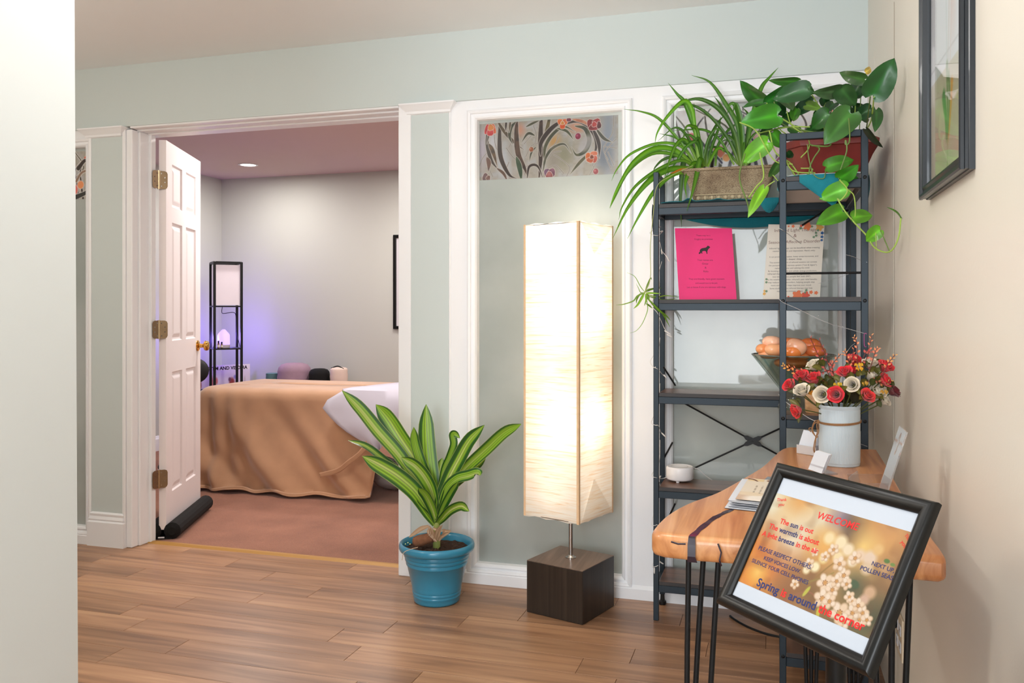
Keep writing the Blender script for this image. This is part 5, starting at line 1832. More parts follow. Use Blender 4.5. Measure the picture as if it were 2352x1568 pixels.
VN = [
    ([(1860, 495), (1868, 610), (1862, 680), (1836, 690), (1838, 660), (1845, 740), (1800, 880), (1785, 950)], .0026, 2.625), ([(1790, 955), (1850, 1035), (1800, 1110), (1778, 1100), (1830, 1190), (1900, 1275), (1990, 1370, 2.54), (2060, 1470, 2.46), (2165, 1497, 2.40), (2230, 1400, 2.38), (2252, 1243, 2.38)], .0026, 2.595),
    ([(1850, 1030), (1900, 1080), (1908, 1225), (1880, 1240)], .0020, 2.605), ([(1690, 862), (1672, 945), (1600, 920), (1562, 800), (1550, 690)], .0020, 2.64), ([(1040, 525), (1160, 585), (1262, 760), (1330, 828), (1440, 840)], .0024, 2.67),
    ([(1265, 590), (1310, 750), (1420, 830), (1495, 930)], .0026, 2.68), ([(1082, 760), (1040, 940), (1100, 1130), (1112, 1200)], .0030, 2.66), ([(1192, 752), (1222, 930), (1165, 1010), (1110, 1090)], .0030, 2.66),
    ([(2062, 1352), (2068, 1472)], .0014, 2.47), ([(2098, 1335), (2168, 1497)], .0018, 2.42), ([(1305, 965), (1230, 1015)], .0020, 2.65), ([(1290, 920), (1330, 965)], .0018, 2.66),
    ([(2022, 330, 2.46), (2010, 440, 2.6), (1995, 560)], .0022, 2.78), ([(2050, 335, 2.46), (2025, 520, 2.62), (1960, 620)], .0024, 2.76), ([(1330, 480), (1480, 570), (1600, 630)], .0030, 2.76), ([(1300, 370), (1345, 520), (1500, 600)], .0026, 2.80),
    ([(1560, 280), (1640, 420), (1680, 600)], .0024, 2.82), ([(1690, 380), (1660, 450), (1640, 600)], .0022, 2.84), ([(1735, 375), (1720, 520), (1700, 610)], .0020, 2.84), ([(1910, 400), (1900, 590)], .0020, 2.84),
    ([(1395, 440), (1430, 540), (1540, 620)], .0022, 2.82), ([(1970, 600), (1800, 580), (1600, 600), (1400, 560), (1270, 590)], .0028, 2.74), ([(1180, 610), (1260, 590), (1420, 560), (1570, 560)], .0026, 2.74), ([(1880, 580), (1760, 590), (1640, 640)], .0030, 2.72),
    ([(1560, 690), (1640, 720), (1600, 790), (1570, 860), (1560, 930)], .0026, 2.66), ([(1500, 870), (1590, 880), (1490, 960)], .0024, 2.67), ([(1400, 840), (1480, 960), (1440, 930)], .0026, 2.68), ([(1580, 700), (1700, 705), (1730, 685)], .0030, 2.655),
    ([(1385, 800), (1420, 870), (1480, 900), (1610, 905)], .0022, 2.66), ([(1440, 560), (1550, 640), (1560, 720), (1500, 790)], .0022, 2.69), ([(1950, 340), (1940, 600)], .002, 2.86), ([(1245, 380), (1330, 560), (1400, 620)], .0022, 2.80),
]
for i, (pts, r, Y) in enumerate(VN):
    MB().tube(spl([S(q[0], q[1], q[2] if len(q) > 2 else Y) for q in pts], 6), r * .8, 7).build('vine', GV if i % 3 else GP, po, smooth=True)
# =================================================================== PAPERS ON THE SHELF
zs = TIERS[3] + .0152


def card(name, label, cat, corners, mat, th=.0006):
    """thin upright sheet from its four corners TL TR BR BL, plus a local frame for print"""
    TL, TR, BR, BL = [Vector(c) for c in corners]
    n = (TR - TL).cross(BL - TL).normalized()
    if n.dot(CAM - TL) < 0:
        n = -n
    mb = MB()
    mb.loops([[c - n * th for c in (BL, BR, TR, TL)], [c for c in (BL, BR, TR, TL)]], True, True, True)
    o = mb.build(name, mat, origin=(BL + BR) / 2)
    tag(o, label, cat)

    def at(u, v, lift=.0003):
        return (TL.lerp(TR, u)).lerp(BL.lerp(BR, u), v) + n * lift
    return o, at


def cline(o, at, s, u0, v, u1, mat, v1=None, **k):
    A, B = at(u0, v), at(u1, v if v1 is None else v1)
    d = B - A
    w = d.length
    d.normalize()
    up = (at(u0, v - .02) - A).normalized()
    mb = {}
    text_line([(s, 'x')], mb, A, d, up, width=w, **k)
    mb['x'].build('lettering', mat, o, recalc=False)


PK = [(1550, 524, 3.330), (1681, 524, 3.330), (1692, 687.5, 3.295), (1560, 687.5, 3.295)]
cs_ = [atY(*p) for p in PK]
dz = zs + .0004 - min(c.z for c in cs_)
for c in cs_[2:]:
    c.z = zs + .0004
pk, at = card('pink_notice', 'hot pink paper notice with a black dog silhouette, propped on the shelf', 'notice', cs_, M['pink'])


def pkl(s, x0, y, x1, **k):
    # crop (1540,510) scale 8.25 -> fractions of the sheet
    fx = lambda x: ((1540 + x / 8.25) - (1550 + (y / 8.25 - 14) * .065)) / 131.0
    cline(pk, at, s, fx(x0), (510 + y / 8.25 - 524) / 163.5, fx(x1), M['ink_pink'], **k)


pkl('There may be a', 492, 268, 760)
pkl('Dog(s) on premises', 458, 338, 805)
pkl('Their names are', 515, 736, 806)
pkl('Omar', 604, 806, 728)
pkl('&', 656, 880, 688)
pkl('Raka', 630, 950, 724)
pkl('They are friendly, have good manners', 352, 1092, 1024)
pkl('and would love to be pet.', 480, 1168, 900)
pkl('Let us know if you are nervous with dogs.', 318, 1246, 1058)
dog = [(540, 605), (545, 580), (560, 570), (562, 535), (580, 510), (610, 495), (650, 490), (680, 482), (700, 462), (712, 445), (722, 455), (738, 455), (755, 478), (752, 490), (735, 500),
       (720, 520), (706, 548), (703, 575), (708, 600), (690, 604), (684, 575), (672, 552), (640, 548), (612, 555), (604, 572), (612, 598), (598, 600), (586, 580), (570, 602)]
dm = MB()
dv = []
for x, y in dog:
    fx = ((1540 + x / 8.25) - (1550 + (y / 8.25 - 14) * .065)) / 131.0
    dv.append(at(fx, (510 + y / 8.25 - 524) / 163.5, .0004))
dm.add(dv, [tuple(range(len(dv)))])
dm.build('dog_silhouette', M['ink'], pk, recalc=False)

TH_ = [(1765, 515, 3.345), (1894, 516, 3.345), (1883, 687.5, 3.300), (1752, 687.5, 3.300)]
cs_ = [atY(*p) for p in TH_]
for c in cs_[2:]:
    c.z = zs + .0004
tn, at = card('therapy_notice', 'cream printed notice about light therapy with orange flower corners, behind the middle shelf post', 'notice', cs_, M['cream_paper'])


def fx5(x, y):
    X_, Y_ = 1740 + x / 7.84, 500 + y / 7.84
    v = (Y_ - 515) / 172.5
    l = 1765 + (1752 - 1765) * v
    r = 1894 + (1883 - 1894) * v
    return (X_ - l) / (r - l), v


def tl(s, x0, y0, x1, y1, mat, **k):
    u0, v0 = fx5(x0, y0)
    u1, v1 = fx5(x1, y1)
    cline(tn, at, s, u0, v0, u1, M[mat], v1=v1, **k)


tl('Infrared Light Therapy', 300, 258, 1070, 232, 'ink_brown')
tl('&', 648, 350, 708, 345, 'ink_brown')
tl('Seasonal Affective Disorder', 195, 474, 1138, 438, 'ink_brown')
for s, x0, y0, x1, y1 in [('Infrared light therapy can be beneficial when treating', 210, 570, 1118, 545), ('mental disorders and depression. Here\'s why:', 275, 618, 1040, 600),
                          ('It can promote relaxation, lower stress hormones, and', 212, 722, 1090, 702), ('support deeper sleep.', 400, 765, 806, 757), ('The soothing warmth of infrared sessions can activate', 215, 825, 1070, 806),
                          ('the parasympathetic nervous system ("rest & digest"),', 203, 876, 1072, 862), ('reducing tension and calming the mind.', 312, 926, 940, 914), ('By boosting circulation and cellular energy production,', 188, 978, 1068, 966),
                          ('infrared therapy may reduce fatigue and the', 180, 1030, 1000, 1022), ('low energy many people feel with SAD.', 272, 1080, 958, 1068), ('As the weather gets colder, infrared\'s pain relief benefits', 170, 1130, 1070, 1122),
                          ('may reduce joint discomfort, helping people stay', 186, 1182, 1030, 1172), ('more active which helps improve your mood.', 240, 1234, 970, 1226), ('Some studies suggest infrared therapy may help', 218, 1288, 990, 1280),
                          ('support the immune system.', 350, 1336, 830, 1334)]:
    tl(s, x0, y0, x1, y1, 'ink_grey')


def deco(pts, rad, col, lift=.0006):
    for (x, y), r in zip(pts, rad):
        u, v = fx5(x, y)
        c = at(u, v, lift)
        d = MB()
        ux_, uy_ = (at(u + .05, v, lift) - c).normalized(), (at(u, v - .05, lift) - c).normalized()
        rr = r / 7.84 * 3.2 / 1960
        m = 40
        d.add([c + ux_ * (rr * (1 + .20 * math.cos(5 * a)) * math.cos(a)) + uy_ * (rr * (1 + .20 * math.cos(5 * a)) * math.sin(a)) for a in [2 * math.pi * q / m for q in range(m)]], [tuple(range(m))])
        d.build('printed_flower', col, tn, recalc=False)


OR_, CO_, GN_, BL_, YL_ = P('orange_print', (236, 128, 84), .6), P('coral_print', (226, 96, 76), .6), P('green_print', (120, 150, 120), .6), P('blue_print', (48, 100, 160), .6), P('yellow_print', (232, 178, 96), .6)
deco([(905, 150), (965, 1345), (1055, 1355), (565, 152), (645, 150)], [66, 30, 30, 16, 26], OR_)
deco([(790, 142), (560, 1428), (870, 1400)], [22, 18, 62], CO_, .0010)
deco([(720, 1400)], [80], OR_, .0008)
deco([(1090, 220), (1055, 268), (1058, 318), (1015, 346), (780, 185), (985, 152), (160, 1110), (160, 1165), (160, 1325), (880, 1310), (860, 1350)], [20, 20, 20, 20, 24, 18, 18, 20, 20, 22, 18], GN_, .0010)
deco([(1165, 270), (1160, 340), (1155, 400)], [26, 24, 20], BL_, .0008)
deco([(1120, 165), (122, 1370), (125, 1320)], [60, 26, 20], YL_, .0006)

# =================================================================== BOWL OF SALT STONES
BZ = TIERS[2] + .0152
BX, BY = .0550, 2.805
bw = thing('glass_bowl', 'wide green-tinted glass cone bowl holding orange salt stones', 'bowl', (BX, BY, BZ))
prof = [(.0, .0), (.046, .0), (.048, .004), (.046, .012), (.030, .030), (.026, .048), (.030, .060), (.060, .104), (.095, .150), (.1255, .168), (.1262, .1705), (.1235, .170), (.092, .147), (.056, .104), (.024, .062), (.0, .058)]
prof = [(.0, .0), (.046, .0), (.048, .004), (.046, .012), (.034, .026), (.030, .040), (.034, .052), (.1255, .168), (.1262, .1715), (.1232, .171), (.030, .056), (.0, .052)]
MB().lathe(prof, (BX, BY, BZ), 48, close=False).build('bowl_wall', M['greenglass'], bw, smooth=True)
MB().tube([Vector((BX + .1245 * math.cos(a), BY + .1245 * math.sin(a), BZ + .170)) for a in [2 * math.pi * q / 48 for q in range(49)]], .0022, 8).build('rim', P('dark_glass_rim', (92, 100, 92), .2, coat=.5), bw, smooth=True)


def stone(i, c, rx, ry, rz, rot, col, label):
    v, f = [], []
    n, m = 18, 12
    mb = MB()
    Rm = Matrix.Rotation(rot[2], 3, 'Z') @ Matrix.Rotation(rot[1], 3, 'Y') @ Matrix.Rotation(rot[0], 3, 'X')
    rings = []
    for j in range(m + 1):
        th = math.pi * j / m
        ring = []
        for k in range(n):
            ph = 2 * math.pi * k / n
            r = 1 + .05 * math.sin(3 * ph + i) * math.sin(th) + .04 * math.cos(2 * th + i * 2)
            s = abs(math.sin(th)) ** .8
            q = Rm @ Vector((rx * r * s * math.cos(ph), ry * r * s * math.sin(ph), rz * r * math.cos(th)))
            ring.append(Vector(c) + q)
        rings.append(ring)
    mb.loops(rings, True)
    t = P('salt_stone', col, .28, var=.14, vscale=22, sss=.25, coat=.35)
    o = mb.build('salt_stone', t, origin=c, smooth=True)
    tag(o, label, 'stone', 'salt stones in the glass bowl')
    return o


def BS(cx, cy, Y):
    return atY(1710 + cx / 6.27, 750 + cy / 6.27, Y)


ST = [(BS(400, 222, 2.80), 0.0316, 0.0286, 0.0189, (0, .05, .2), (248, 190, 158), 'pale peach salt stone on top of the pile, nearest the left rim of the bowl'),
      (BS(255, 318, 2.79), 0.0205, 0.0204, 0.0159, (0, 0, 0), (244, 158, 100), 'small orange salt stone at the far left edge of the pile'),
      (BS(420, 335, 2.765), 0.0279, 0.0204, 0.0195, (0, .0, .1), (250, 176, 128), 'rounded orange salt stone with a pale shine, left of the middle post'),
      (BS(748, 292, 2.74), 0.0316, 0.0224, 0.0232, (0, .42, 0), (240, 176, 140), 'pale tilted salt stone leaning at the front just right of the post'),
      (BS(950, 268, 2.84), 0.0344, 0.0306, 0.0232, (0, .05, .2), (226, 126, 70), 'dark orange flat-ended salt stone at the right of the top layer'),
      (BS(690, 225, 2.86), 0.0409, 0.0265, 0.0146, (0, .06, 0), (230, 136, 80), 'long orange salt stone lying across the back of the pile'),
      (BS(690, 372, 2.735), 0.0316, 0.0204, 0.0195, (0, -.2, 0), (250, 140, 68), 'bright orange salt stone low in front, under the pale tilted one'),
      (BS(1010, 352, 2.80), 0.0353, 0.0306, 0.0183, (0, 0, .3), (222, 120, 66), 'brick-orange salt stone at the right rim behind the flower sprigs'),
      (BS(560, 300, 2.82), 0.0298, 0.0286, 0.0195, (0, 0, 0), (244, 150, 92), 'orange salt stone half hidden behind the middle shelf post'),
      (BS(350, 400, 2.80), 0.0335, 0.0367, 0.0134, (0, 0, 0), (248, 172, 124), 'flat pale orange salt stone level with the rim on the left'),
      (BS(720, 420, 2.80), 0.0465, 0.0469, 0.0159, (0, 0, 0), (238, 150, 90), 'broad flat orange salt stone level with the rim in the middle'),
      (BS(690, 520, 2.805), 0.0521, 0.0530, 0.0183, (0, 0, 0), (224, 132, 74), 'large salt stone inside the bowl, seen through the glass')]
for i, a in enumerate(ST):
    stone(i, *a)
# turned wooden cup beside the foot of the bowl
wc = MB().lathe([(.0, 0), (.027, 0), (.029, .004), (.030, .052), (.028, .056), (.024, .056), (.022, .010), (.0, .008)], (.0, 0, 0), 28, close=False)
cc = atZ(1866, 958, BZ)
wc.v = [(v[0] + .116, v[1] + 2.735, v[2] + BZ) for v in wc.v]
tag(wc.build('wooden_cup', wood('pale_grained_wood', [(.25, (150, 104, 66)), (.5, (196, 150, 106)), (.8, (220, 180, 138))], scale=(30, 30, 90), rough=.4), origin=(.116, 2.735, BZ), smooth=True), 'small pale wooden cup on the shelf behind the white vase', 'cup')

# =================================================================== WHITE NOISE MACHINE
mz = TIERS[1] + .0152
mc = atZ(1561.5, 1104, mz)
mc = Vector((mc.x, max(mc.y, Y0 + .045), mz))
nm = thing('noise_machine', 'round white sound machine with a white cord on the lower shelf', 'sound machine', mc)
k = 31 / 1960 * mc.dot(FW)
MB().lathe([(.0, .006), (k * .86, .006), (k * .93, .008), (k * 1.0, .013), (k * 1.0, .050), (k * .97, .056), (k * .92, .0575), (k * .90, .0565), (.0, .0565)], mc, 48, close=False).build('body', M['ivory_plain'], nm, smooth=True)
MB().lathe([(k * .62, .0568), (k * .62, .0574), (k * .60, .0574), (k * .60, .0568)], mc, 40, close=False).build('control_ring', M['backing'], nm)
for a in (.4, 2.5, 4.6):
    MB().lathe([(.0, 0), (.006, 0), (.007, .007), (.0, .007)], mc + Vector((k * .7 * math.cos(a), k * .7 * math.sin(a), 0)), 12).build('foot', M['ivory_plain'], nm)
MB().tube(spl([mc + Vector((k * .95, .01, .052)), atY(1605, 1078, mc.y + .02), atY(1618, 1090, mc.y + .03), atY(1636, 1103, mc.y + .05)], 6), .0016, 6).build('cord', M['wire'], nm)

# =================================================================== STRING LIGHTS
sl = thing('string_lights', 'thin white string of tiny lights wound round the left post of the corner shelf', 'string lights', (X0, Y0, 1.0))
yf, yk = Y0 - PB / 2 - .003, Y0 + .06
for pts in ([(1518, 520, yk), (1493, 534, yf), (1510, 541, yf), (1523, 531, yk)], [(1510, 541, yf), (1516, 558, yk), (1520, 575, yk), (1530, 588, yk), (1538, 601, yk)],
            [(1520, 600, yk), (1512, 632, yk), (1514, 660, yk), (1495, 700, yf), (1500, 707, yf), (1511, 720, yf), (1522, 745, yk), (1530, 760, yk), (1543, 773, yk)],
            [(1516, 775, yk), (1512, 800, yk), (1494, 828, yf), (1500, 842, yf), (1510, 847, yf), (1522, 860, yk), (1531, 868, yk)],
            [(1516, 880, yk), (1513, 930, yk), (1496, 968, yf), (1505, 976, yf), (1512, 977, yf), (1518, 992, yk), (1529, 1004, yk)],
            [(1516, 1010, yk), (1514, 1060, yk), (1497, 1090, yf), (1508, 1097, yf), (1520, 1099, yk), (1534, 1095, yk)],
            [(1516, 1110, yk), (1514, 1130, yk), (1497, 1200, yf), (1504, 1206, yf), (1511, 1206, yf), (1518, 1230, yk), (1516, 1260, yk), (1498, 1298, yf), (1504, 1301, yf), (1512, 1298, yf)]):
    MB().tube(spl([atY(*p) for p in pts], 5), .0011, 5).build('wire', M['wire'], sl)
for a, b_ in (((1519, 572, yk), (1521, 584, yk)), ((1530, 586, yk), (1538, 601, yk)), ((1526, 759, yk), (1541, 767, yk)), ((1531, 767, yk), (1543, 774, yk)), ((1516, 532, yk), (1523, 530, yk)),
              ((1524, 860, yk), (1530, 866, yk)), ((1520, 994, yk), (1529, 1003, yk)), ((1503, 1303, yf), (1503, 1317, yf)), ((1513, 1288, yk), (1524, 1295, yk)), ((1505, 843, yf), (1512, 836, yk)), ((1518, 1092, yk), (1512, 1102, yk))):
    A, B = atY(*a), atY(*b_)
    MB().tube([A, A.lerp(B, .15), A.lerp(B, .85), B], [.0014, .0026, .0024, .001], 8).build('light', M['wire'], sl, smooth=True)
yr = YA - PB / 2 - .003
s2 = thing('wire_lights', 'fine silver wire of fairy lights strung across the right end of the corner shelf', 'string lights', (.13, YA, 1.0))
for pts in ([(1788, 523, yr), (1803, 532, yr), (1840, 560, 2.9)], [(1944, 585, 3.0), (1962, 590, 2.9), (1978, 598, 2.75), (1991, 602, yr)], [(1880, 651, 3.1), (1905, 643, 3.1), (1930, 636, 3.1), (1962, 624, 3.1)],
            [(1788, 686, yr), (1800, 695, yr), (1830, 708, yr - .002), (1855, 720, yr - .002), (1900, 741, yr - .002), (1945, 754, yr), (1991, 767, yr)],
            [(1788, 905, 2.70), (1808, 925, yr), (1850, 955, yr - .01), (1872, 967, yr - .02)], [(1946, 1008, 2.6), (1992, 1025, yr)], [(1944, 810, 2.9), (1955, 795, 2.9), (1964, 788, 2.9)]):
    MB().tube(spl([atY(*p) for p in pts], 5), .0008, 5).build('wire', M['silverwire'], s2)
for p in ((1880, 726, yr - .002), (1936, 750, yr), (1902, 643, 3.1), (1872, 966, yr - .02)):
    c = atY(*p)
    MB().lathe([(.0, -.0025), (.0022, 0), (.0, .0025)], c, 8).build('light', M['silverwire'], s2)
cpth = [atY(x, y, yr - .004) for x, y in ((1991, 767), (1988, 765), (1985, 768), (1985, 790), (1987, 796), (1990, 796))]
tag(MB().tube(spl(cpth, 3), .0009, 6).build('paper_clip', M['magenta'], origin=cpth[0]), 'magenta paper clip hooked on the silver wire at the right shelf post', 'paper clip')

# =================================================================== VASE AND BOUQUET
VC = atZ(1928, 1066, TZ)
VR = 44.5 * VC.dot(FW) / 1960
VC = Vector((VC.x, VC.y, TZ + .0004))
VH = .1525
va = thing('white_vase', 'white ribbed cylinder vase tied with jute twine, holding silk roses on the wooden table', 'vase', VC)
n = 180
rings = []
for s, z in ((.0, 0), (.97, 0), (.99, .002), (.99, .006), (1, .008), (1, VH - .012), (.99, VH - .010), (1.02, VH - .003), (1.0, VH), (.97, VH - .002), (.96, VH - .02), (.95, .01), (0, .01)):
    rib = .008 < z + .0001 and z < VH - .011 and s == 1
    rings.append([VC + Vector((VR * (s + (.0045 * (1 if q % 2 else 0) if rib else 0)) * math.cos(2 * math.pi * q / n), VR * (s + (.0045 * (1 if q % 2 else 0) if rib else 0)) * math.sin(2 * math.pi * q / n), z)) for q in range(n)])
MB().loops(rings, True).build('vase_body', M['ivory'], va)
tz = VC.z + VH * .735
tw = MB()
tpts = [VC + Vector(((VR * 1.035) * math.cos(a), (VR * 1.035) * math.sin(a), tz - VC.z + .004 * math.sin(a + .6))) for a in [2 * math.pi * q / 40 for q in range(41)]]
tw.tube(tpts, .0017, 6).build('twine', M['twine'], va)
MB().tube([p + Vector((0, 0, -.0028)) for p in tpts], .0015, 6).build('twine', M['twine'], va)


def TW(cx, cy, Y):
    return atY(1800 + cx / 8.4, 960 + cy / 8.4, Y)


yv = VC.y - .030
for pts in ([(690, 50), (600, 60), (545, 200), (560, 280), (625, 360)], [(680, 60), (590, 110), (560, 230), (620, 360)], [(690, 55), (640, 120), (650, 250), (625, 365)], [(660, 60), (680, 150), (670, 280), (625, 360)],
            [(620, 360), (590, 480), (575, 600), (590, 665)], [(625, 360), (612, 480), (598, 600), (600, 660)], [(560, 190), (500, 190), (490, 225), (530, 265)], [(628, 350), (655, 352), (640, 375), (610, 375)]):
    MB().tube(spl([TW(x, y, yv) for x, y in pts], 6), .0013, 5).build('twine_bow', M['twine'], va)

bq = thing('silk_bouquet', 'bouquet of red and ivory silk roses with orange berry sprigs, standing in the white vase', 'bouquet', VC + Vector((0, 0, .03)))
HUB = VC + Vector((0, 0, VH - .045))


def B(cx, cy, Y):
    return atY(1780 + cx / 7.127, 750 + cy / 7.127, Y)


def rose(c, axis, r, col, name='rose', lab=None, seed=0):
    axis = axis.normalized()
    e1 = axis.orthogonal().normalized()
    e1 = Matrix.Rotation(seed * 1.3, 3, axis) @ e1
    e2 = axis.cross(e1)
    mb = MB()
    rr = random.Random(seed)
    for cnt, R0, h0, fl, sp in ((2, .05, 1.28, .03, 2.8), (2, .14, 1.26, .04, 2.2), (3, .30, 1.26, .06, 1.5), (4, .50, 1.20, .14, 1.1), (5, .70, 1.02, .30, .95)):
        for k in range(cnt):
            a0 = 2 * math.pi * k / cnt + R0 * 5 + rr.uniform(-.2, .2)
            nu, nv = 7, 6
            vs, cs = [], []
            for j in range(nv):
                v = j / (nv - 1)
                for i in range(nu):
                    u = i / (nu - 1) * 2 - 1
                    ang = a0 + u * sp
                    rad = r * (R0 * (.35 + .65 * v ** .6) + fl * v ** 3 * (1 - .3 * abs(u)))
                    hh = r * ((h0 * v - .55) - .22 * v * abs(u) ** 2.2 - (fl * .35) * v ** 4 + .05 * v * math.sin(4 * u + a0))
                    vs.append(c + e1 * (rad * math.cos(ang)) + e2 * (rad * math.sin(ang)) + axis * hh)
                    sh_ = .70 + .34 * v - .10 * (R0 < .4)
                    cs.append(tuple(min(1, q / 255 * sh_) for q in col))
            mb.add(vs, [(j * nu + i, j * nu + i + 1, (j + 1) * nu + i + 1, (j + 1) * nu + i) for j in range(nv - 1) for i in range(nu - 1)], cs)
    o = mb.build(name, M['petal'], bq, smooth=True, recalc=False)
    if lab:
        o['label'] = lab
    return o


def leafy(c, tip, w, col):
    c, tip = Vector(c), Vector(tip)
    return blade([c, c.lerp(tip, .5) + Vector((0, 0, .004)), tip], w, lambda u, t: tuple(q / 255 * (.85 + .25 * (1 - abs(u))) for q in col), fold=.3, nc=5, prof=lambda t: math.sin(math.pi * min(1, .06 + t * .94)) ** .8, n=4)


RED, WHT, DRD = (232, 40, 50), (240, 228, 206), (124, 32, 40)
RS = [(245, 970, 100, RED, -.02), (440, 815, 105, RED, .00), (640, 855, 110, RED, -.01), (1000, 1110, 140, (236, 52, 66), -.07), (1150, 755, 105, (238, 36, 52), -.02), (1290, 720, 70, RED, .03), (1500, 1140, 135, (238, 58, 56), -.06),
      (1800, 660, 115, RED, .01), (1780, 885, 105, RED, .0), (360, 1370, 130, (236, 44, 44), -.05), (1300, 555, 110, RED, .05), (1940, 1065, 95, DRD, .02),
      (445, 1055, 115, WHT, -.04), (775, 1110, 115, WHT, -.06), (1265, 945, 130, WHT, -.05), (635, 640, 105, WHT, .03), (1560, 610, 110, WHT, .03), (1690, 1090, 100, WHT, .0), (1790, 1225, 85, WHT, .01), (1020, 815, 75, WHT, .02), (1570, 820, 85, WHT, .02),
      (545, 1010, 50, (206, 214, 222), .0)]
OLV = (92, 92, 40)
for i, (cx, cy, d, col, dy) in enumerate(RS):
    Y = VC.y + dy
    c = B(cx, cy, Y)
    r = d / 7.127 * Y * .94 / 1960 * (.98 if d >= 130 else 1.24)
    ax = (c - HUB).normalized() * .75 + Vector((random.uniform(-.35, .35), -.38, random.uniform(-.1, .35)))
    if (cx, cy) in ((1000, 1110), (775, 1110), (1265, 945)):
        ax = Vector((-.25, -1, .15))
    if (cx, cy) == (360, 1370):
        ax = Vector((-.7, -.4, -.25))
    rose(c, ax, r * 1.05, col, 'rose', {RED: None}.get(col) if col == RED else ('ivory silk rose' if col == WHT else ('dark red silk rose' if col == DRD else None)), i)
    ax = ax.normalized()
    s0 = c - ax * r * .5
    MB().tube(spl([s0, s0.lerp(HUB, .5) - ax * .010, HUB + Vector((random.uniform(-.015, .015), random.uniform(-.015, .015), 0)), Vector((VC.x, VC.y, VC.z + .03))], 4), .0016, 5).build('stem', M['leafth'] if False else P('olive_stem', (74, 76, 34), .6), bq)
    for q in range(2):
        side = ax.orthogonal()
        side = Matrix.Rotation(q * 2.6 + i, 3, ax) @ side
        leafy(s0, s0 + side * r * 1.2 + ax * r * .75, r * .75, OLV if q else (108, 104, 42)).build('leaf', M['leafth'], bq, smooth=True, recalc=False)
for i, (a, b_, w) in enumerate([((900, 1240), (940, 1120), 120), ((1000, 1250), (1060, 1120), 120), ((1120, 1250), (1180, 1120), 120), ((1220, 1250), (1270, 1120), 120), ((1320, 1240), (1390, 1120), 110), ((900, 1200), (980, 1040), 90), ((1050, 1230), (1160, 1060), 90), ((1180, 1240), (1240, 1080), 90), ((1280, 1240), (1330, 1060), 90), ((960, 1160), (900, 1000), 80), ((1340, 1180), (1440, 1020), 80), ((1100, 1130), (1080, 960), 80), ((1200, 1120), (1290, 1010), 80), ((900, 1000), (960, 860), 80), ((1440, 980), (1500, 860), 80), ((820, 960), (780, 850), 70), ((1580, 960), (1640, 860), 70), ((760, 700), (600, 660), 60), ((800, 640), (740, 560), 60), ((880, 800), (850, 900), 70), ((960, 820), (1060, 900), 60), ((1480, 720), (1420, 800), 80), ((1450, 640), (1520, 620), 70), ((1660, 700), (1560, 740), 60),
                                ((1660, 760), (1720, 740), 80), ((1640, 900), (1760, 900), 90), ((1640, 1100), (1590, 1060), 50), ((1700, 1190), (1800, 1220), 60), ((1660, 1240), (1740, 1320), 60), ((1130, 900), (1150, 990), 50), ((520, 1040), (560, 1090), 60),
                                ((700, 900), (720, 980), 70), ((1330, 800), (1430, 790), 60), ((640, 970), (620, 1040), 60), ((1860, 930), (1960, 960), 50), ((1390, 1100), (1380, 1030), 50), ((340, 1190), (420, 1250), 40), ((1760, 1000), (1720, 960), 60), ((860, 980), (800, 930), 60)]):
    Y = VC.y + .01 * (i % 4) - .01
    leafy(B(*a, Y), B(*b_, Y - .01), w / 7.127 * Y / 1960 * 1.5, [(86, 88, 36), (70, 78, 36), (112, 108, 48)][i % 3] if i > 9 else (48, 46, 24)).build('leaf', M['leafth'], bq, smooth=True, recalc=False)
SPG = [([(960, 950), (880, 640), (800, 400), (725, 215)], (168, 52, 46), (150, 40, 40)), ([(960, 940), (760, 560), (660, 370), (580, 185)], (206, 84, 66), (196, 72, 60)), ([(900, 940), (600, 790), (380, 700), (240, 655)], (206, 84, 60), (220, 110, 60)),
       ([(420, 860), (290, 720), (180, 670), (130, 625)], (224, 128, 60), (240, 176, 50)), ([(1200, 820), (1220, 640), (1170, 470), (1140, 395)], (222, 96, 56), (240, 160, 84)), ([(1220, 820), (1250, 580), (1290, 370)], (214, 74, 56), (232, 120, 70)),
       ([(1330, 760), (1350, 420), (1330, 240), (1295, 165)], (224, 110, 80), (246, 176, 110)), ([(1420, 760), (1500, 520), (1555, 300), (1580, 135)], (196, 60, 52), (240, 160, 90)), ([(1540, 740), (1620, 480), (1650, 390), (1690, 350)], (224, 110, 76), (244, 150, 96)),
       ([(1760, 800), (1840, 620), (1900, 540), (1965, 460)], (222, 130, 70), (240, 176, 86)), ([(960, 900), (940, 640), (1000, 540), (1075, 450)], (206, 84, 60), (236, 150, 84)), ([(980, 900), (930, 720), (800, 740), (620, 760)], (190, 66, 56), (206, 84, 66)),
       ([(970, 900), (960, 760), (930, 640), (900, 590)], (200, 74, 58), (206, 84, 66)), ([(1440, 520), (1500, 400), (1560, 420)], (200, 70, 60), (196, 60, 52)), ([(1500, 900), (1640, 880), (1780, 940), (1900, 880)], (150, 70, 40), (214, 150, 60)),
       ([(1560, 760), (1560, 660), (1580, 580)], (140, 44, 40), (150, 44, 44))]
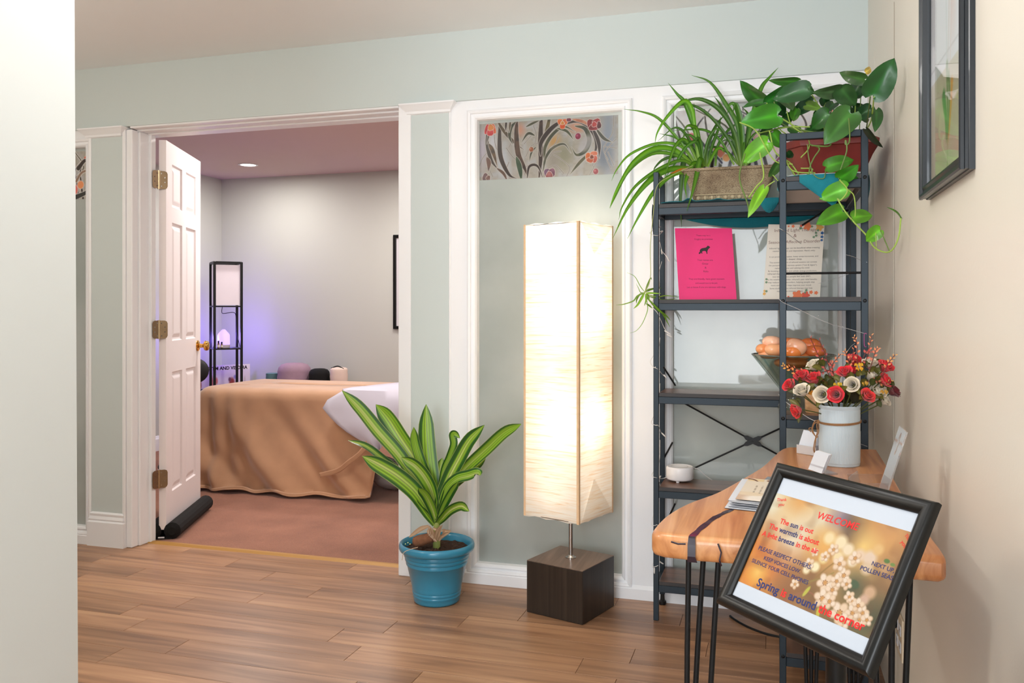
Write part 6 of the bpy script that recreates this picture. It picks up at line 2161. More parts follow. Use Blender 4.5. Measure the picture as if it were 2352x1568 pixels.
for i, (pts, c0, c1) in enumerate(SPG):
    Y = VC.y + .02 - .008 * (i % 5)
    sp = spl([B(x, y, Y) for x, y in pts], 3)
    tw_ = MB().tube(sp, .0011, 5)
    tw_.c = [tuple(q / 255 for q in (120, 52, 40))] * len(tw_.v)
    L = len(sp)
    for k in range(2, L):
        for sgn_ in (1, -1):
            if (k + (sgn_ > 0)) % 2:
                continue
            t = k / (L - 1)
            tan = (sp[min(k + 1, L - 1)] - sp[k - 1]).normalized()
            sd_ = tan.cross(CAM - sp[k]).normalized() * sgn_
            ln = .0078 * (1.05 - .35 * t)
            col = [c0[q] * (1 - t) + c1[q] * t for q in range(3)]
            bl_ = blade([sp[k], sp[k] + sd_ * ln * .5 + tan * ln * .4, sp[k] + sd_ * ln * .9 + tan * ln * .9], ln * (.75 if t < .75 else .45), lambda u, tt: tuple(q / 255 for q in col), fold=.3, nc=3, n=3, prof=lambda t: math.sin(math.pi * min(1, .08 + t * .92)))
            tw_.add(bl_.v, bl_.f, bl_.c)
    tw_.build('berry_sprig', M['leafth'], bq, smooth=True, recalc=False)
for i, (cx, cy, n_, col) in enumerate([(1375, 640, 6, (232, 176, 40)), (1395, 700, 5, (236, 170, 40)), (600, 1090, 7, (222, 150, 40)), (1030, 960, 6, (236, 196, 50)), (1800, 1080, 5, (206, 156, 60)), (1480, 940, 4, (206, 160, 60))]):
    cl_ = MB()
    for k in range(n_):
        a = k * 2.4
        c = B(cx + 34 * math.cos(a) * (k > 0), cy + 30 * math.sin(a) * (k > 0), VC.y - .03)
        ll = leafy(c, c + Vector((.006 * math.cos(a), -.003, .006 * math.sin(a))), .006, col)
        cl_.add(ll.v, ll.f, ll.c)
    cl_.build('yellow_buds', M['leafth'], bq, recalc=False)

# =================================================================== THINGS ON THE TABLE
# card holder with a tilted stack of cards
ch = atZ(1852, 1044, TZ)
chp = Vector((ch.x, ch.y, TZ + .0004))
hd = thing('card_holder', 'clear acrylic holder of white cards beside the white vase', 'card holder', chp)
Rz = Matrix.Rotation(math.radians(-38), 3, 'Z')


def ho_(x, y, z):
    return chp + Rz @ Vector((x, y, z))


b = MB()
for c, s in (((0, 0, .012), (.062, .003, .024)), ((0, .020, .0015), (.062, .042, .003)), ((-.0295, .020, .014), (.003, .042, .028)), ((.0295, .020, .014), (.003, .042, .028)), ((0, .0405, .020), (.062, .003, .040))):
    b = MB().box(ho_(*c), s, .0008, Rz)
    b.build('holder_wall', M['acrylic_white'] if c[1] == 0 else M['acrylic'], hd)
for k in range(6):
    Rt = Rz @ Matrix.Rotation(math.radians(-18), 3, 'X') @ Matrix.Rotation(math.radians(8 - k), 3, 'Y')
    MB().box(ho_(.001 * k - .002, .010 + k * .0022, .034), (.050, .0006, .056), 0, Rt).build('card', M['paper'], hd)
# small pad of cards standing nearer, seen from the side
c0 = atZ(1880, 1086, TZ)
cp = Vector((c0.x, c0.y, TZ + .0004))
h2 = thing('card_stand', 'low stand of white cards half hidden behind the welcome sign', 'card holder', cp)
R2 = Matrix.Rotation(math.radians(-62), 3, 'Z')
for k in range(5):
    Rt = R2 @ Matrix.Rotation(math.radians(-24), 3, 'X')
    MB().box(cp + R2 @ Vector((0, .004 * k * .5, .026 + .0004 * k)), (.060, .0007, .048), 0, Rt).build('card', M['paper'] if k < 4 else M['backing'], h2)
MB().box(cp + R2 @ Vector((0, .016, .002)), (.064, .034, .004), .001, R2).build('base', M['acrylic'], h2)
MB().box(cp + R2 @ Vector((0, -.004, .010)), (.064, .003, .018), .001, R2).build('lip', M['acrylic'], h2)

# leaflet holder
lz = TZ + .0004
l0 = atZ(2012, 1150, TZ)
LX, LY = .196, 1.89
lh = thing('leaflet_holder', 'empty clear acrylic leaflet holder leaning by the right wall at the table edge', 'leaflet holder', (LX, LY, lz))
zt_ = .155
tp = [Vector((LX + .006, LY - .050, lz)), Vector((LX + .006, LY + .050, lz)), Vector((LX + .052, LY + .050, lz + zt_)), Vector((LX + .052, LY - .050, lz + zt_))]
nb = (tp[1] - tp[0]).cross(tp[3] - tp[0]).normalized()
bk_ = MB()
# back panel with a slot near the top
inner = []
cslot = (tp[3] + tp[2]) / 2 * .80 + (tp[0] + tp[1]) / 2 * .20
uu, vv = (tp[1] - tp[0]).normalized(), (tp[3] - tp[0]).normalized()
N = 24
outer, slot = [], []
for q in range(N):
    a = 2 * math.pi * q / N
    slot.append(cslot + uu * (.012 * math.cos(a)) + vv * (.024 * math.sin(a)))
    d_ = (math.cos(a), math.sin(a))
    s_ = 1 / max(abs(d_[0]), abs(d_[1]))
    U = .050 * d_[0] * s_
    Vv = d_[1] * s_
    L_ = (tp[3] - tp[0]).length
    vpos = (.8 * L_) + (Vv * (.2 * L_) if Vv > 0 else Vv * (.8 * L_))
    outer.append((tp[0] + tp[1]) / 2 + uu * U + vv * vpos)
bk_.loops([outer, slot, [p + nb * .003 for p in slot], [p + nb * .003 for p in outer], outer], True)
bk_.build('back_panel', P('clear_sheet_edgelit', (226, 222, 220), .12, trans=.75, coat=.5), lh)
pr = spl([Vector((LX - .052, LY - .050, lz + .048)), Vector((LX - .050, LY, lz + .050)), Vector((LX - .030, LY + .050, lz + .056))], 8)
MB().loops([[p for p in pr], [Vector((p.x + .012, p.y, lz + .001)) for p in pr]], False).build('front_pocket', M['acrylic'], lh, recalc=False, solid=.002)
for y in (LY - .050, LY + .050):
    MB().loops([[Vector((LX - .050, y, lz + .048)), Vector((LX + .020, y, lz + .052))], [Vector((LX - .038, y, lz + .001)), Vector((LX + .006, y, lz + .001))]], False).build('side_panel', M['acrylic'], lh, recalc=False, solid=.002)
MB().bb(LX - .040, LX + .008, LY - .05, LY + .05, lz, lz + .0022).build('base', M['acrylic'], lh)

# fanned booklets
TLb, BLb = atZ(1705, 1100, TZ + .012), atZ(1672, 1150, TZ + .012)
ex = (atZ(1761, 1105, TZ + .012) - TLb).normalized()
ey = (BLb - TLb)
LB = ey.length
ey.normalize()
WB = .13
labs = ['topmost booklet of the fanned pile, with brown leaf print on its cover', 'second booklet of the pile, just under the printed cover', 'third booklet down the pile on the table', 'fourth booklet down the pile, slightly curled', 'lowest booklet of the pile, lying on the table']
for k in range(5):
    z = TZ + .0006 + (4 - k) * .0029
    off = ex * (.0025 * ((k * 7) % 4) - .004 * (k == 4)) + ey * (.002 * ((k * 5) % 3) + .004 * k)
    o0 = Vector((TLb.x, TLb.y, z)) + off
    rows0, rows1 = [], []
    m = 8
    for j in range(m + 1):
        t = j / m
        up = .0012 * math.sin(3 * t + k) + (.0035 * t ** 3 if k in (1, 2) else 0)
        for R, dz_ in ((rows0, .0), (rows1, .0010)):
            R.append([o0 + ey * (LB * t) + Vector((0, 0, max(0, up) + dz_)), o0 + ey * (LB * t) + ex * (WB * .5) + Vector((0, 0, max(0, up * .6) + dz_)), o0 + ey * (LB * t) + ex * WB + Vector((0, 0, dz_))])
    mb = MB()
    ring = [[r[0] for r in rows0], [r[1] for r in rows0], [r[2] for r in rows0], [r[2] for r in rows1], [r[1] for r in rows1], [r[0] for r in rows1], [r[0] for r in rows0]]
    mb.loops(ring, False)
    bo_ = mb.build('booklet', M['paper'], origin=o0, smooth=False)
    tag(bo_, labs[k], 'booklet', 'booklets on the wooden table')
    if k == 0:
        cv2 = Canvas(120, 170, (226, 212, 192), .62)
        cv2.rect(0, .66, 1, 1, (206, 178, 152))
        cv2.ell(.62, .90, .30, .20, (238, 228, 216), .15)
        cv2.ell(.20, .72, .16, .08, (226, 206, 176), .3)
        cv2.ell(.92, .86, .16, .10, (178, 100, 70), .15)
        cv2.ell(.90, .88, .08, .05, (150, 70, 46), .3)
        cv2.rect(.02, .02, .32, .12, (226, 200, 150))
        for pts in ([(.02, .03), (.12, .05), (.2, .12)], [(.40, .06), (.46, .12)]):
            cv2.stroke(pts, .022, (104, 56, 24), .012)
        for pts in ([(.5, .04), (.62, .07), (.8, .05)], [(.55, .08), (.7, .14), (.92, .18)], [(.5, .05), (.4, .02)]):
            cv2.stroke(pts, .010, (98, 48, 30), .006)
        for i in range(5):
            x = .22 + .11 * i
            for j in range(14):
                if (j * 7 + i * 3) % 5:
                    cv2.rect(x, .30 + j * .026 + .02 * (i % 2), x + .035, .318 + j * .026 + .02 * (i % 2), (150, 130, 106))
        cv2.mesh(o0 + ex * .014 + ey * .004 + Vector((0, 0, .0042)), ex, -ey, WB - .016, LB * .965).build('printed_cover', M['print'], bo_, recalc=False)

# =================================================================== RIGHT WALL: PICTURE, OUTLET; CORD ON THE FLOOR
PY0, PY1, PZ0, PZ1 = 1.6387, 2.077, 1.4048, 2.02
pf = thing('framed_art', 'dark-framed watercolour of a plant in a glass bulb on the cream right wall', 'picture', (XR, (PY0 + PY1) / 2, PZ0))
O_ = Vector((XR, (PY0 + PY1) / 2, (PZ0 + PZ1) / 2))
NX_ = Vector((-1, 0, 0))
MB().sweep_rect(O_, EY * 1.0, EZ, NX_, PY1 - PY0, PZ1 - PZ0, [(0, .0005), (0, .009), (.002, .011), (.002, .016), (0, .018), (0, .0235), (.004, .0255), (.010, .0245), (.014, .019), (.018, .018), (.022, .0215), (.026, .021), (.030, .013), (.031, .008), (.031, .002)]).build('frame', M['frame_navy'], pf)
cvp = Canvas(120, 200, (228, 226, 232), .70)
cvp.rect(0, .62, 1, 1, (206, 192, 168))  # beige lower part is the glazing's reflection painted into the print
cvp.rect(0, .565, 1, .575, (196, 192, 196))
for pts, w, col in [([(.42, .0), (.43, .2), (.46, .5), (.48, .8)], .010, (190, 200, 196)), ([(.55, .0), (.54, .3), (.50, .6), (.49, .85)], .010, (206, 190, 180)), ([(.62, .3), (.58, .5), (.52, .8)], .008, (220, 190, 180)),
                    ([(.38, .72), (.44, .80), (.46, .88)], .03, (84, 150, 70)), ([(.60, .70), (.56, .80), (.50, .90)], .02, (232, 160, 60)), ([(.47, .62), (.49, .78), (.48, .98)], .016, (110, 140, 70)), ([(.52, .66), (.54, .74), (.50, .86)], .014, (96, 130, 60))]:
    cvp.stroke(pts, w, col, w * .4, .01)
cvp.ell(.36, .12, .05, .10, (130, 200, 190), .6, .2, .7)
cvp.ell(.62, .42, .05, .12, (226, 190, 180), .7, 0, .6)
cvp.ell(.5, .93, .10, .05, (196, 200, 170), .5, 0, .7)
cvp.mesh(O_ + NX_ * .0045 - EY * ((PY1 - PY0) / 2 - .030) + EZ * ((PZ1 - PZ0) / 2 - .030), EY, EZ, PY1 - PY0 - .06, PZ1 - PZ0 - .06).build('watercolour_print', M['print'], pf, recalc=False)
MB().bb(XR - .009, XR - .0075, PY0 + .03, PY1 - .03, PZ0 + .03, PZ1 - .03).build('glazing', M['glass'], pf)
MB().bb(XR - .0044, XR - .0005, PY0 + .008, PY1 - .008, PZ0 + .008, PZ1 - .008).build('back_board', M['backing'], pf)

ol = thing('wall_outlet', 'almond double wall outlet low on the right wall beneath the table', 'outlet', (XR, 2.542, .215))
MB().bb(XR - .006, XR - .0003, 2.483, 2.601, .2166, .3307, .002).build('cover_plate', M['plate'], ol)
for y in (2.515, 2.569):
    for z in (.251, .296):
        MB().bb(XR - .008, XR - .0062, y - .016, y + .016, z - .014, z + .014, .003).build('socket', M['paper'], ol)
        for dy in (-.006, .006):
            MB().bb(XR - .0084, XR - .008, y + dy - .001, y + dy + .001, z - .004, z + .005).build('slot', M['ink'], ol)
pg_ = MB().bb(XR - .036, XR - .0088, 2.556, 2.582, .283, .309, .004)
plg = thing('power_cord', 'black power cord plugged in under the table and looping over the floor', 'cord', (.2, 2.6, 0))
pg_.build('plug', M['cord'], plg)
cpts = [(XR - .036, 2.569, .296), (XR - .06, 2.57, .25), (.20, 2.66, .03)] + [tuple(atZ(x, y, .0045)) for x, y in ((1860, 1478), (1800, 1464), (1760, 1455), (1724, 1442), (1700, 1430), (1684, 1420), (1677, 1414))]
MB().tube(spl(cpts, 6), .0042, 7).build('cable', M['cord'], plg, smooth=True)
# =================================================================== MASSAGE ROOM
TX0, TX1, TY0, TY1, TT = -3.62, -1.78, 4.735, 5.46, .640
mt = thing('massage_table', 'padded massage table on dark wooden legs under the tan blanket in the back room', 'table', ((TX0 + TX1) / 2, (TY0 + TY1) / 2, .004))
MB().prism([(p[0], p[1]) for p in rrect(TX0 + .02, TX1, TY0 + .02, TY1 - .02, .09, 0, 6)], TT - .085, TT, .03).build('pad', M['greyvinyl'], mt)
MB().bb(TX0 + .06, TX1 - .04, TY0 + .05, TY1 - .05, TT - .17, TT - .086, .004).build('frame', M['legwood'], mt)
for x in (TX0 + .14, TX1 - .14):
    for y in (TY0 + .10, TY1 - .10):
        MB().bb(x - .03, x + .03, y - .022, y + .022, .0045, TT - .17, .004).build('leg', M['legwood'], mt)
# slanted end brace with its maker's lettering
bA, bB = atY(862, 1036, 4.93), atY(945, 1068, 4.93)
dv_ = (bB - bA).normalized()
upv = Vector((0, -.15, 1)).normalized()
upv = (upv - dv_ * upv.dot(dv_)).normalized()
nv_ = dv_.cross(upv)
bc = (bA + bB) / 2 - upv * .038 + nv_ * .012
mbo = MB().box(bc, ((bB - bA).length + .04, .076, .018), .003, Matrix((dv_, upv, nv_)).transposed()).build('end_brace', M['plank_grey'], mt)
tA, tB = atY(881, 1056.5, 4.915), atY(908, 1064.5, 4.915)
mm = {}
dd = (tB - tA)
wl = dd.length
dd.normalize()
nn_ = dd.cross(upv).normalized()
if nn_.dot(CAM - tA) < 0:
    nn_ = -nn_
P0_ = bc + nv_ * .0098 * (1 if nv_.dot(CAM - bc) > 0 else -1)
tA = onplane(880, 1056, P0_, nv_)
tB = onplane(907.5, 1064.5, P0_, nv_)
dd = (tB - tA).normalized()
text_line([('STRONG', 'a')], mm, tA, dd, (upv - dd * upv.dot(dd)).normalized(), width=(tB - tA).length, bold=.02)
mm['a'].build('lettering', M['ink'], mbo, recalc=False)

# tan fleece blanket draped over the table
per = []
CR = .10


def seg(a, b_, n):
    return [(a[0] + (b_[0] - a[0]) * i / n, a[1] + (b_[1] - a[1]) * i / n) for i in range(n)]


per += seg((TX1, TY0), (TX0 + CR, TY0), 150)
per += [(TX0 + CR + CR * math.cos(a), TY0 + CR + CR * math.sin(a)) for a in [math.radians(270 - 90 * i / 14) for i in range(14)]]
per += seg((TX0, TY0 + CR), (TX0, TY1 - CR), 50)
per += [(TX0 + CR + CR * math.cos(a), TY1 - CR + CR * math.sin(a)) for a in [math.radians(180 - 90 * i / 14) for i in range(14)]]
per += seg((TX0 + CR, TY1), (TX1, TY1), 90) + [(TX1, TY1)]
NP = len(per)
nrm_, sacc = [], [0]
for i in range(NP):
    a, b_ = per[max(0, i - 1)], per[min(NP - 1, i + 1)]
    t = Vector((b_[0] - a[0], b_[1] - a[1], 0)).normalized()
    nrm_.append(Vector((t.y, -t.x, 0)) * -1 if False else Vector((-t.y, t.x, 0)) * -1)
    if i:
        sacc.append(sacc[-1] + math.hypot(per[i][0] - per[i - 1][0], per[i][1] - per[i - 1][1]))
ctr_ = Vector(((TX0 + TX1) / 2, (TY0 + TY1) / 2, 0))
for i in range(NP):
    if nrm_[i].dot(Vector((per[i][0], per[i][1], 0)) - Vector((min(max(per[i][0], TX0 + .4), TX1), ctr_.y, 0))) < 0:
        nrm_[i] = -nrm_[i]


def dropf(x, y):
    if y > TY1 - .02:
        return .42
    if y < TY0 + .05:
        if x > -2.25:
            return .10
        if x > -2.33:
            return .10 + .60 * (-2.25 - x) / .08
        return .70
    return .60


rings = []
inner_steps = [(.36, .004), (.25, .006), (.15, .008), (.09, .010)]
for ins, h in inner_steps:
    rings.append([Vector((per[i][0] - nrm_[i].x * ins if ins < .1 else min(max(per[i][0], TX0 + ins), TX1), per[i][1] - nrm_[i].y * ins if ins < .1 else min(max(per[i][1], TY0 + ins), TY1 - ins), TT + .0145 + .0025 * math.sin(per[i][0] * 9 + ins * 20))) for i in range(NP)])
NR = 34
for j in range(NR + 1):
    t = j / NR
    ring = []
    for i in range(NP):
        x, y = per[i]
        s = sacc[i]
        L = dropf(x, y) * (1 + .02 * math.sin(s * 11))
        q = t * L
        edge_in = max(0, .02 - q) / .02
        ph = s + .60 * t ** 1.3
        A = .052 * min(1, (q / .50)) ** 1.1
        f = .50 * math.sin(ph * 12.0 + 1.2 + .8 * math.sin(ph * 3)) + .30 * math.sin(ph * 27 + .5) * (.4 + .6 * math.sin(ph * 4) ** 2) + .30 * math.sin(ph * 5.1)
        cornerf = math.exp(-((s - 1.78) / .28) ** 2)
        out = .012 + .06 * (q / .65) ** 1.3 + A * f + cornerf * (.05 * (q / .6) + .020 * math.sin(s * 46 + 3 * t) * min(1, q / .25))
        rho = .060
        if q < rho * math.pi / 2:
            z = TT + .014 - rho * (1 - math.cos(q / rho))
            out += -.012 - rho * (1 - math.sin(q / rho)) + .012 * math.sin(q / rho)
        else:
            z = TT + .014 - rho - (q - rho * math.pi / 2)
        out += .010 * math.sin(3.1 * x + 7 * q) * min(1, q / .2)
        if z < .030:
            out += (.030 - z) * .9
            z = .014 + .016 * (.5 + .5 * math.sin(s * 21 + 2 * t)) * (t > .9) + .006
        p = Vector((x, y, 0)) + nrm_[i] * out
        p.z = z
        ring.append(p)
    rings.append(ring)
bl_ = MB().loops(rings, False)
bo_ = bl_.build('blanket', M['blanket'], origin=(-2.9, 5.1, .0), smooth=True, recalc=False, solid=.006)
tag(bo_, 'tan fleece blanket draped over the massage table down to the carpet', 'blanket')
spts = spl([atY(858, 982, 4.655), atY(848, 1010, 4.640), atY(828, 1040, 4.62), atY(800, 1062, 4.60), atY(776, 1080, 4.59), atY(735, 1091, 4.58)], 6)
blade(spts, .030, lambda u, t: (.7, .55, .42), fold=.0, nc=5, prof=lambda t: 1.0).build('folded_hem', M['blanket'], bo_, smooth=True, recalc=False, solid=.008)
hr = rings[-2]
lo_, hi_ = [i for i in range(NP) if per[i][1] < TY0 + .02 and per[i][0] < -2.34][0], NP - 95
MB().tube([p + Vector((0, 0, .004)) for p in hr[lo_:hi_]], .010, 8, flat=1.0).build('hem', M['blanket'], bo_, smooth=True)

# white sheet turned down over the near corner
zz = TT + .024
rows = []


def wrow(a, b_, fn, n=14, wob=.0):
    return [fn(a[0] + (b_[0] - a[0]) * i / n, a[1] + (b_[1] - a[1]) * i / n, i / n) for i in range(n + 1)]


fz = lambda x, y, t: atZ(x, y, zz)


def fyw(Y):
    return lambda x, y, t: atY(x, y, Y - .012 * math.sin(t * 7 + y * .03))


rows.append(wrow((806, 889.5), (985, 871), fz))
rows.append(wrow((786, 893.5), (985, 882), fz))
e_ = wrow((766, 900), (985, 899), fz)
rows.append([Vector((p.x, max(p.y, TY0 - .002), p.z)) for p in e_])
rows.append(wrow((752, 918), (985, 925), fyw(4.685)))
rows.append(wrow((741, 937), (985, 950), fyw(4.670)))
rows.append(wrow((757, 957), (960, 968), fyw(4.655)))
rows.append(wrow((775, 975), (930, 978), fyw(4.645)))
rows.append(wrow((796, 992), (912, 985), fyw(4.640)))
rows.append(wrow((828, 1012), (890, 1003), fyw(4.635)))
rows.append(wrow((866, 1037), (874, 1030), fyw(4.630)))
so_ = MB().loops(rows, False).build('turned_sheet', M['sheet'], origin=(-2.3, 4.8, zz), smooth=True, recalc=False, solid=.003)
tag(so_, 'white cotton sheet folded back over the near corner of the massage table', 'sheet')
hang = [[atY(452, 1070, 5.02), atY(488, 1072, 5.0)], [atY(452, 1095, 5.02), atY(493, 1098, 4.98)], [atY(455, 1112, 5.0), atY(489, 1112, 4.96)], [atY(462, 1119, 4.97), atY(480, 1118, 4.95)]]
MB().loops(hang, False).build('sheet_corner', M['sheet'], so_, smooth=True, recalc=False, solid=.003)

# white plastic bag on the carpet under the table
bgc = atZ(895, 1128, .004)
bg = MB()
rings = []
for j in range(11):
    th = math.pi * j / 10
    rings.append([Vector((bgc.x + .02, bgc.y + .06, .088)) + Vector((.155 * math.sin(th) * math.cos(a) * (1 + .10 * math.sin(3 * a + j)), .10 * math.sin(th) * math.sin(a), -.082 * math.cos(th) * (1 + .16 * math.sin(4 * a + j * 2) * math.sin(th)))) for a in [2 * math.pi * q / 28 for q in range(28)]])
tag(bg.loops(rings, True).build('plastic_bag', M['bag'], origin=(bgc.x, bgc.y + .06, .006), smooth=True), 'crumpled white plastic bag on the carpet under the massage table', 'bag')

# ---- shelf lamp with the glowing diffuser
LP = CAM + ray(519, 710) * 7.2
LP.z = .004
f_ = Vector((LP.x, LP.y, 0)).normalized()
phi = math.atan2(f_.y, f_.x) - math.pi / 2 + math.radians(9)
RL = Matrix.Rotation(phi, 3, 'Z')
lw = .236


def lp(x, y, z):
    return Vector((LP.x, LP.y, 0)) + RL @ Vector((x, y, 0)) + Vector((0, 0, z))


sl_ = thing('shelf_lamp', 'black-framed shelf floor lamp with a white fabric shade in the corner of the back room', 'lamp', LP)
LZ = 1.562
for x in (-1, 1):
    for y in (-1, 1):
        MB().box(lp(x * (lw / 2 - .010), y * (lw / 2 - .010), LZ / 2), (.020, .020, LZ - .010), .002, RL).build('post', M['black'], sl_)
for z in (LZ - .010,):
    for c, s in (((0, lw / 2 - .01), (lw - .04, .018, .018)), ((0, -lw / 2 + .01), (lw - .04, .018, .018)), ((lw / 2 - .01, 0), (.018, lw - .04, .018)), ((-lw / 2 + .01, 0), (.018, lw - .04, .018))):
        MB().box(lp(c[0], c[1], z), s, .001, RL).build('rail', M['black'], sl_)
for z in (1.187, .833, .40, .06):
    MB().box(lp(0, 0, z), (lw - .002, lw - .002, .012), .001, RL).build('shelf_board', M['black'], sl_)
for k in range(4):
    Rk = RL @ Matrix.Rotation(k * math.pi / 2, 3, 'Z')
    MB().box(Vector((LP.x, LP.y, (1.195 + 1.535) / 2)) + Rk @ Vector((0, -lw / 2 + .018, 0)), (lw - .044, .003, .335), 0, Rk).build('shade_panel', M['shade_in'], sl_)
MB().tube(spl([lp(-.03, .0, 1.18), lp(-.03, .02, 1.135), lp(.0, .06, 1.128), lp(.08, .095, 1.135), lp(.10, .10, 1.09), lp(.105, .09, .95), lp(.118, .02, .84), lp(.128, -.02, .7), lp(.12, .05, .3), lp(.13, .13, .02)], 5), .003, 6).build('cord', M['cord'], sl_)
dz_ = .8395
dc = lp(-.022, -.02, dz_)
df = thing('aroma_diffuser', 'glowing violet bottle-shaped aroma diffuser on the shelf lamp', 'diffuser', dc)
MB().lathe([(.0, 0), (.047, 0), (.050, .004), (.051, .026)], dc, 32, close=False).build('base', M['diff_base'], df, smooth=True)
MB().lathe([(.051, .0265), (.0515, .030), (.050, .105), (.044, .118), (.020, .146), (.013, .153), (.008, .155), (.0, .155)], dc, 32, close=False).build('cover', M['diff'], df, smooth=True)
lo = lamp('diffuser_glow', 'POINT', dc + Vector((.05, .09, .07)), 6.0, (.26, .16, 1.0), radius=.05)
lo.parent = df
lo.location = RL @ Vector((.02, .13, 0)) + Vector((0, 0, .08))
lo2 = lamp('diffuser_glow', 'POINT', dc, 3.2, (.28, .18, 1.0), radius=.05)
lo2.parent = df
lo2.location = RL @ Vector((-.12, .03, 0)) + Vector((0, 0, .06))
for i, (px_, h, lab) in enumerate(((-.062, .062, 'taller amber oil bottle with a black cap beside the diffuser'), (-.036, .052, 'shorter amber oil bottle with a black cap beside the diffuser'))):
    oc = lp(px_ - .012, -.085, dz_)
    ob_ = thing('oil_bottle', lab, 'bottle', oc, 'oil bottles by the diffuser')
    MB().lathe([(.0, 0), (.010, 0), (.011, .002), (.011, h * .58), (.006, h * .68), (.006, h * .70), (.0, h * .70)], oc, 16, close=False).build('bottle_body', M['amber'], ob_, smooth=True)
    MB().lathe([(.0075, h * .68), (.0078, h * .70), (.0074, h), (.0, h)], oc, 14, close=False).build('cap', M['cap_black'], ob_)
    MB().lathe([(.0112, h * .12), (.0112, h * .48)], oc, 16, close=False).build('bottle_label', M['cream_paper'], ob_)

# anatomy chart propped on a low dark cabinet behind the lamp
A0, A1 = Vector((-4.745, 6.17, .4795)), Vector((-4.50, 6.60, .4795))
cx_ = (A0 + A1) / 2
d_ = (A1 - A0).normalized()
n_ = Vector((d_.y, -d_.x, 0))
RA = Matrix((d_, -n_, Vector((0, 0, 1)))).transposed()
cab = thing('low_cabinet', 'low dark cabinet in the back corner behind the shelf lamp', 'cabinet', (cx_.x, cx_.y, .004))
MB().box(cx_ - n_ * .0 + Vector((0, 0, -.2375)), (.50, .08, .470), .004, RA).build('body', P('charcoal_laminate', (66, 64, 66), .5), cab)
MB().box(cx_ + n_ * .041 + Vector((0, 0, -.2375)), (.46, .003, .43), .001, RA).build('door', P('charcoal_laminate_door', (58, 56, 58), .5), cab)
ac = MB().box(cx_ + n_ * .022 + Vector((0, 0, .0982)), (.50, .004, .196), 0, RA)
aco = ac.build('anatomy_chart', M['cream_paper'], origin=cx_)
tag(aco, 'anatomy chart with black SYSTEM AND VISCERA heading and red figures, behind the shelf lamp', 'chart')
cva = Canvas(120, 48, (226, 214, 216), 2.5)
for x, y, rx, ry, c in [(.30, .75, .05, .40, (196, 110, 110)), (.38, .60, .06, .2, (206, 120, 110)), (.66, .72, .12, .26, (150, 60, 56)), (.62, .55, .06, .12, (110, 70, 90)), (.08, .8, .08, .3, (156, 70, 48)), (.90, .7, .05, .3, (206, 190, 186)), (.45, .92, .10, .10, (206, 90, 90)), (.72, .42, .07, .12, (150, 140, 190))]:
    cva.ell(x, y, rx, ry, c, .35)
P0a = cx_ + n_ * .0244 - d_ * .25 + Vector((0, 0, .196))
cva.mesh(P0a + Vector((0, 0, -.045)), d_, Vector((0, 0, 1)), .50, .150).build('printed_figures', M['print'], aco, recalc=False)
mm = {}
text_line([('SYSTEM AND VISCERA', 'a')], mm, P0a + d_ * .07 + n_ * .0004 + Vector((0, 0, -.040)), d_, Vector((0, 0, 1)), width=.405, bold=.035)
mm['a'].build('lettering', M['ink'], aco, recalc=False)

# black stool chair by the door
kc = CAM + ray(446, 850) * 6.35
kx, ky = kc.x, kc.y
stl = thing('stool_chair', 'black rolling stool chair with a rounded backrest, half hidden behind the open door', 'chair', (kx, ky, .004))
fk = Vector((kx, ky, 0)).normalized()
rk = Vector((fk.y, -fk.x, 0))
bk2 = MB()
rings = []
for j in range(13):
    th = math.pi * j / 12
    rings.append([Vector((kx, ky, .705)) + rk * (.105 * math.sin(th) * math.cos(a)) + fk * (.028 * math.sin(th) * math.sin(a)) + Vector((0, 0, -.095 * math.cos(th))) for a in [2 * math.pi * q / 24 for q in range(24)]])
bk2.loops(rings, True).build('backrest', M['vinyl'], stl, smooth=True)
MB().tube([Vector((kx, ky, .62)) + fk * .01, Vector((kx, ky, .50)) + fk * .02, Vector((kx, ky, .44)) - fk * .02], .014, 10).build('back_stem', M['black'], stl)
MB().lathe([(.0, .40), (.15, .40), (.165, .415), (.165, .455), (.15, .475), (.0, .48)], Vector((kx, ky, 0)) - fk * .16, 32, close=False).build('seat', M['vinyl'], stl, smooth=True)
MB().tube([Vector((kx, ky, .07)) - fk * .16, Vector((kx, ky, .40)) - fk * .16], .022, 14).build('column', M['chrome'], stl)
for q in range(5):
    a = 2 * math.pi * q / 5
    e = Vector((kx + .22 * math.cos(a), ky + .22 * math.sin(a), .058)) - fk * .16
    MB().tube([Vector((kx, ky, .085)) - fk * .16, e], .014, 8).build('spoke', M['black'], stl)
    MB().lathe([(.0, -.022), (.02, -.018), (.026, 0), (.02, .018), (.0, .022)], Vector((e.x, e.y, .0305)), 14).build('caster', M['black_plastic'], stl)

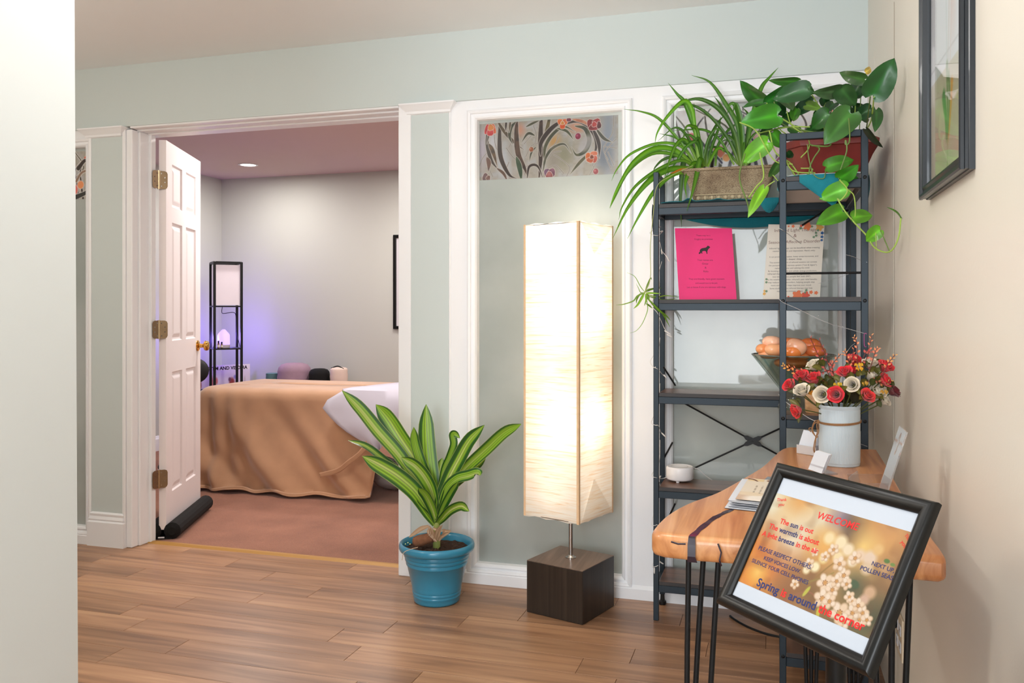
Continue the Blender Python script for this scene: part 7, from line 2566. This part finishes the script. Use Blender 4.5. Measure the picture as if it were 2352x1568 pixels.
# rolled towels and bolsters standing along the back wall
def roll(px_, wpx, topy, mat, name, label, cat, Y=6.47, dome=.06, band=None):
    c = atY(px_, 700, Y)
    zc_ = c.dot(FW)
    r = wpx / 2 * zc_ / F_PX
    ht = CZ - (topy - HY) * zc_ / F_PX - .004
    o = thing(name, label, cat, (c.x, c.y, .004))
    prof = [(.0, 0), (r * .94, 0), (r, .01)]
    for i in range(1, 24):
        t = i / 24
        prof.append((r * (1 + .025 * math.sin(i * 2.1)), .01 + (ht - dome - .01) * t))
    prof += [(r * .99, ht - dome), (r * .93, ht - dome * .55), (r * .78, ht - dome * .22), (r * .5, ht - dome * .05), (.0, ht)]
    MB().lathe(prof, (c.x, c.y, .004), 36, close=False).build('body', mat, o, smooth=True)
    return o, c, r, ht


roll(676, 76, 832.5, M['purple'], 'rolled_towel', 'large mauve rolled towel standing behind the massage table', 'towel', dome=.075)
roll(733.5, 48, 845.5, M['black_cloth'], 'bolster', 'black round-topped bolster standing behind the massage table', 'bolster', dome=.05)
o_, c_, r_, h_ = roll(778.5, 40, 843, M['blushroll'], 'bolster', 'blush pink bolster with a black carry strap behind the massage table', 'bolster', dome=.02)
MB().tube(spl([(c_.x - r_ * .75, c_.y - r_ * .5, h_ - .005), (c_.x, c_.y - r_ * .3, h_ + .014), (c_.x + r_ * .8, c_.y - r_ * .4, h_ - .006)], 5), .005, 6).build('carry_strap', M['black_cloth'], o_)
roll(626, 30, 856, M['tealbin'], 'waste_bin', 'teal grey bin beside the mauve towel at the back wall', 'bin', dome=.004)

# picture on the back wall, mostly behind the door casing
bp = thing('wall_picture', 'black-framed white print on the back wall, cut off by the door casing', 'picture', (-2.81, 6.68, .995))
MB().sweep_rect(Vector((-2.815, 6.68, 1.396)), EX, EZ, EY, .60, .803, [(0, .0005), (0, .020), (.004, .024), (.020, .024), (.026, .018), (.026, .004)]).build('frame', M['frame_black'], bp)
cvb = Canvas(60, 90, (228, 224, 230), .72)
for j in range(9):
    cvb.rect(.10, .08 + j * .1, .90, .095 + j * .1, (160, 156, 166))
cvb.mesh((-2.815 - .275, 6.6745, 1.396 + .376), EX, EZ, .55, .752).build('printed_sheet', M['print'], bp, recalc=False)
MB().bb(-3.095, -2.535, 6.676, 6.6792, 1.01, 1.78).build('back_board', M['backing'], bp)
